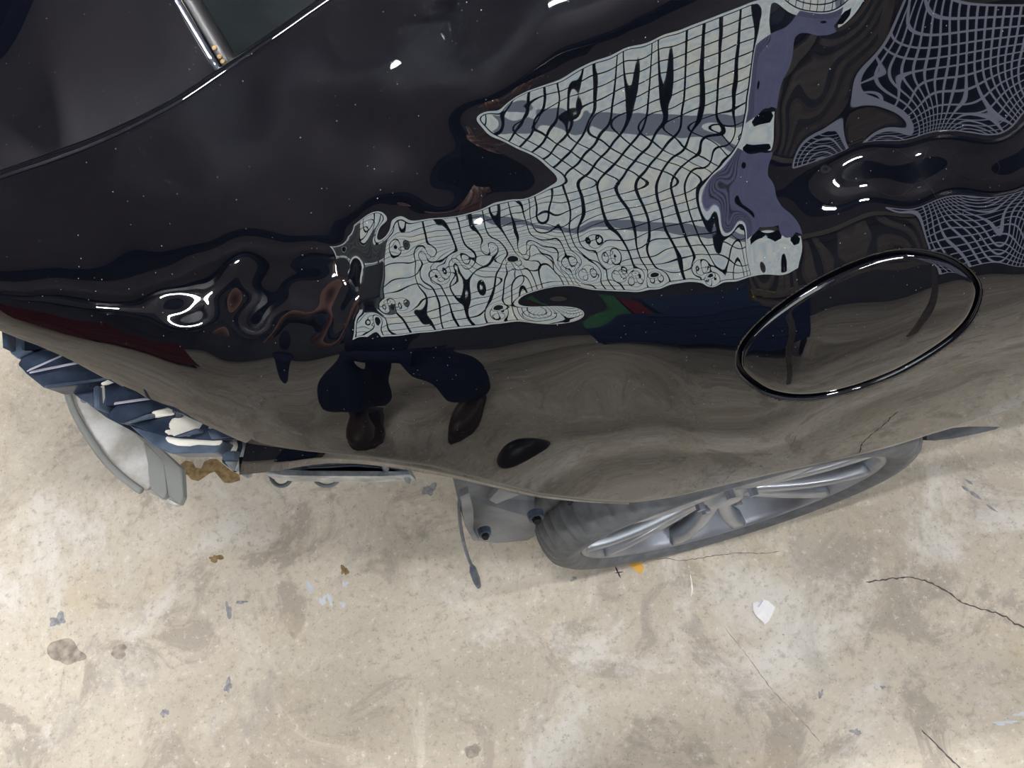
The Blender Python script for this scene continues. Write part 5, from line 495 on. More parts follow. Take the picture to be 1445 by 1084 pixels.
    [-6074,12543,-6497,1,0,5,5,-6,6,6,-4,-2,10,-3,-7,8,3,-1,5,9,-22,-33,14,29,18,34,0,-44,-46,-3,26,34,2,-14,-10,-4,-2,-9,1,1,34,-5,-9,2,2,-5,-14,16,5,-5,10,2,1,-7,5,-1,14,2,-4,-24,-64,-47,27,52,56,25,4,3,-13,-29,-54,24,3,-2,6,-1,-1,4,0,-19,-45,39,39,-8,-3,-13,6,1,17,5,0,-9,-4,-8,0,-9,12,-7,-22,9,16,-3,-2,3,-10,2],
    [-6991,14451,-7492,0,5,-3,5,4,4,-5,4,5,-5,1,6,0,-2,7,0,-11,-20,16,5,10,38,46,-101,-33,27,19,21,34,-25,-22,-31,7,3,4,-5,16,18,-9,-3,5,3,-16,2,0,8,10,-2,0,-10,-6,0,11,7,12,10,6,-29,-174,10,147,49,9,1,-4,7,8,-40,-111,28,36,16,7,-4,-12,5,-14,-19,16,15,9,-2,-7,-6,3,5,29,-6,-10,-12,-2,-4,4,-9,-8,-1,-3,8,4,1,-2,-4,4],
    [-8084,16731,-8685,-3,4,9,-5,8,-2,7,-2,-1,5,-1,3,0,7,-8,0,-7,-3,23,8,8,10,-28,-65,23,54,35,12,-35,-15,-11,-28,14,3,-3,6,4,15,-1,-9,10,1,-8,-6,-2,7,20,-4,-13,-16,-6,-1,8,4,-3,-1,5,26,87,-111,-30,20,26,5,0,9,26,78,-158,-65,50,28,5,-1,-1,-1,6,2,-8,4,0,-7,3,-1,-1,-3,-1,19,-5,0,-5,-3,-5,-2,-7,-6,4,-5,7,0,0,-1,-1],
    [-9379,19434,-10105,4,3,0,11,-1,3,0,4,1,-2,8,-4,8,-6,6,-11,4,7,12,9,-4,-15,-36,12,23,33,72,-50,-126,75,30,-39,13,16,-29,-28,43,20,-36,-2,29,13,-39,4,17,0,-1,-6,9,-25,-23,9,0,1,5,-5,14,55,88,-21,-100,-19,-5,10,5,7,22,-2,17,-54,-27,1,16,5,-5,15,16,10,-14,-22,-6,-1,-1,2,0,1,-24,3,28,2,-2,-1,-7,-10,1,-3,-7,5,-4,2,-3,2,-5],
    [-10924,22660,-11792,-8,14,1,5,3,4,4,-3,7,0,-1,10,-7,5,-1,1,-2,13,7,-1,-5,-21,-11,38,18,17,1,-51,-21,4,32,30,-13,10,-38,-26,25,32,-45,0,28,20,-45,18,32,-6,-52,11,18,-7,-22,-11,5,9,-5,19,22,28,19,21,-22,-36,-16,-13,8,3,-18,-13,61,1,-53,-12,4,18,12,-5,12,33,-34,-32,-15,1,4,2,-3,-7,-2,-1,4,11,4,-4,-3,-2,-7,-5,3,-9,2,-6,5,-11,8],
    [-12765,26510,-13822,9,0,9,5,5,3,0,10,-5,9,-1,-1,9,-2,-4,9,3,-1,10,2,-12,-9,6,23,17,-5,-26,-6,11,-18,8,47,-7,-28,7,2,-19,-17,22,8,-14,-12,36,9,11,-8,-71,19,13,12,-5,-14,-12,0,22,14,14,13,-13,21,6,-1,-33,-3,-1,-1,-15,-39,70,7,-35,-20,10,31,35,-21,-36,-17,13,-12,-4,-4,-7,-2,2,-8,-1,-2,-3,10,0,1,-3,0,-11,4,-7,-3,-6,0,-8,4,-8],
    [-14958,31094,-16224,-2,10,8,3,8,4,8,-3,8,-1,7,2,0,3,7,-5,7,7,-1,0,-4,-1,7,17,5,-11,-21,8,17,-14,4,25,-6,-20,10,18,-30,-27,40,-5,-15,-6,37,6,-14,-20,10,-19,-7,15,16,-3,-22,-10,23,21,16,-11,-10,-14,10,13,-8,-8,16,9,-6,-28,5,-9,-2,8,10,17,19,-18,-30,-42,0,31,-10,-5,-2,-8,-8,-1,-3,-5,1,-5,7,-3,0,-8,5,-9,-6,-3,-5,-3,-9,-6,4],
    [-17601,36631,-19143,-1,16,8,9,5,7,1,12,0,6,2,3,4,4,0,5,3,6,4,-7,6,-5,13,7,-2,-8,-8,9,12,-11,9,7,-4,-13,14,9,-22,-11,14,10,-21,0,28,-3,-22,-5,24,-17,-15,1,18,5,15,-8,-6,9,7,4,-8,-20,-57,14,37,22,10,10,35,49,-168,-13,52,19,14,1,-16,4,-17,-27,3,-12,13,-6,-8,-4,-8,-3,-3,-8,-3,-2,-4,3,-5,-2,-5,-3,-7,-5,-10,-9,1,-14,-3],
    [-20721,43163,-22579,1,16,7,11,9,8,10,0,8,3,10,0,6,1,5,8,1,0,6,3,-4,12,-7,12,-2,-6,-1,4,8,6,-7,6,-3,-7,9,5,-10,-8,10,1,-7,-5,18,-10,-14,5,13,-4,-19,6,8,11,14,10,-18,-4,0,-1,3,3,-39,-74,56,49,18,24,12,6,-55,-39,13,16,4,-4,-6,-7,-6,-1,-20,-1,-4,-7,-3,-7,-6,-6,-6,-6,-5,-9,2,-9,-1,-3,-8,-7,-5,-8,-9,-9,-14,-10,1],
    [-24652,51409,-26929,-2,21,16,12,9,12,6,10,8,6,-1,15,-2,12,-1,5,5,8,-4,8,3,-6,17,-8,6,-3,-1,5,6,1,3,0,-7,5,-2,5,0,-9,6,-1,-3,2,-4,2,-10,-2,19,-11,1,-5,5,15,4,0,2,-11,-9,-3,-4,13,15,-51,-17,31,35,12,6,-22,21,-13,-23,1,-7,-2,-17,3,-1,-1,-12,-10,-11,-2,-9,-6,-8,-7,-9,-7,-11,0,-16,-1,-7,-8,-6,-9,-9,-14,-10,-16,-8,-23,2],
    [-28749,60001,-31461,3,24,11,20,16,6,15,7,9,7,13,-1,11,2,10,3,6,3,5,4,-1,12,-7,11,-6,3,2,5,5,-1,3,-3,4,-8,9,-1,-3,3,-2,1,-1,-7,7,-12,4,-1,6,4,-10,4,9,-5,5,8,-5,-7,-5,-8,0,3,10,5,-17,-1,8,13,-4,-9,33,4,-18,-22,-4,-20,1,-11,8,-9,-5,-10,-14,-6,-10,-11,-6,-11,-9,-9,-11,-13,-4,-13,-7,-14,-5,-14,-14,-13,-15,-17,-18,-27,1],
    [-36102,75447,-39621,-4,35,30,14,15,25,7,17,9,14,6,9,14,1,13,2,9,3,10,0,6,5,3,1,5,0,3,4,1,8,-4,3,-4,6,-4,2,2,-2,3,-2,-5,5,-9,5,-9,7,2,-1,5,-4,-1,9,-7,2,0,0,-11,-3,0,2,4,24,-11,-10,-1,2,-4,1,25,7,-14,-14,-19,-10,-14,-2,-8,-2,-6,-21,-3,-21,-7,-16,-10,-18,-9,-17,-11,-19,-16,-8,-24,-5,-28,-11,-21,-23,-22,-28,-25,-35,-5],
    [-36102,75446,-39622,2,37,14,24,23,8,22,7,16,9,8,15,-1,16,1,12,5,5,6,2,9,-2,8,1,2,3,1,5,6,-4,6,-1,1,-3,2,3,-1,0,-1,2,-2,-3,-4,2,-4,4,1,2,0,-1,3,-3,8,-7,3,-5,-3,-7,1,-4,14,15,-5,-12,2,-6,2,2,21,10,-14,-14,-22,-10,-11,-4,-4,-2,-18,-2,-21,-7,-19,-5,-20,-7,-18,-11,-22,-5,-19,-20,-5,-26,-8,-24,-16,-24,-24,-21,-31,-40,6]
]
KS, K0 = 16.0, -100.0
_b = np.array(NET, dtype=np.int64).reshape(3, 57, 106).transpose(1, 2, 0)
for ax, times in ((1, 3), (0, 2)):
    for _ in range(times): _b = np.cumsum(_b, axis=ax)
CTRL = _b*2e-6
def _bas(t): return np.stack([(1-t)**3, 3*t**3-6*t**2+4, -3*t**3+3*t**2+3*t+1, t**3], -1)/6
def _dba(t): return np.stack([-3*(1-t)**2, 9*t**2-12*t, -9*t**2+6*t+3, 3*t**2], -1)/6
# push-dents in the sheet metal: s, t, radius s, radius t, depth in metres
DENTS = [(785, 434, 34, 15, 0.0026), (566, 347, 10.8, 9.5, 0.00026), (602, 358, 9.5, 8.1, 0.00026), (622, 388, 10.8, 9.5, 0.00031), (650, 370, 12.2, 10.8, 0.00031), (703, 440, 9.5, 8.1, 0.00026),
(803, 371, 13.5, 10.8, 0.00042), (830, 387, 12.2, 9.5, 0.00036), (861, 363, 9.5, 9.5, 0.00026), (876, 387, 9.5, 8.1, 0.00026), (897, 392, 9.5, 9.5, 0.00031), (926, 393, 9.5, 8.1, 0.00026), (990, 378, 8.1, 8.1, 0.00021), (1004, 394, 8.1, 8.1, 0.00026),
(548, 432, 9.5, 8.1, 0.00031), (568, 430, 8.1, 6.8, 0.00021), (527, 453, 9.5, 8.1, 0.00021), (745, 352, 10.8, 10.8, 0.00031), (725, 372, 9.5, 8.1, 0.00026), (838, 340, 12.2, 10.8, 0.00021), (690, 350, 8.1, 6.8, 0.00021)
]
def surf(s, t, h=0.0):
    """points and outward unit normals of the panel at surface parameters s, t"""
    s = np.asarray(s, float); t = np.asarray(t, float)
    a = (s-K0)/KS; b = (t-K0)/KS
    i = np.clip(np.floor(a).astype(int), 0, 102); j = np.clip(np.floor(b).astype(int), 0, 53); a = a-i; b = b-j
    A, B, dA, dB = _bas(a), _bas(b), _dba(a), _dba(b)
    P = np.zeros(s.shape+(3,)); Pu = P.copy(); Pv = P.copy()
    for y in range(4):
        for x in range(4):
            C = CTRL[j+y, i+x]
            P += (B[..., y]*A[..., x])[..., None]*C; Pu += (B[..., y]*dA[..., x])[..., None]*C; Pv += (dB[..., y]*A[..., x])[..., None]*C
    n = np.cross(Pu, Pv); n /= np.linalg.norm(n, axis=-1)[..., None]
    n = np.where(((n*(CAM-P)).sum(-1) < 0)[..., None], -n, n)
    for ds, dt, rs, rt, dep in DENTS:
        P = P - n*(dep*np.exp(-((s-ds)/rs)**2-((t-dt)/rt)**2))[..., None]
    return P + n*np.asarray(h)[..., None] if np.ndim(h) else P+n*h, n

car = empty('car', (0.0, 0.3, 0.0))
tag(car, 'black car with dented glossy rear side panel and bumper taken off', 'car')
BODY = car
def car_child(o):
    o.parent = car; o.matrix_parent_inverse = Matrix.Translation((0, -0.3, 0)); return o

TOP = [(-90, 292), (0, 256), (60, 235), (120, 213), (180, 188), (240, 157), (315, 107), (380, 62), (430, 26), (480, -8), (540, -52), (580, -88), (1545, -88)]
BOT = [(-90, 425), (0, 467), (60, 490), (100, 508), (150, 535), (200, 558), (260, 586), (300, 604), (345, 625), (430, 636), (520, 645), (600, 656), (650, 668), (700, 682), (760, 697), (830, 706), (890, 710), (950, 702), (1000, 690), (1060, 676), (1130, 660), (1200, 645), (1260, 630), (1310, 614), (1380, 594), (1445, 574), (1545, 540)]
def pl(tab, x): return np.interp(x, [p[0] for p in tab], [p[1] for p in tab])
# soften the trim lines
_xs = np.arange(-90, 1546, 3.0)
def smooth(y, k):
    for _ in range(k): y = np.concatenate([[y[0]], (y[:-2]+2*y[1:-1]+y[2:])/4, [y[-1]]])
    return y
_top = smooth(pl(TOP, _xs), 30); _bot = smooth(pl(BOT, _xs), 12)
NR = 240
DOOR = [(980+a/3.097, 330+b_/3.097) for a, b_ in [(197, 560), (210, 500), (270, 420), (370, 330), (500, 240), (640, 165), (780, 110), (900, 85), (1000, 88), (1100, 110), (1180, 155), (1232, 215), (1240, 275), (1205, 365), (1140, 440), (1050, 508), (950, 570), (850, 620), (700, 675), (560, 708), (440, 714), (330, 693), (250, 645), (207, 600)]]
door_loop = np.array(catmull(DOOR, 10, True))
def inside(px, py, poly):
    r = np.zeros(px.shape, bool); x, y = poly[:, 0], poly[:, 1]
    for i in range(len(poly)):
        j = i-1
        c = ((y[i] > py) != (y[j] > py)) & (px < (x[j]-x[i])*(py-y[i])/(y[j]-y[i]+1e-12)+x[i])
        r ^= c
    return r
_t = np.roll(door_loop, -1, 0)-np.roll(door_loop, 1, 0); _t /= np.linalg.norm(_t, axis=1)[:, None]
door_n = np.stack([_t[:, 1], -_t[:, 0]], 1)
_cen = door_loop.mean(0)
if ((door_loop-_cen)*door_n).sum() < 0: door_n = -door_n
hole = door_loop+door_n*7.0

NC = len(_xs)
S = np.repeat(_xs[:, None], NR, 1); TT = _top[:, None]+(_bot-_top)[:, None]*np.linspace(0, 1, NR)[None]
PP, PN = surf(S, TT)
verts = PP.reshape(-1, 3)
cu = (S[:-1, :-1]+S[1:, 1:])/2; cv = (TT[:-1, :-1]+TT[1:, 1:])/2
keep = ~inside(cu, cv, hole)
ii, jj = np.nonzero(keep)
faces = np.stack([ii*NR+jj, ii*NR+jj+1, (ii+1)*NR+jj+1, (ii+1)*NR+jj], 1)
# rolled edges: crest along the tailgate gap, turned flange along the lower edge
def rolled(col_idx, row, R, amax, inward, seg=7):
    """extra vertex rows continuing past an edge row with radius R, then a straight return"""
    base = PP[:, row]; n = PN[:, row]; prev = PP[:, row+(1 if row == 0 else -1)]
    tout = base-prev; tout -= (tout*n).sum(1)[:, None]*n
    tout /= np.linalg.norm(tout, axis=1)[:, None]
    rows = []
    for k in range(1, seg+1):
        a = amax*k/seg
        rows.append(base+R*math.sin(a)*tout+R*(math.cos(a)-1)*n)
    tend = math.cos(amax)*tout-math.sin(amax)*n
    rows.append(rows[-1]+tend*inward)
    return rows
fl = faces.tolist(); vl = [verts]
off = len(verts)
for row, R, am, inn in ((0, 0.013, math.radians(115), 0.03), (NR-1, 0.0035, math.radians(95), 0.022)):
    prev_ids = np.arange(NC)*NR+row
    for rr in rolled(None, row, R, am, inn):
        ids = off+np.arange(NC); vl.append(rr); off += NC
        for k in range(NC-1):
            q = (prev_ids[k], prev_ids[k+1], ids[k+1], ids[k])
            fl.append(tuple(int(x) for x in (q if row == 0 else q[::-1])))
        prev_ids = ids
panel = mesh_obj('quarter_panel', np.concatenate(vl), [tuple(int(x) for x in f) for f in fl], PAINT, None, True)
car_child(panel); panel['label'] = 'glossy black dented rear side panel reflecting a lit grid board'

def sub(o, par=None):
    o.parent = par or panel; return o
# fuel door with its gap
def ring_strip(offs, close_to_center):
    vs = []; n = len(door_loop)
    for o_, h in offs:
        q = door_loop+door_n*o_; P, _n = surf(q[:, 0], q[:, 1], h); vs.append(P)
    fs = []
    for r_ in range(len(offs)-1):
        for k in range(n):
            l = (k+1) % n; fs.append((r_*n+k, r_*n+l, (r_+1)*n+l, (r_+1)*n+k))
    if close_to_center:
        last = door_loop+door_n*offs[-1][0]; c = last.mean(0); m_ = 26
        for s_ in range(1, m_):
            q = c+(last-c)*(1-s_/m_); P, _n = surf(q[:, 0], q[:, 1], offs[-1][1]); vs.append(P)
            b0 = (len(vs)-2)*n
            for k in range(n):
                l = (k+1) % n; fs.append((b0+k, b0+l, b0+n+l, b0+n+k))
        P, _n = surf(np.array([c[0]]), np.array([c[1]]), offs[-1][1]); vs.append(P)
        b0 = (len(vs)-2)*n; cc = b0+n
        for k in range(n): fs.append((b0+k, b0+(k+1) % n, cc))
    return np.concatenate(vs), fs
v_, f_ = ring_strip([(15, -0.00003), (10, -0.00001), (6.5, -0.0001), (5, -0.0004), (3.8, -0.0010), (2.9, -0.0022), (2.4, -0.0045), (2.2, -0.009)], False)
sub(mesh_obj('fuel_door_surround', v_, f_, PAINT, None, True))
v_, f_ = ring_strip([(2.6, -0.0085), (-2.6, -0.0085)], False)
sub(mesh_obj('fuel_door_gap', v_, f_, GAP, None, True))
v_, f_ = ring_strip([(-2.0, -0.009), (-2.2, -0.004), (-2.7, -0.0018), (-3.6, -0.0006), (-5, 0.0001), (-7.5, 0.0005), (-11, 0.0006)], True)
sub(mesh_obj('fuel_door', v_, f_, PAINT, None, True))['label'] = 'oval black fuel filler door'

# return flange below the trim line behind the wheel
FL = [(338, 671), (360, 669), (400, 665), (430, 659), (470, 653), (520, 655), (560, 660), (600, 667), (640, 674), (700, 688), (760, 702), (830, 709.5), (888, 712)]
fx = np.linspace(347, 888, 90); fb = smooth(np.interp(fx, [p[0] for p in FL], [p[1] for p in FL]), 4)
ft = np.interp(fx, _xs, _bot)-0.5
up_, un = surf(fx, ft, -0.002)
vs = []
for k in range(90):
    x2 = fx[k]-9*(1-k/89.0); lo_ = at_z(x2, fb[k], up_[k][2]-0.010-0.016*(1-k/89.0))
    md = (up_[k]+lo_)/2
    vs += [up_[k], md, lo_, lo_+np.array([0, 0.02, -0.004])]
fs = []
for k in range(89):
    for r_ in range(3): fs.append((4*k+r_, 4*k+r_+1, 4*k+4+r_+1, 4*k+4+r_))
sub(mesh_obj('wheel_arch_flange', vs, fs, PAINT, None, True))

# tailgate, its window and seal (beyond the crest of the panel)
crest = PP[:, 0]
def crest_at(x): return np.array([np.interp(x, _xs, crest[:, k]) for k in range(3)])
def deck(name, sa, sb, mat, z_off, far, nseg=30, mrow=16, rise=0.0, split=None):
    vs, fs = [], []
    for i in range(nseg+1):
        a = crest_at(sa+(sb-sa)*i/nseg)+np.array([-0.004, 0.016, -z_off])
        b_ = far(i/nseg)
        for j in range(mrow+1):
            t = j/mrow; p = a+(b_-a)*t; p[2] = a[2]+(b_[2]-a[2])*t+rise*math.sin(math.pi*min(1, t*1.0))
            vs.append(p)
            if i and j:
                q = i*(mrow+1)+j; fs.append((q, q-1, q-mrow-2, q-mrow-1))
    return mesh_obj(name, vs, fs, mat, None, True)
sA = at_z(246, -6, 1.262); sB = at_z(313, 107, 1.247)
dirw = (sA-sB)/np.linalg.norm(sA-sB)
def seam(t): return sB+dirw*t
tg_c = crest_at(312)
tail = deck('tailgate', -89, 312, PAINT_FLAT, 0.014, lambda f: np.array([-1.25, 1.6, 1.12])*(1-f)+np.array([*(sB+dirw*1.3)[:2], 1.30])*f, rise=0.05)
car_child(tail)
wind = deck('rear_window', 316, 580, GLASS, 0.017, lambda f: np.array([*(sB+dirw*1.3)[:2]+np.array([0.012, 0.004]), 1.30])*(1-f)+np.array([0.55, 1.6, 1.36])*f, rise=0.05)
car_child(wind)
# seal follows the seam: sample along straight line between crest point and far point
a0 = crest_at(312)+np.array([-0.004, 0.016, -0.014]); b0 = np.array([*(sB+dirw*1.3)[:2], 1.30])
pts = [a0+(b0-a0)*t+np.array([0, 0, 0.05*math.sin(math.pi*t)+0.002]) for t in np.linspace(0, 0.75, 60)]
bm = bmesh.new(); tube(bm, pts, 0.0030, 10); sl = bm_obj('window_seal', bm, CHROME, wind, True)
bm = bmesh.new(); tube(bm, [p+np.array([0.010, 0.003, 0.0005]) for p in pts], 0.0065, 10, flat=0.5); bm_obj('rubber_lip', bm, BLACKPL, wind, True)
rnd = random.Random(5)
for k, t in enumerate((0.004, 0.008, 0.015, 0.075)):
    bm = bmesh.new(); p = a0+(b0-a0)*t+np.array([0.006, 0.002, 0.05*math.sin(math.pi*t)+0.006]); ellipsoid(bm, p, (0.0012+0.0014*rnd.random(), 0.0025, 0.001), seg=8, rings=6)
    bm_obj('dried_leaf_bit', bm, STAIN, wind, True)
# rear corner of the body beyond the frame
bm = bmesh.new(); prism(bm, [crest_at(-88)+np.array([0.0, 0.0, -0.012]), np.array([-1.05, 0.31, 1.17]), np.array([-1.25, 0.75, 1.13]), np.array([-1.38, 1.6, 1.10]), np.array([-0.7, 1.6, 1.15])], (0, 0, -0.12)); car_child(bm_obj('tail_corner', bm, PAINT_FLAT))
# roof and front door: continue the car out of the frame, added to block light
bm = bmesh.new()
q = [crest_at(600)+np.array([0.0, 0.02, -0.015]), crest_at(1500)+np.array([0.02, 0.02, -0.01]), np.array([2.6, 0.35, 1.45]), np.array([2.6, 1.5, 1.47]), np.array([0.2, 1.6, 1.37])]
prism(bm, q, (0, 0, -0.03)); car_child(bm_obj('roof', bm, PAINT_FLAT))
bm = bmesh.new()
pr = [(-0.016, 0.66), (-0.03, 0.8), (0.0, 0.98), (0.03, 1.05), (0.09, 1.11), (0.17, 1.2)]
g = [[bm.verts.new((x, y+0.004*math.sin(x), z)) for y, z in pr] for x in np.linspace(0.42, 2.6, 12)]
for a in range(11):
    for c_ in range(len(pr)-1): bm.faces.new((g[a][c_], g[a][c_+1], g[a+1][c_+1], g[a+1][c_]))
car_child(bm_obj('front_door', bm, PAINT_FLAT, None, True))
# sill blade showing in front of the wheel
bm = bmesh.new()
skirt = [(1308, 612), (1320, 609), (1350, 605), (1385, 602), (1411, 602.5), (1405, 606), (1380, 612), (1345, 619), (1318, 622), (1308, 621)]
prism(bm, [at_z(u, v, 0.40) for u, v in skirt], (0.0, 0.01, -0.03)); o = car_child(bm_obj('sill_blade', bm, RUBBER)); o['label'] = 'dark blade of the door sill in front of the wheel'

# ------------------------------------------------------------------ wheel
WC = np.array([0.0, 0.0, 0.335])
def lathe(name, prof, mat, seg=180, lug=None, closed=False):
    vs, fs = [], []; n = len(prof)
    for i in range(seg):
        a = 2*math.pi*i/seg
        for k, (r_, y) in enumerate(prof):
            rr = r_ - (lug[k] if lug and (i % 6) < 2 else 0)
            vs.append((WC[0]+rr*math.cos(a), WC[1]+y, WC[2]+rr*math.sin(a)))
    for i in range(seg):
        j = (i+1) % seg
        for k in range(n-1): fs.append((i*n+k, j*n+k, j*n+k+1, i*n+k+1))
    return mesh_obj(name, vs, fs, mat, None, True)
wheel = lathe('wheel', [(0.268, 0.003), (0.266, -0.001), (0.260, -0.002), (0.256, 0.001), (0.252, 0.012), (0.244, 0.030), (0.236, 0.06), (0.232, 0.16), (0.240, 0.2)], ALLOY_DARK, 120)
car_child(wheel); wheel['label'] = 'silver alloy wheel under the black arch'
tp = [(0.264, 0.004), (0.270, -0.004), (0.280, -0.010), (0.292, -0.0125), (0.302, -0.012), (0.3025, -0.0105), (0.312, -0.007), (0.320, -0.001), (0.326, 0.009), (0.331, 0.022), (0.3345, 0.04), (0.3345, 0.055), (0.328, 0.057), (0.328, 0.064), (0.335, 0.066), (0.335, 0.095), (0.328, 0.097), (0.328, 0.104), (0.335, 0.106), (0.335, 0.135), (0.328, 0.137), (0.328, 0.144), (0.3345, 0.146), (0.333, 0.19), (0.32, 0.21), (0.27, 0.2)]
lug = [0, 0, 0, 0, 0, 0, 0.0005, 0.002, 0.004, 0.005, 0.005, 0.005] + [0]*11 + [0]*3
tyre = lathe('tyre', tp, RUBBER, 360, lug); tyre.parent = wheel
bm = bmesh.new()
def wpt(r_, ang, y): return (WC[0]+r_*math.cos(ang), WC[1]+y, WC[2]+r_*math.sin(ang))
for k in range(5):
    base = math.radians(-90+72*k)
    for s_ in (-1, 1):
        bm = bmesh.new(); rings = []
        for t in np.linspace(0, 1, 14):
            r_ = 0.045+t*0.212
            off = s_*(math.radians(20)*(1-t)**1.2*0.45+math.radians(15)*t**1.1)
            ang = base+off
            wd = 0.021+0.006*(1-t)+0.010*max(0, t-0.75)*4
            yf = 0.026-0.022*math.sin(math.pi*t*0.55)-0.004*t
            th = 0.030+0.012*(1-t)
            da = wd/2/max(r_, 0.03)
            row = []
            for fr, yy in ((-1.0, yf+th), (-1.0, yf+0.006), (-0.72, yf), (0.0, yf-0.0008), (0.72, yf), (1.0, yf+0.006), (1.0, yf+th)):
                row.append(bm.verts.new(wpt(r_, ang+fr*da, yy)))
            rings.append(row)
        for a_, b_ in zip(rings[:-1], rings[1:]):
            for c_ in range(7):
                d_ = (c_+1) % 7; bm.faces.new((a_[c_], a_[d_], b_[d_], b_[c_]))
        bm.faces.new(rings[0]); bm.faces.new(rings[-1][::-1])
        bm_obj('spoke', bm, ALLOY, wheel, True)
hubp = [(0.0, 0.014), (0.026, 0.014), (0.031, 0.017), (0.033, 0.026), (0.062, 0.028), (0.070, 0.034), (0.074, 0.08)]
hb = lathe('hub', hubp, ALLOY, 60); hb.parent = wheel
for k in range(5):
    a = math.radians(-54+72*k); bm = bmesh.new()
    p = wpt(0.050, a, 0.0)
    tube(bm, [(p[0], 0.012, p[2]), (p[0], 0.05, p[2])], 0.0085, 6); bm_obj('lug_nut', bm, ALLOY_DARK, wheel)
bm = bmesh.new(); tube(bm, [wpt(0, 0, 0.09), wpt(0, 0, 0.11)], [0.17, 0.17], 48); bm_obj('brake_disc', bm, ALLOY_DARK, wheel)
for o in wheel.children: o.matrix_parent_inverse = Matrix.Identity(4)

# ------------------------------------------------------------------ wheel liner behind the tyre, with wire
def plate_px(name, pts, y_or_z, mode, thick, mat, parent=None):
    bm = bmesh.new()
    P = [(at_y if mode == 'y' else at_z)(u, v, y_or_z if not hasattr(y_or_z, '__len__') else y_or_z[k]) for k, (u, v) in enumerate(pts)]
    prism(bm, P, thick)
    bmesh.ops.bevel(bm, geom=[e for e in bm.edges], offset=0.0012, segments=1, affect='EDGES')
    return bm_obj(name, bm, mat, parent)
lin = plate_px('wheel_liner', [(636, 664), (700, 684), (770, 700), (840, 712), (905, 718), (850, 735), (790, 742), (765, 750), (745, 763), (700, 767), (670, 763), (658, 745), (650, 720), (645, 700)], [0.125, 0.11, 0.09, 0.07, 0.045, 0.045, 0.048, 0.052, 0.060, 0.066, 0.074, 0.085, 0.095, 0.108], 'y', (0.0, 0.02, -0.006), LINER)
car_child(lin); lin['label'] = 'dusty grey inner wheel arch liner hanging behind the tyre'
def small_bolt(u, v, y, r, name='bolt'):
    p = at_y(u, v, y); bm = bmesh.new()
    tube(bm, [p+np.array([0, 0.004, 0]), p+np.array([0, -0.006, 0.004])], [r*1.7, r*1.5], 14)
    bm2 = bm_obj(name, bm, PLASTIC_LIT, lin)
    bm = bmesh.new(); tube(bm, [p+np.array([0, -0.004, 0.004]), p+np.array([0, -0.012, 0.009])], [r, r*0.8], 6); bm_obj('bolt_head', bm, GAP, lin)
small_bolt(756, 728, 0.050, 0.008); small_bolt(684, 751, 0.066, 0.007)
plate_px('liner_rib', [(650, 702), (662, 696), (668, 720), (668, 748), (676, 762), (668, 764), (656, 742)], 0.066, 'y', (0, 0.012, -0.004), LINER, lin)
plate_px('liner_rib', [(705, 690), (735, 698), (715, 705), (700, 712), (690, 706)], 0.082, 'y', (0, 0.01, -0.004), LINER, lin)
plate_px('torn_edge', [(805, 708), (850, 716), (842, 722), (825, 719), (815, 724), (800, 718)], 0.045, 'y', (0, 0.008, -0.003), PLASTIC, lin)
wp = [at_z(u, v, z) for u, v, z in [(650, 700, 0.42), (648, 712, 0.40), (649, 735, 0.33), (653, 760, 0.25), (659, 782, 0.17), (666, 800, 0.11)]]
bm = bmesh.new(); tube(bm, catmull(wp, 6), 0.0034, 8); wire = car_child(bm_obj('sensor_lead', bm, PLASTIC_LIT, None, True)); wire['label'] = 'thin blue-grey cable hanging below the liner'
pa, pb = at_z(665, 798, 0.115), at_z(672, 818, 0.06); pc = at_z(676, 828, 0.035)
bm = bmesh.new(); tube(bm, [pa, pa+(pb-pa)*0.3, pb, pc], [0.0045, 0.0095, 0.0095, 0.0055], 8, flat=0.7); bm_obj('connector', bm, PLASTIC_LIT, wire)

# ------------------------------------------------------------------ exposed bumper carrier at the rear corner
def bz(u): return float(np.interp(u, [0, 120, 200, 300, 350], [1.10, 1.05, 1.02, 0.975, 0.95]))
def brk(name, pts, mat, parent, dz=0.0, th=0.012, slope=0.0):
    v0 = min(p[1] for p in pts); bm = bmesh.new()
    prism(bm, [at_z(u, v, bz(u)+dz-slope*(v-v0)) for u, v in pts], (0, 0.004, -th))
    bmesh.ops.bevel(bm, geom=[e for e in bm.edges], offset=0.0012, segments=1, affect='EDGES')
    return bm_obj(name, bm, mat, parent)
carrier = brk('bumper_carrier', [(90, 520), (160, 522), (250, 556), (330, 590), (352, 618), (344, 640), (332, 668), (312, 652), (318, 632), (306, 640), (242, 640), (212, 626), (186, 606), (150, 590), (130, 572), (92, 547)], PLASTIC, None, -0.03, 0.012)
car_child(carrier); carrier['label'] = 'ribbed navy-black plastic bumper carrier under the panel edge'
brk('mount_block', [(1, 462), (13, 466), (13, 492), (3, 492)], PLASTIC, carrier, 0.0, 0.05)
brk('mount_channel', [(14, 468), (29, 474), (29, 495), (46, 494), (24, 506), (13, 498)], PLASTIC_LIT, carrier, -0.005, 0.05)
brk('mount_block', [(31, 472), (60, 484), (56, 493), (31, 496)], PLASTIC, carrier, -0.008, 0.03)
brk('large_rib', [(24, 514), (30, 504), (60, 492), (95, 498), (165, 524), (160, 533), (150, 538), (62, 548), (37, 527)], PLASTIC, carrier, -0.005, 0.03)
brk('rib_highlight', [(36, 524), (86, 502), (89, 503), (38, 526)], MESHL, carrier, 0.001, 0.004)  # rib edge strips: highlights painted as thin pale bars
brk('rib_highlight', [(40, 526), (110, 512), (112, 514), (41, 528)], MESHL, carrier, 0.001, 0.004)
brk('rib_highlight', [(62, 546.5), (150, 535), (151, 537), (62, 548.5)], PLASTIC_LIT, carrier, 0.001, 0.004)
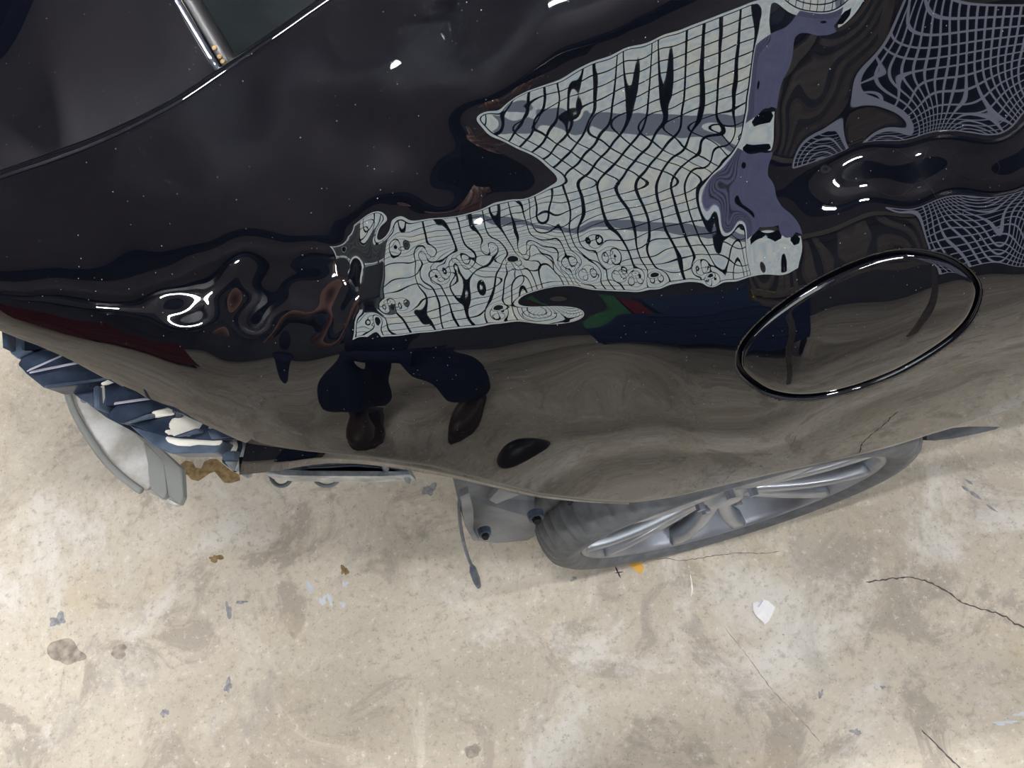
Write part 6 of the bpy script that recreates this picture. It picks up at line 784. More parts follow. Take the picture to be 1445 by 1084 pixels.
brk('slot_face', [(140, 541), (159, 533), (161, 536), (158, 540), (145, 545)], CREAM, carrier, 0.002, 0.008)  # cream slot faces paint in bright reflections
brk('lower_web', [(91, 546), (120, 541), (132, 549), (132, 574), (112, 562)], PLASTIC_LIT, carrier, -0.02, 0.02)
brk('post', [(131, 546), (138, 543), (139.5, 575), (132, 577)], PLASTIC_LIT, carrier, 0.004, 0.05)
brk('slot_face', [(140, 546), (143.5, 545), (144.5, 572), (141, 574)], CREAM, carrier, 0.0, 0.006)
brk('rib_plate', [(145, 545), (182, 531), (230, 546), (226, 556), (160, 572), (145, 574)], PLASTIC, carrier, -0.004, 0.02)
brk('rib_highlight', [(162, 540), (181, 532), (183, 533.5), (163, 541.5)], MESHL, carrier, 0.003, 0.004)
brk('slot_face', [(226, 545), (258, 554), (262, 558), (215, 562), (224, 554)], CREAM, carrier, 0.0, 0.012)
brk('rib_highlight', [(160, 570), (258, 556), (259, 558), (160, 572.5)], MESHL, carrier, 0.002, 0.004)
brk('rib_plate', [(164, 571), (255, 557.5), (276, 563), (212, 582), (170, 598), (149, 589), (153, 582)], PLASTIC, carrier, -0.003, 0.02)
brk('slot_face', [(213, 581), (276, 564), (294, 574), (290, 578), (214, 590)], CREAM, carrier, 0.001, 0.012)
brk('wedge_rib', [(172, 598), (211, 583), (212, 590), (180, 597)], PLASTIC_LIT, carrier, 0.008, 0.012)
brk('rib_plate', [(181, 598), (292, 577), (328, 592), (346, 612), (340, 620), (300, 622), (250, 620), (214, 610)], PLASTIC, carrier, -0.004, 0.02)
brk('bright_patch', blob(262, 602, 20, 15, 3, 30, 0.3), CREAM, carrier, -0.0025, 0.003)  # cream patches imitate white reflections on the glossy plastic
brk('bright_patch', blob(245, 611, 9, 5, 8, 20, 0.5), CREAM, carrier, -0.0024, 0.003)
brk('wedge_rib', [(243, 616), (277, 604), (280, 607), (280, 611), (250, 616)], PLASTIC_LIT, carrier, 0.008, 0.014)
brk('rib_highlight', [(292, 604), (330, 592), (332, 594), (294, 607)], MESHL, carrier, 0.002, 0.004)
brk('lit_patch', [(292, 607), (331, 595), (330, 618), (298, 621)], PLASTIC_LIT, carrier, 0.0, 0.008)
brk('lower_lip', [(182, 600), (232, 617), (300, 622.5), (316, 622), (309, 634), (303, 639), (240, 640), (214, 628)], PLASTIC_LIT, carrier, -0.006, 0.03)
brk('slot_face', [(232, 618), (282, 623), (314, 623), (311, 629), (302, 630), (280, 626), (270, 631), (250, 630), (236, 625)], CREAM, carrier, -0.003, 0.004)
brk('end_cap', [(330, 592), (349, 608), (356, 622), (350, 632), (334, 666), (331, 664), (344, 632), (343, 620), (335, 606), (326, 598)], STEEL, carrier, 0.004, 0.03)
brk('clip_hole', blob(326, 632, 9, 9, 21, 22, 0.1), CREAM, carrier, -0.024, 0.003)
brk('clip', [(313, 637), (332, 636), (333, 650), (313, 650)], PLASTIC_LIT, carrier, -0.018, 0.02)
brk('clip', [(316, 651), (333, 651), (332, 664), (326, 664)], STEEL, carrier, -0.018, 0.02)
brk('lower_tip', [(338, 668), (352, 669), (350, 676), (344, 673)], STEEL, carrier, -0.05, 0.01)

# grey trough hanging below the carrier
def tz(u): return 0.80
trough = plate_px('splash_trough', [(97, 551), (112, 560), (150, 587), (182, 604), (203, 624), (209, 655), (212, 686), (206, 692), (198, 689), (170, 664), (140, 630), (118, 596)], 0.80, 'z', (0, 0.0, -0.006), DUSTY)
car_child(trough); trough['label'] = 'dusty grey curved plastic trough hanging under the bumper carrier'
rim = catmull([at_z(u, v, 0.815) for u, v in [(94, 549), (100, 570), (110, 592), (125, 617), (147, 648), (172, 673), (199, 693)]], 6)
bm = bmesh.new(); tube(bm, rim, 0.0045, 8); bm_obj('trough_rim', bm, GREYPL, trough, True)
plate_px('end_plate', [(203, 624), (208, 627), (232, 650), (235, 690), (236, 697), (228, 704), (212, 690), (209, 655)], 0.81, 'z', (0, 0.0, -0.012), GREYPL, trough)
plate_px('end_plate', [(182, 603), (200, 609), (256, 660), (258, 700), (252, 712), (237, 700), (232, 650), (207, 626)], 0.815, 'z', (0, 0.0, -0.012), GREYPL, trough)
plate_px('end_plate', [(206, 692), (213, 690), (237, 703), (252, 712), (246, 714), (222, 702)], 0.80, 'z', (0, 0.0, -0.01), DUSTY, trough)

# rail behind the flange with two hooks
rail = plate_px('bumper_rail', [(372, 668), (400, 661), (440, 654), (500, 652), (560, 661), (578, 663), (580, 671), (540, 672), (460, 672), (400, 671)], 0.80, 'z', (0, 0.0, -0.03), STEEL)
car_child(rail); rail['label'] = 'pale metal rail just below the panel flange'
plate_px('rail_edge', [(400, 662), (500, 656), (575, 663), (575, 665), (500, 658.5), (402, 664.5)], 0.805, 'z', (0, 0, -0.004), PLASTIC_LIT, rail)
plate_px('rail_tab', [(563, 660), (581, 664), (576, 682), (572, 680)], 0.79, 'z', (0, 0, -0.01), GREYPL, rail)
for u0, w0 in ((397, 15), (461, 19)):
    c_ = [at_z(u0+w0*math.cos(a), 669+17*math.sin(a), 0.74) for a in np.linspace(0.1, math.pi-0.1, 10)]
    bm = bmesh.new(); tube(bm, c_, 0.0028, 8); bm_obj('hook', bm, LINER, rail, True)

for nm_, par, a_, b_ in (('trough_strut', trough, (172, 592, 0.80), (172, 580, 1.0)), ('trough_strut', trough, (120, 563, 0.80), (120, 540, 1.02)), ('rail_strut', rail, (430, 657, 0.79), (430, 640, 1.0)), ('rail_strut', rail, (545, 662, 0.79), (545, 652, 0.96)),
                         ('carrier_strut', carrier, (250, 590, 0.985), (262, 560, 1.05)), ('carrier_strut', carrier, (120, 525, 1.02), (130, 500, 1.09))):
    bm = bmesh.new(); tube(bm, [at_z(*a_), at_z(*b_)+np.array([0, 0.02, 0])], 0.006, 8); bm_obj(nm_, bm, PLASTIC, par)

# ------------------------------------------------------------------ lit grid reflector board (seen in the paint)
CELL, XR = 0.034, 0.13
BB = np.array([-0.56, 1.26]); TL = math.radians(24)
bd_u = np.array([0, math.sin(TL), math.cos(TL)]); bd_n = np.array([0, math.cos(TL), -math.sin(TL)])
def bp(c, r, h=0.0): return np.array([XR-c*CELL, BB[0], BB[1]])+bd_u*((13-r)*CELL)+bd_n*h
board = empty('reflector_board', bp(10, 13))
tag(board, 'lit pale grid reflector board mirrored in the dented black paint', 'reflector board')
def bchild(o): o.parent = board; o.matrix_parent_inverse = Matrix.Translation(-Vector(P3(bp(10, 13)))); return o
def board_diffuser():
    mt, nt, b = new_mat('lit_diffuser'); L = nt.links
    tc = nt.nodes.new('ShaderNodeTexCoord'); vo = nt.nodes.new('ShaderNodeTexVoronoi'); vo.inputs['Scale'].default_value = 75; L.new(tc.outputs['Object'], vo.inputs['Vector'])
    f = noise_out(nt, 9.0, 4); f2 = noise_out(nt, 70.0, 3)
    c = mixc(nt, ramp(nt, vo.outputs['Distance'], [(0.25, 0.0), (0.6, 1.0)]), (0.60, 0.72, 0.80), (0.78, 0.84, 0.80))
    c = mixc(nt, ramp(nt, f, [(0.5, 0.0), (0.7, 0.55)]), c, (0.92, 0.86, 0.66))
    c = mixc(nt, ramp(nt, f2, [(0.4, 0.4), (0.55, 0.0)]), c, (0.5, 0.58, 0.62))
    b.inputs['Base Color'].default_value = (0.2, 0.2, 0.2, 1); L.new(c, b.inputs['Emission Color']); b.inputs['Emission Strength'].default_value = BOARD_POWER
    return mt
DIFF = board_diffuser()
def bquad(bm, c0, r0, c1, r1, h0, h1):
    lo = [bp(c0, r0, h0), bp(c1, r0, h0), bp(c1, r1, h0), bp(c0, r1, h0)]
    prism(bm, lo, bd_n*(h1-h0))
bm = bmesh.new(); bquad(bm, -0.9, -0.35, 20.45, 13.4, -0.012, 0.0); bchild(bm_obj('diffuser_sheet', bm, DIFF))
bm = bmesh.new(); bquad(bm, -0.9, -0.35, 20.45, 13.4, -0.030, -0.0125); bchild(bm_obj('back_cover', bm, BLACKPL))
for c_ in range(21):
    bm = bmesh.new(); bquad(bm, c_-0.085, 0, c_+0.085, 13, 0.0005, 0.0016); bchild(bm_obj('grid_line', bm, BLACKPL))
for r_ in range(14):
    bm = bmesh.new(); bquad(bm, 0, r_-0.05, 20, r_+0.05, 0.0006, 0.0018); bchild(bm_obj('grid_line', bm, BLACKPL))
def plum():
    mt, nt, b = new_mat('glowing_violet_plastic'); L = nt.links
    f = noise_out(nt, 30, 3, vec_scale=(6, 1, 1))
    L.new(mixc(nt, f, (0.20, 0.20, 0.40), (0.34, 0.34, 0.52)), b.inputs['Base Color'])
    L.new(mixc(nt, f, (0.14, 0.15, 0.30), (0.28, 0.29, 0.46)), b.inputs['Emission Color']); b.inputs['Emission Strength'].default_value = BOARD_POWER*0.55  # bracket is no lamp; a glow is put into its plastic
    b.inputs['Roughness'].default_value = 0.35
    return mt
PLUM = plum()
bm = bmesh.new(); prism(bm, [bp(c, r, 0.004) for c, r in [(-0.12, 3.7), (-2.6, 2.6), (-2.9, 7.0), (-2.6, 9.0), (-1.9, 8.6), (-1.2, 9.2), (-0.25, 9.3)]], bd_n*0.004); bchild(bm_obj('end_bracket', bm, PLUM))
for k in range(4):
    bm = bmesh.new(); bquad(bm, -0.30-0.16*k, 3.6, -0.35-0.16*k, 9.3, 0.008, 0.0095); bchild(bm_obj('bracket_ridge', bm, MESHL))
bm = bmesh.new(); bquad(bm, -2.35, 9.2, -0.92, 13.4, -0.012, 0.0); bchild(bm_obj('lower_tab', bm, DIFF))
bm = bmesh.new(); prism(bm, [bp(-1.55+0.62*math.cos(a), 9.6+0.75*math.sin(a), 0.0015) for a in np.linspace(0, 2*math.pi, 7)[:-1]], bd_n*0.004); bchild(bm_obj('mount_hole', bm, GAP))
bm = bmesh.new(); prism(bm, [bp(-1.25+0.16*math.cos(a), 7.2+0.4*math.sin(a), 0.0085) for a in np.linspace(0, 2*math.pi, 14)[:-1]], bd_n*0.002); bchild(bm_obj('mount_hole', bm, GAP))
# glowing strip added to imitate a grey band in the reflection, and the small built-in spot light
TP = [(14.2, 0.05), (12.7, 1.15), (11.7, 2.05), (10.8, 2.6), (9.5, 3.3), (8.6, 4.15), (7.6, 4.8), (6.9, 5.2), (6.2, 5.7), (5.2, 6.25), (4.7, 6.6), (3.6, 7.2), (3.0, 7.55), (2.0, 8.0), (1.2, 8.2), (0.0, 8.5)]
GREY_BAND = emitter('grey_band', (0.30, 0.36, 0.45), BOARD_POWER*0.62, 0.1)
bm = bmesh.new(); prism(bm, [bp(c, r, 0.0002) for c, r in TP]+[bp(c, r+0.95, 0.0002) for c, r in TP[::-1]], bd_n*0.0002); bchild(bm_obj('band_strip', bm, GREY_BAND))
SPOT = emitter('white_spot', (0.9, 0.95, 1.0), 70.0)
bm = bmesh.new(); tube(bm, [bp(13.55, 1.75, 0.001), bp(13.55, 1.75, 0.006)], 0.011, 16); bchild(bm_obj('spot_light', bm, SPOT))
# printed label in the top left corner of the board
bm = bmesh.new(); bquad(bm, 18.1, 0.3, 20.0, 4.7, 0.002, 0.0026); bchild(bm_obj('label', bm, simple('label_paper', (0.6, 0.66, 0.64), 0.7)))
for k in range(6):
    bm = bmesh.new(); bquad(bm, 18.25+0.28*k, 0.6, 18.33+0.28*k+(0.12 if k in (2, 3) else 0), 4.4-(0.8 if k % 2 else 0.0), 0.003, 0.0034); bchild(bm_obj('label_line', bm, LABELM))
# clamp on the left edge
bm = bmesh.new(); box(bm, bp(20.3, 9.2, 0)+np.array([0, 0.008, 0]), bp(18.0, 5.8, 0)+np.array([0, 0.05, 0]), 0.006); clamp = bm_obj('clamp', bm, BLACKPL); bchild(clamp)
bm = bmesh.new(); ellipsoid(bm, bp(19.2, 9.3, 0.03), (0.02, 0.02, 0.02), seg=16, rings=10); bchild(bm_obj('clamp_knob', bm, CHROME, None, True))
# ------------------------------------------------------------------ person holding the board and the phone
person = empty('person', (-0.62, -0.95, 0))
tag(person, 'person in dark jeans and brown boots mirrored in the black panel', 'person')
def pchild(o): o.parent = person; o.matrix_parent_inverse = Matrix.Translation((0.62, 0.95, 0)); return o
def skin_mesh(name, pts, edges, radii, mat, root=0, lev=2):
    me = bpy.data.meshes.new(name); me.from_pydata([P3(p) for p in pts], edges, []); me.update()
    o = bpy.data.objects.new(name, me); col.objects.link(o); me.materials.append(mat)
    md = o.modifiers.new('skin', 'SKIN'); md.use_smooth_shade = True
    for i, r_ in enumerate(radii):
        sv = me.skin_vertices[0].data[i]; sv.radius = r_ if hasattr(r_, '__len__') else (r_, r_); sv.use_root = (i == root)
    sd = o.modifiers.new('sub', 'SUBSURF'); sd.levels = lev; sd.render_levels = lev
    return o
LF, RF = (-1.03, -1.05), (-0.575, -1.05)
J = {'pel': (-0.73, -1.0, 0.93), 'hipL': (-0.84, -0.99, 0.90), 'hipR': (-0.62, -0.99, 0.90), 'kneeL': (-0.96, -0.95, 0.49), 'kneeR': (-0.58, -0.98, 0.49), 'ankL': (LF[0], LF[1], 0.10), 'ankR': (RF[0], RF[1], 0.10),
     'spine': (-0.70, -0.93, 1.15), 'chest': (-0.65, -0.86, 1.36), 'neck': (-0.63, -0.82, 1.52), 'head': (-0.61, -0.77, 1.62), 'top': (-0.61, -0.76, 1.72),
     'shL': (-0.80, -0.83, 1.44), 'shR': (-0.45, -0.82, 1.46), 'elL': (-0.96, -0.66, 1.27), 'wrL': (-0.66, -0.50, 1.42), 'elR': (-0.38, -0.66, 1.66), 'wrR': (-0.34, -0.37, 1.755)}
nm = list(J); ix = {k: i for i, k in enumerate(nm)}
E = [('pel', 'hipL'), ('pel', 'hipR'), ('hipL', 'kneeL'), ('kneeL', 'ankL'), ('hipR', 'kneeR'), ('kneeR', 'ankR'), ('pel', 'spine'), ('spine', 'chest'), ('chest', 'neck'), ('neck', 'head'), ('head', 'top'), ('chest', 'shL'), ('chest', 'shR'), ('shL', 'elL'), ('elL', 'wrL'), ('shR', 'elR'), ('elR', 'wrR')]
rad = {'pel': 0.10, 'hipL': 0.07, 'hipR': 0.07, 'kneeL': 0.05, 'kneeR': 0.05, 'ankL': 0.034, 'ankR': 0.034, 'spine': 0.10, 'chest': 0.11, 'neck': 0.05, 'head': 0.082, 'top': 0.06, 'shL': 0.05, 'shR': 0.05, 'elL': 0.038, 'wrL': 0.027, 'elR': 0.038, 'wrR': 0.027}
pchild(skin_mesh('body', [J[k] for k in nm], [(ix[a], ix[b_]) for a, b_ in E], [rad[k] for k in nm], SKIN))
jn = ['pel', 'hipL', 'hipR', 'kneeL', 'kneeR', 'ankL', 'ankR']; ji = {k: i for i, k in enumerate(jn)}
pchild(skin_mesh('jeans', [J[k] for k in jn], [(ji['pel'], ji['hipL']), (ji['pel'], ji['hipR']), (ji['hipL'], ji['kneeL']), (ji['hipR'], ji['kneeR']), (ji['kneeL'], ji['ankL']), (ji['kneeR'], ji['ankR'])], [0.16, 0.135, 0.135, 0.12, 0.125, 0.105, 0.11], JEANS))
sh_ = [np.array(J['pel'])+np.array([0, 0, 0.05]), J['spine'], J['chest'], np.array(J['neck'])+np.array([0, 0, -0.04]), J['shL'], J['shR'], np.array(J['shL'])*0.45+np.array(J['elL'])*0.55, np.array(J['shR'])*0.45+np.array(J['elR'])*0.55]
pchild(skin_mesh('shirt', sh_, [(0, 1), (1, 2), (2, 3), (2, 4), (2, 5), (4, 6), (5, 7)], [0.135, 0.13, 0.14, 0.07, 0.075, 0.075, 0.06, 0.06], SHIRT))
bm = bmesh.new(); ellipsoid(bm, (-0.61, -0.785, 1.70), (0.083, 0.10, 0.075)); pchild(bm_obj('hair', bm, HAIR, None, True))
bm = bmesh.new(); tube(bm, [(-0.61, -0.70, 1.665), (-0.61, -0.675, 1.62), (-0.61, -0.69, 1.60)], [0.008, 0.016, 0.010], 10); pchild(bm_obj('nose', bm, SKIN, None, True))
for s_ in (-1, 1):
    bm = bmesh.new(); ellipsoid(bm, (-0.61+s_*0.032, -0.695, 1.655), (0.012, 0.010, 0.008), seg=12, rings=8); pchild(bm_obj('eye', bm, BLACKPL, None, True))
    bm = bmesh.new(); ellipsoid(bm, (-0.61+s_*0.085, -0.77, 1.64), (0.010, 0.02, 0.032), seg=12, rings=8); pchild(bm_obj('ear', bm, SKIN, None, True))
bm = bmesh.new(); ellipsoid(bm, (-0.61, -0.693, 1.575), (0.024, 0.008, 0.006), seg=12, rings=8); pchild(bm_obj('mouth', bm, REDM, None, True))
def boot(x, y, ang):
    bm = bmesh.new(); d = np.array([math.sin(ang), math.cos(ang), 0]); o = np.array([x, y, 0])
    secs = [(-0.09, 0.030, 0.045), (-0.07, 0.040, 0.06), (-0.01, 0.044, 0.066), (0.05, 0.046, 0.055), (0.11, 0.052, 0.043), (0.16, 0.050, 0.036), (0.19, 0.038, 0.028), (0.205, 0.018, 0.018)]
    tube(bm, [o+d*a+np.array([0, 0, h+0.004]) for a, w_, h in secs], [w_ for a, w_, h in secs], 18, True, 0.85, up=(0, 0, 1))
    tube(bm, [o+np.array([0, 0, 0.05])-d*0.02, o+np.array([0, 0, 0.12])-d*0.015, o+np.array([0, 0, 0.2])-d*0.01], [0.055, 0.052, 0.055], 16)
    so = [o+d*a+np.array([math.cos(ang)*s2*w_*1.04, -math.sin(ang)*s2*w_*1.04, 0.02]) for s2, rng in ((1, secs), (-1, secs[::-1])) for a, w_, h in rng]
    prism(bm, so, (0, 0, -0.02))
    return bm_obj('boot', bm, BOOT, None, True)
pchild(boot(LF[0], LF[1], 0.25)); pchild(boot(RF[0], RF[1], -0.1))
def hand(name, wrist, palm_dir, palm_n, curl, lens, thumb_side, spread=0.10):
    """five tapered, bent fingers on a flattened palm"""
    bm = bmesh.new(); w_ = np.array(wrist, float); f = np.array(palm_dir, float); f /= np.linalg.norm(f)
    n = np.array(palm_n, float); n -= f*(n@f); n /= np.linalg.norm(n); s = np.cross(n, f)*thumb_side
    tube(bm, [w_-f*0.03, w_, w_+f*0.03, w_+f*0.07, w_+f*0.095], [0.027, 0.028, 0.040, 0.044, 0.034], 16, True, 0.42, up=n)
    for k in range(4):
        o = (k-1.5)*0.0205; b0 = w_+f*0.088+s*(-o); dirk = f-s*o*spread*10
        p = b0; d = dirk/np.linalg.norm(dirk); L = lens[k]
        for q, (fr, r0, r1) in enumerate(((0.45, 0.0098, 0.0092), (0.31, 0.0092, 0.0085), (0.24, 0.0085, 0.0072))):
            a = curl[q]; d = d*math.cos(a)+n*math.sin(a); d /= np.linalg.norm(d)
            e = p+d*L*fr; capsule(bm, p, e, r0, r1); p = e
    p = w_+f*0.025+s*0.03; d = (f*0.62+s*0.7+n*0.35); d /= np.linalg.norm(d)
    for fr, r0, r1 in ((0.034, 0.0125, 0.011), (0.03, 0.011, 0.0095), (0.024, 0.0095, 0.008)):
        e = p+d*fr; capsule(bm, p, e, r0, r1); p = e; d = d*0.93+f*0.3; d /= np.linalg.norm(d)
    return bm_obj(name, bm, SKIN, None, True)
pchild(hand('hand', J['wrL'], (0.93, 0.30, 0.18), (0.15, -0.8, -0.55), (0.25, 0.45, 0.35), (0.072, 0.083, 0.078, 0.062), 1))
pchild(hand('hand', J['wrR'], (0.15, 0.95, -0.45), (0.1, -0.45, -0.9), (0.5, 0.7, 0.5), (0.072, 0.083, 0.078, 0.062), -1))
# phone held at the viewpoint, lens looking at the panel
phone = empty('phone', CAM-FWD*0.012); tag(phone, 'black phone held above the panel by the person', 'phone')
bm = bmesh.new()
cc = CAM-FWD*0.008+RIGHT*0.055-DOWN*0.0+DOWN*0.018
prism(bm, [cc+RIGHT*a+DOWN*b_ for a, b_ in [(-0.075, -0.030), (-0.067, -0.037), (0.067, -0.037), (0.075, -0.030), (0.075, 0.030), (0.067, 0.037), (-0.067, 0.037), (-0.075, 0.030)]], -FWD*0.008)
o = bm_obj('phone_body', bm, BLACKPL); o.parent = phone; o.matrix_parent_inverse = Matrix.Translation(-Vector(P3(CAM-FWD*0.012)))

# ------------------------------------------------------------------ other things standing in the garage, mirrored in the paint
MX, MY, MZ, MC = 0.80, -1.10, 1.72, 0.055
mesh_panel = empty('line_board', (MX, MY, 0)); tag(mesh_panel, 'dark board with glowing pale grid lines mirrored near the fuel door', 'grid board')
def mchild(o): o.parent = mesh_panel; o.matrix_parent_inverse = Matrix.Translation((-MX, -MY, 0)); return o
NI, NJ = 30, 13
bm = bmesh.new(); box(bm, (MX, MY-0.03, MZ-NJ*MC), (MX+NI*MC, MY-0.012, MZ)); mchild(bm_obj('backing', bm, MESHB))
for x in (MX+0.3, MX+NI*MC-0.3):
    bm = bmesh.new(); tube(bm, [(x, MY-0.02, MZ-0.1), (x, MY-0.02, RZ)], 0.006, 8); mchild(bm_obj('hanger', bm, BLACKPL))
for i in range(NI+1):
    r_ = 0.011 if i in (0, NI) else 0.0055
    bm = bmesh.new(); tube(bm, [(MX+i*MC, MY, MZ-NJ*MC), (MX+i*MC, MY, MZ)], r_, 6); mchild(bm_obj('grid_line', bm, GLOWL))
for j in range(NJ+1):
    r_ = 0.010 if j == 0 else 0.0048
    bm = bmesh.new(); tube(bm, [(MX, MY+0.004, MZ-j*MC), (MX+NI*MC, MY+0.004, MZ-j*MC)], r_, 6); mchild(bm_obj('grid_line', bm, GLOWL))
rack = empty('slatted_rack', (0.55, -1.5, 0)); tag(rack, 'dark brown slatted wooden rack mirrored beside the wire panel', 'rack')
def rchild(o): o.parent = rack; o.matrix_parent_inverse = Matrix.Translation((-0.55, 1.5, 0)); return o
for x in np.linspace(0.42, 0.98, 6):
    bm = bmesh.new(); box(bm, (x-0.022, -1.52, 1.16 if 0.45 < x < 0.95 else 0), (x+0.022, -1.48, 1.80), 0.004); rchild(bm_obj('slat', bm, BROWNM))
for z in (1.16, 1.74):
    bm = bmesh.new(); box(bm, (0.38, -1.478, z), (1.02, -1.45, z+0.07), 0.004); rchild(bm_obj('cross_bar', bm, BROWNM))
cart = empty('tool_cart', (0.05, -2.3, 0)); tag(cart, 'navy tool cart mirrored under the grid board', 'tool cart')
def cchild(o): o.parent = cart; o.matrix_parent_inverse = Matrix.Translation((-0.05, 2.3, 0)); return o
bm = bmesh.new(); box(bm, (-0.15, -2.6, 0.14), (0.85, -2.15, 1.10), 0.01); cchild(bm_obj('cabinet', bm, BLUEM))
for k in range(4):
    bm = bmesh.new(); box(bm, (-0.12, -2.15, 0.2+0.22*k), (0.82, -2.135, 0.39+0.22*k), 0.004); dr = cchild(bm_obj('drawer', bm, BLUEM))
    bm = bmesh.new(); tube(bm, [(0.1, -2.115, 0.35+0.22*k), (0.6, -2.115, 0.35+0.22*k)], 0.008, 8); h_ = bm_obj('handle', bm, CHROME); h_.parent = dr
for x, y in ((-0.1, -2.55), (0.8, -2.55), (-0.1, -2.2), (0.8, -2.2)):
    bm = bmesh.new(); tube(bm, [(x-0.015, y, 0.07), (x+0.015, y, 0.07)], 0.07, 16); cchild(bm_obj('caster', bm, BLACKPL))
for nm_, x0, x1, z1, mt_, lb, ct in (('parts_bin', -0.12, 0.02, 1.42, GREENM, 'green plastic parts bin on the navy tool cart', 'bin'), ('spray_box', 0.04, 0.16, 1.38, REDM, 'small red box on the navy tool cart', 'box'), ('tool_case', 0.20, 0.52, 1.46, BLUEM, 'blue tool case on the navy tool cart', 'case'), ('rag_box', 0.58, 0.80, 1.32, YELLOWM, 'yellow box at the end of the navy tool cart', 'box')):
    bm = bmesh.new(); box(bm, (x0, -2.42, 1.10), (x1, -2.18, z1), 0.012); lo_ = tag(bm_obj(nm_, bm, mt_), lb, ct)
    bm = bmesh.new(); box(bm, (x0-0.004, -2.424, z1-0.03), (x1+0.004, -2.176, z1+0.006), 0.004); l2 = bm_obj('lid', bm, mt_, lo_)
chest = empty('tool_chest', (-3.0, -1.6, 0)); tag(chest, 'red tool chest mirrored at the rear edge of the panel', 'tool chest')
def hchild(o): o.parent = chest; o.matrix_parent_inverse = Matrix.Translation((3.0, 1.6, 0)); return o
bm = bmesh.new(); box(bm, (-3.3, -2.0, 0.1), (-2.7, -1.2, 1.3), 0.01); hchild(bm_obj('cabinet', bm, REDDARK))
for k in range(5):
    bm = bmesh.new(); box(bm, (-2.7, -1.96, 0.16+0.22*k), (-2.685, -1.24, 0.36+0.22*k), 0.004); dr = hchild(bm_obj('drawer', bm, REDDARK))
    bm = bmesh.new(); tube(bm, [(-2.665, -1.8, 0.32+0.22*k), (-2.665, -1.4, 0.32+0.22*k)], 0.008, 8); h_ = bm_obj('handle', bm, CHROME); h_.parent = dr
for x in (-3.2, -2.8):
    for y in (-1.9, -1.3):
        bm = bmesh.new(); tube(bm, [(x, y-0.015, 0.055), (x, y+0.015, 0.055)], 0.055, 14); hchild(bm_obj('caster', bm, BLACKPL))
bm = bmesh.new(); tube(bm, [(-0.39, -0.70, 0.0), (-0.39, -0.70, 0.012), (-0.39, -0.70, 0.035), (-0.39, -0.70, 0.06), (-0.39, -0.70, 0.068)], [0.06, 0.062, 0.05, 0.03, 0.012], 28)
tag(bm_obj('suction_cup', bm, BLACKPL, None, True), 'black rubber suction cup on the floor mirrored below the boots', 'suction cup')

# loose bits on the floor in view
tagp = [(880, 788), (886, 784), (896, 787), (909, 800), (905, 810), (899, 807)]
bm = bmesh.new(); prism(bm, [at_z(u, v, 0.0022) for u, v in tagp], (0, 0, -0.0015)); ot = tag(bm_obj('paper_tag', bm, ORANGE), 'small orange paper tag on the floor beside the tyre', 'tag')
def ink_ring(cx, cy, r_):
    c = [at_z(cx+r_*math.cos(a)*0.9, cy+r_*math.sin(a), 0.003) for a in np.linspace(0, 2*math.pi, 14)]
    bm = bmesh.new(); tube(bm, c, 0.0006, 6); bm_obj('printed_figure', bm, INK, ot)
ink_ring(889, 789.5, 2.2); ink_ring(892, 792.5, 2.2)
chip = [(1062.5, 851), (1069, 849), (1072, 851), (1077, 846), (1084, 848), (1094, 857), (1090, 867), (1085, 876), (1079, 882), (1077, 878), (1068, 870), (1063, 862)]
rnd = random.Random(3)
top = [at_z(u, v, 0.004+0.004*rnd.random()) for u, v in chip]
bm = bmesh.new(); c0 = sum(top)/len(top)+np.array([0, 0, 0.003]); cv_ = bm.verts.new(P3(c0)); tv = [bm.verts.new(P3(p)) for p in top]; bv = [bm.verts.new((p[0], p[1], 0.0002)) for p in top]; b0_ = bm.verts.new((c0[0], c0[1], 0.0002))
for k in range(len(top)):
    l = (k+1) % len(top); bm.faces.new((cv_, tv[k], tv[l])); bm.faces.new((tv[k], bv[k], bv[l], tv[l])); bm.faces.new((b0_, bv[l], bv[k]))
oc = tag(bm_obj('paper_scrap', bm, PAPER), 'torn white paper scrap lying on the concrete floor', 'paper scrap')
bm = bmesh.new(); prism(bm, [at_z(u, v, 0.013) for u, v in [(1069, 856), (1075, 847.5), (1078, 847), (1071, 857)]], (0, 0, -0.0008)); bm_obj('fold', bm, MESHL, oc)

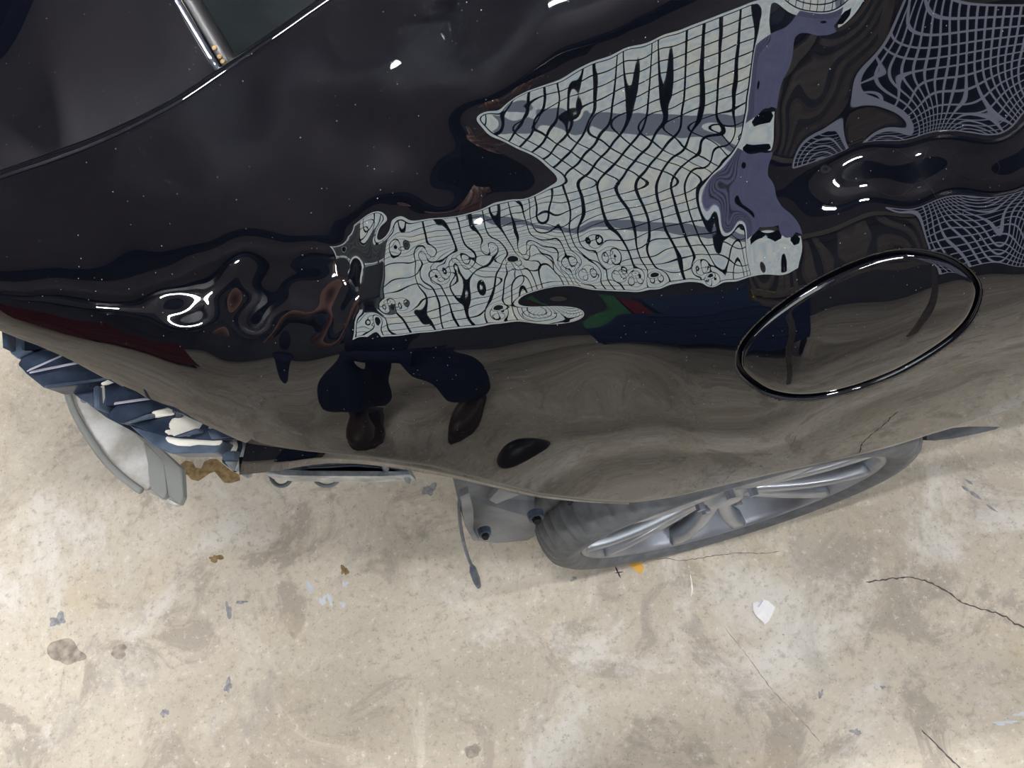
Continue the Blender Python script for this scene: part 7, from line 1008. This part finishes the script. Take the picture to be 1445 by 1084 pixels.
# ------------------------------------------------------------------ ceiling lamps (each fixture carries its own light)
def lamp(x, y, length, width, along='x', label='', z=3.22):
    r_ = empty('ceiling_lamp', (x, y, z)); tag(r_, label, 'lamp', 'ceiling tube lamps')
    dx, dy = (length/2, width/2) if along == 'x' else (width/2, length/2)
    bm = bmesh.new(); box(bm, (-dx-0.02, -dy-0.02, 0.012), (dx+0.02, dy+0.02, 0.06), 0.006); bm_obj('housing', bm, PAPER, r_)
    bm = bmesh.new(); box(bm, (-dx, -dy, -0.012), (dx, dy, 0.0115), 0.005); bm_obj('diffuser', bm, LAMP, r_)
    for s_ in (-0.7, 0.7):
        bm = bmesh.new(); tube(bm, [(dx*s_ if along == 'x' else 0, 0 if along == 'x' else dy*s_, 0.05), (dx*s_ if along == 'x' else 0, 0 if along == 'x' else dy*s_, RZ-z)], 0.006, 6); bm_obj('hanger', bm, BLACKPL, r_)
    return r_
LAMPS = [
    (-0.29, -0.08, 0.46, 0.05, 'x', 'bright tube lamp straight above the dented panel'),
    (-1.6, -3.9, 0.40, 0.05, 'x', 'added fill lamp far behind the person'),  # unseen lamp, kept as fill for the floor near the person
    (-4.4, -4.1, 0.9, 0.05, 'x', 'tube lamp mirrored as a long streak near the rear edge'),
    (1.60, -2.15, 0.30, 0.05, 'x', 'tube lamp mirrored above the lower glowing grid reflection'),
    (1.88, -3.30, 0.30, 0.05, 'x', 'farther tube lamp mirrored just over the lower glowing grid'),
    (4.6, -4.3, 0.9, 0.05, 'x', 'far tube lamp mirrored at the right edge of the panel'),
    (2.2, -0.3, 0.55, 0.05, 'x', 'tube lamp over the front of the car'),
    (-1.0, 3.4, 0.5, 0.05, 'x', 'added fill lamp hanging behind the car roof'),  # unseen lamp added to fill the shaded floor
    (-3.0, 1.6, 0.5, 0.05, 'y', 'added fill lamp hanging off the rear of the car'),  # added out of view to brighten the floor on the left
    (-1.0, 1.15, 0.9, 0.05, 'x', 'long tube lamp above the tailgate'),
]
for a in LAMPS: lamp(*a)
bpy.context.view_layer.update()
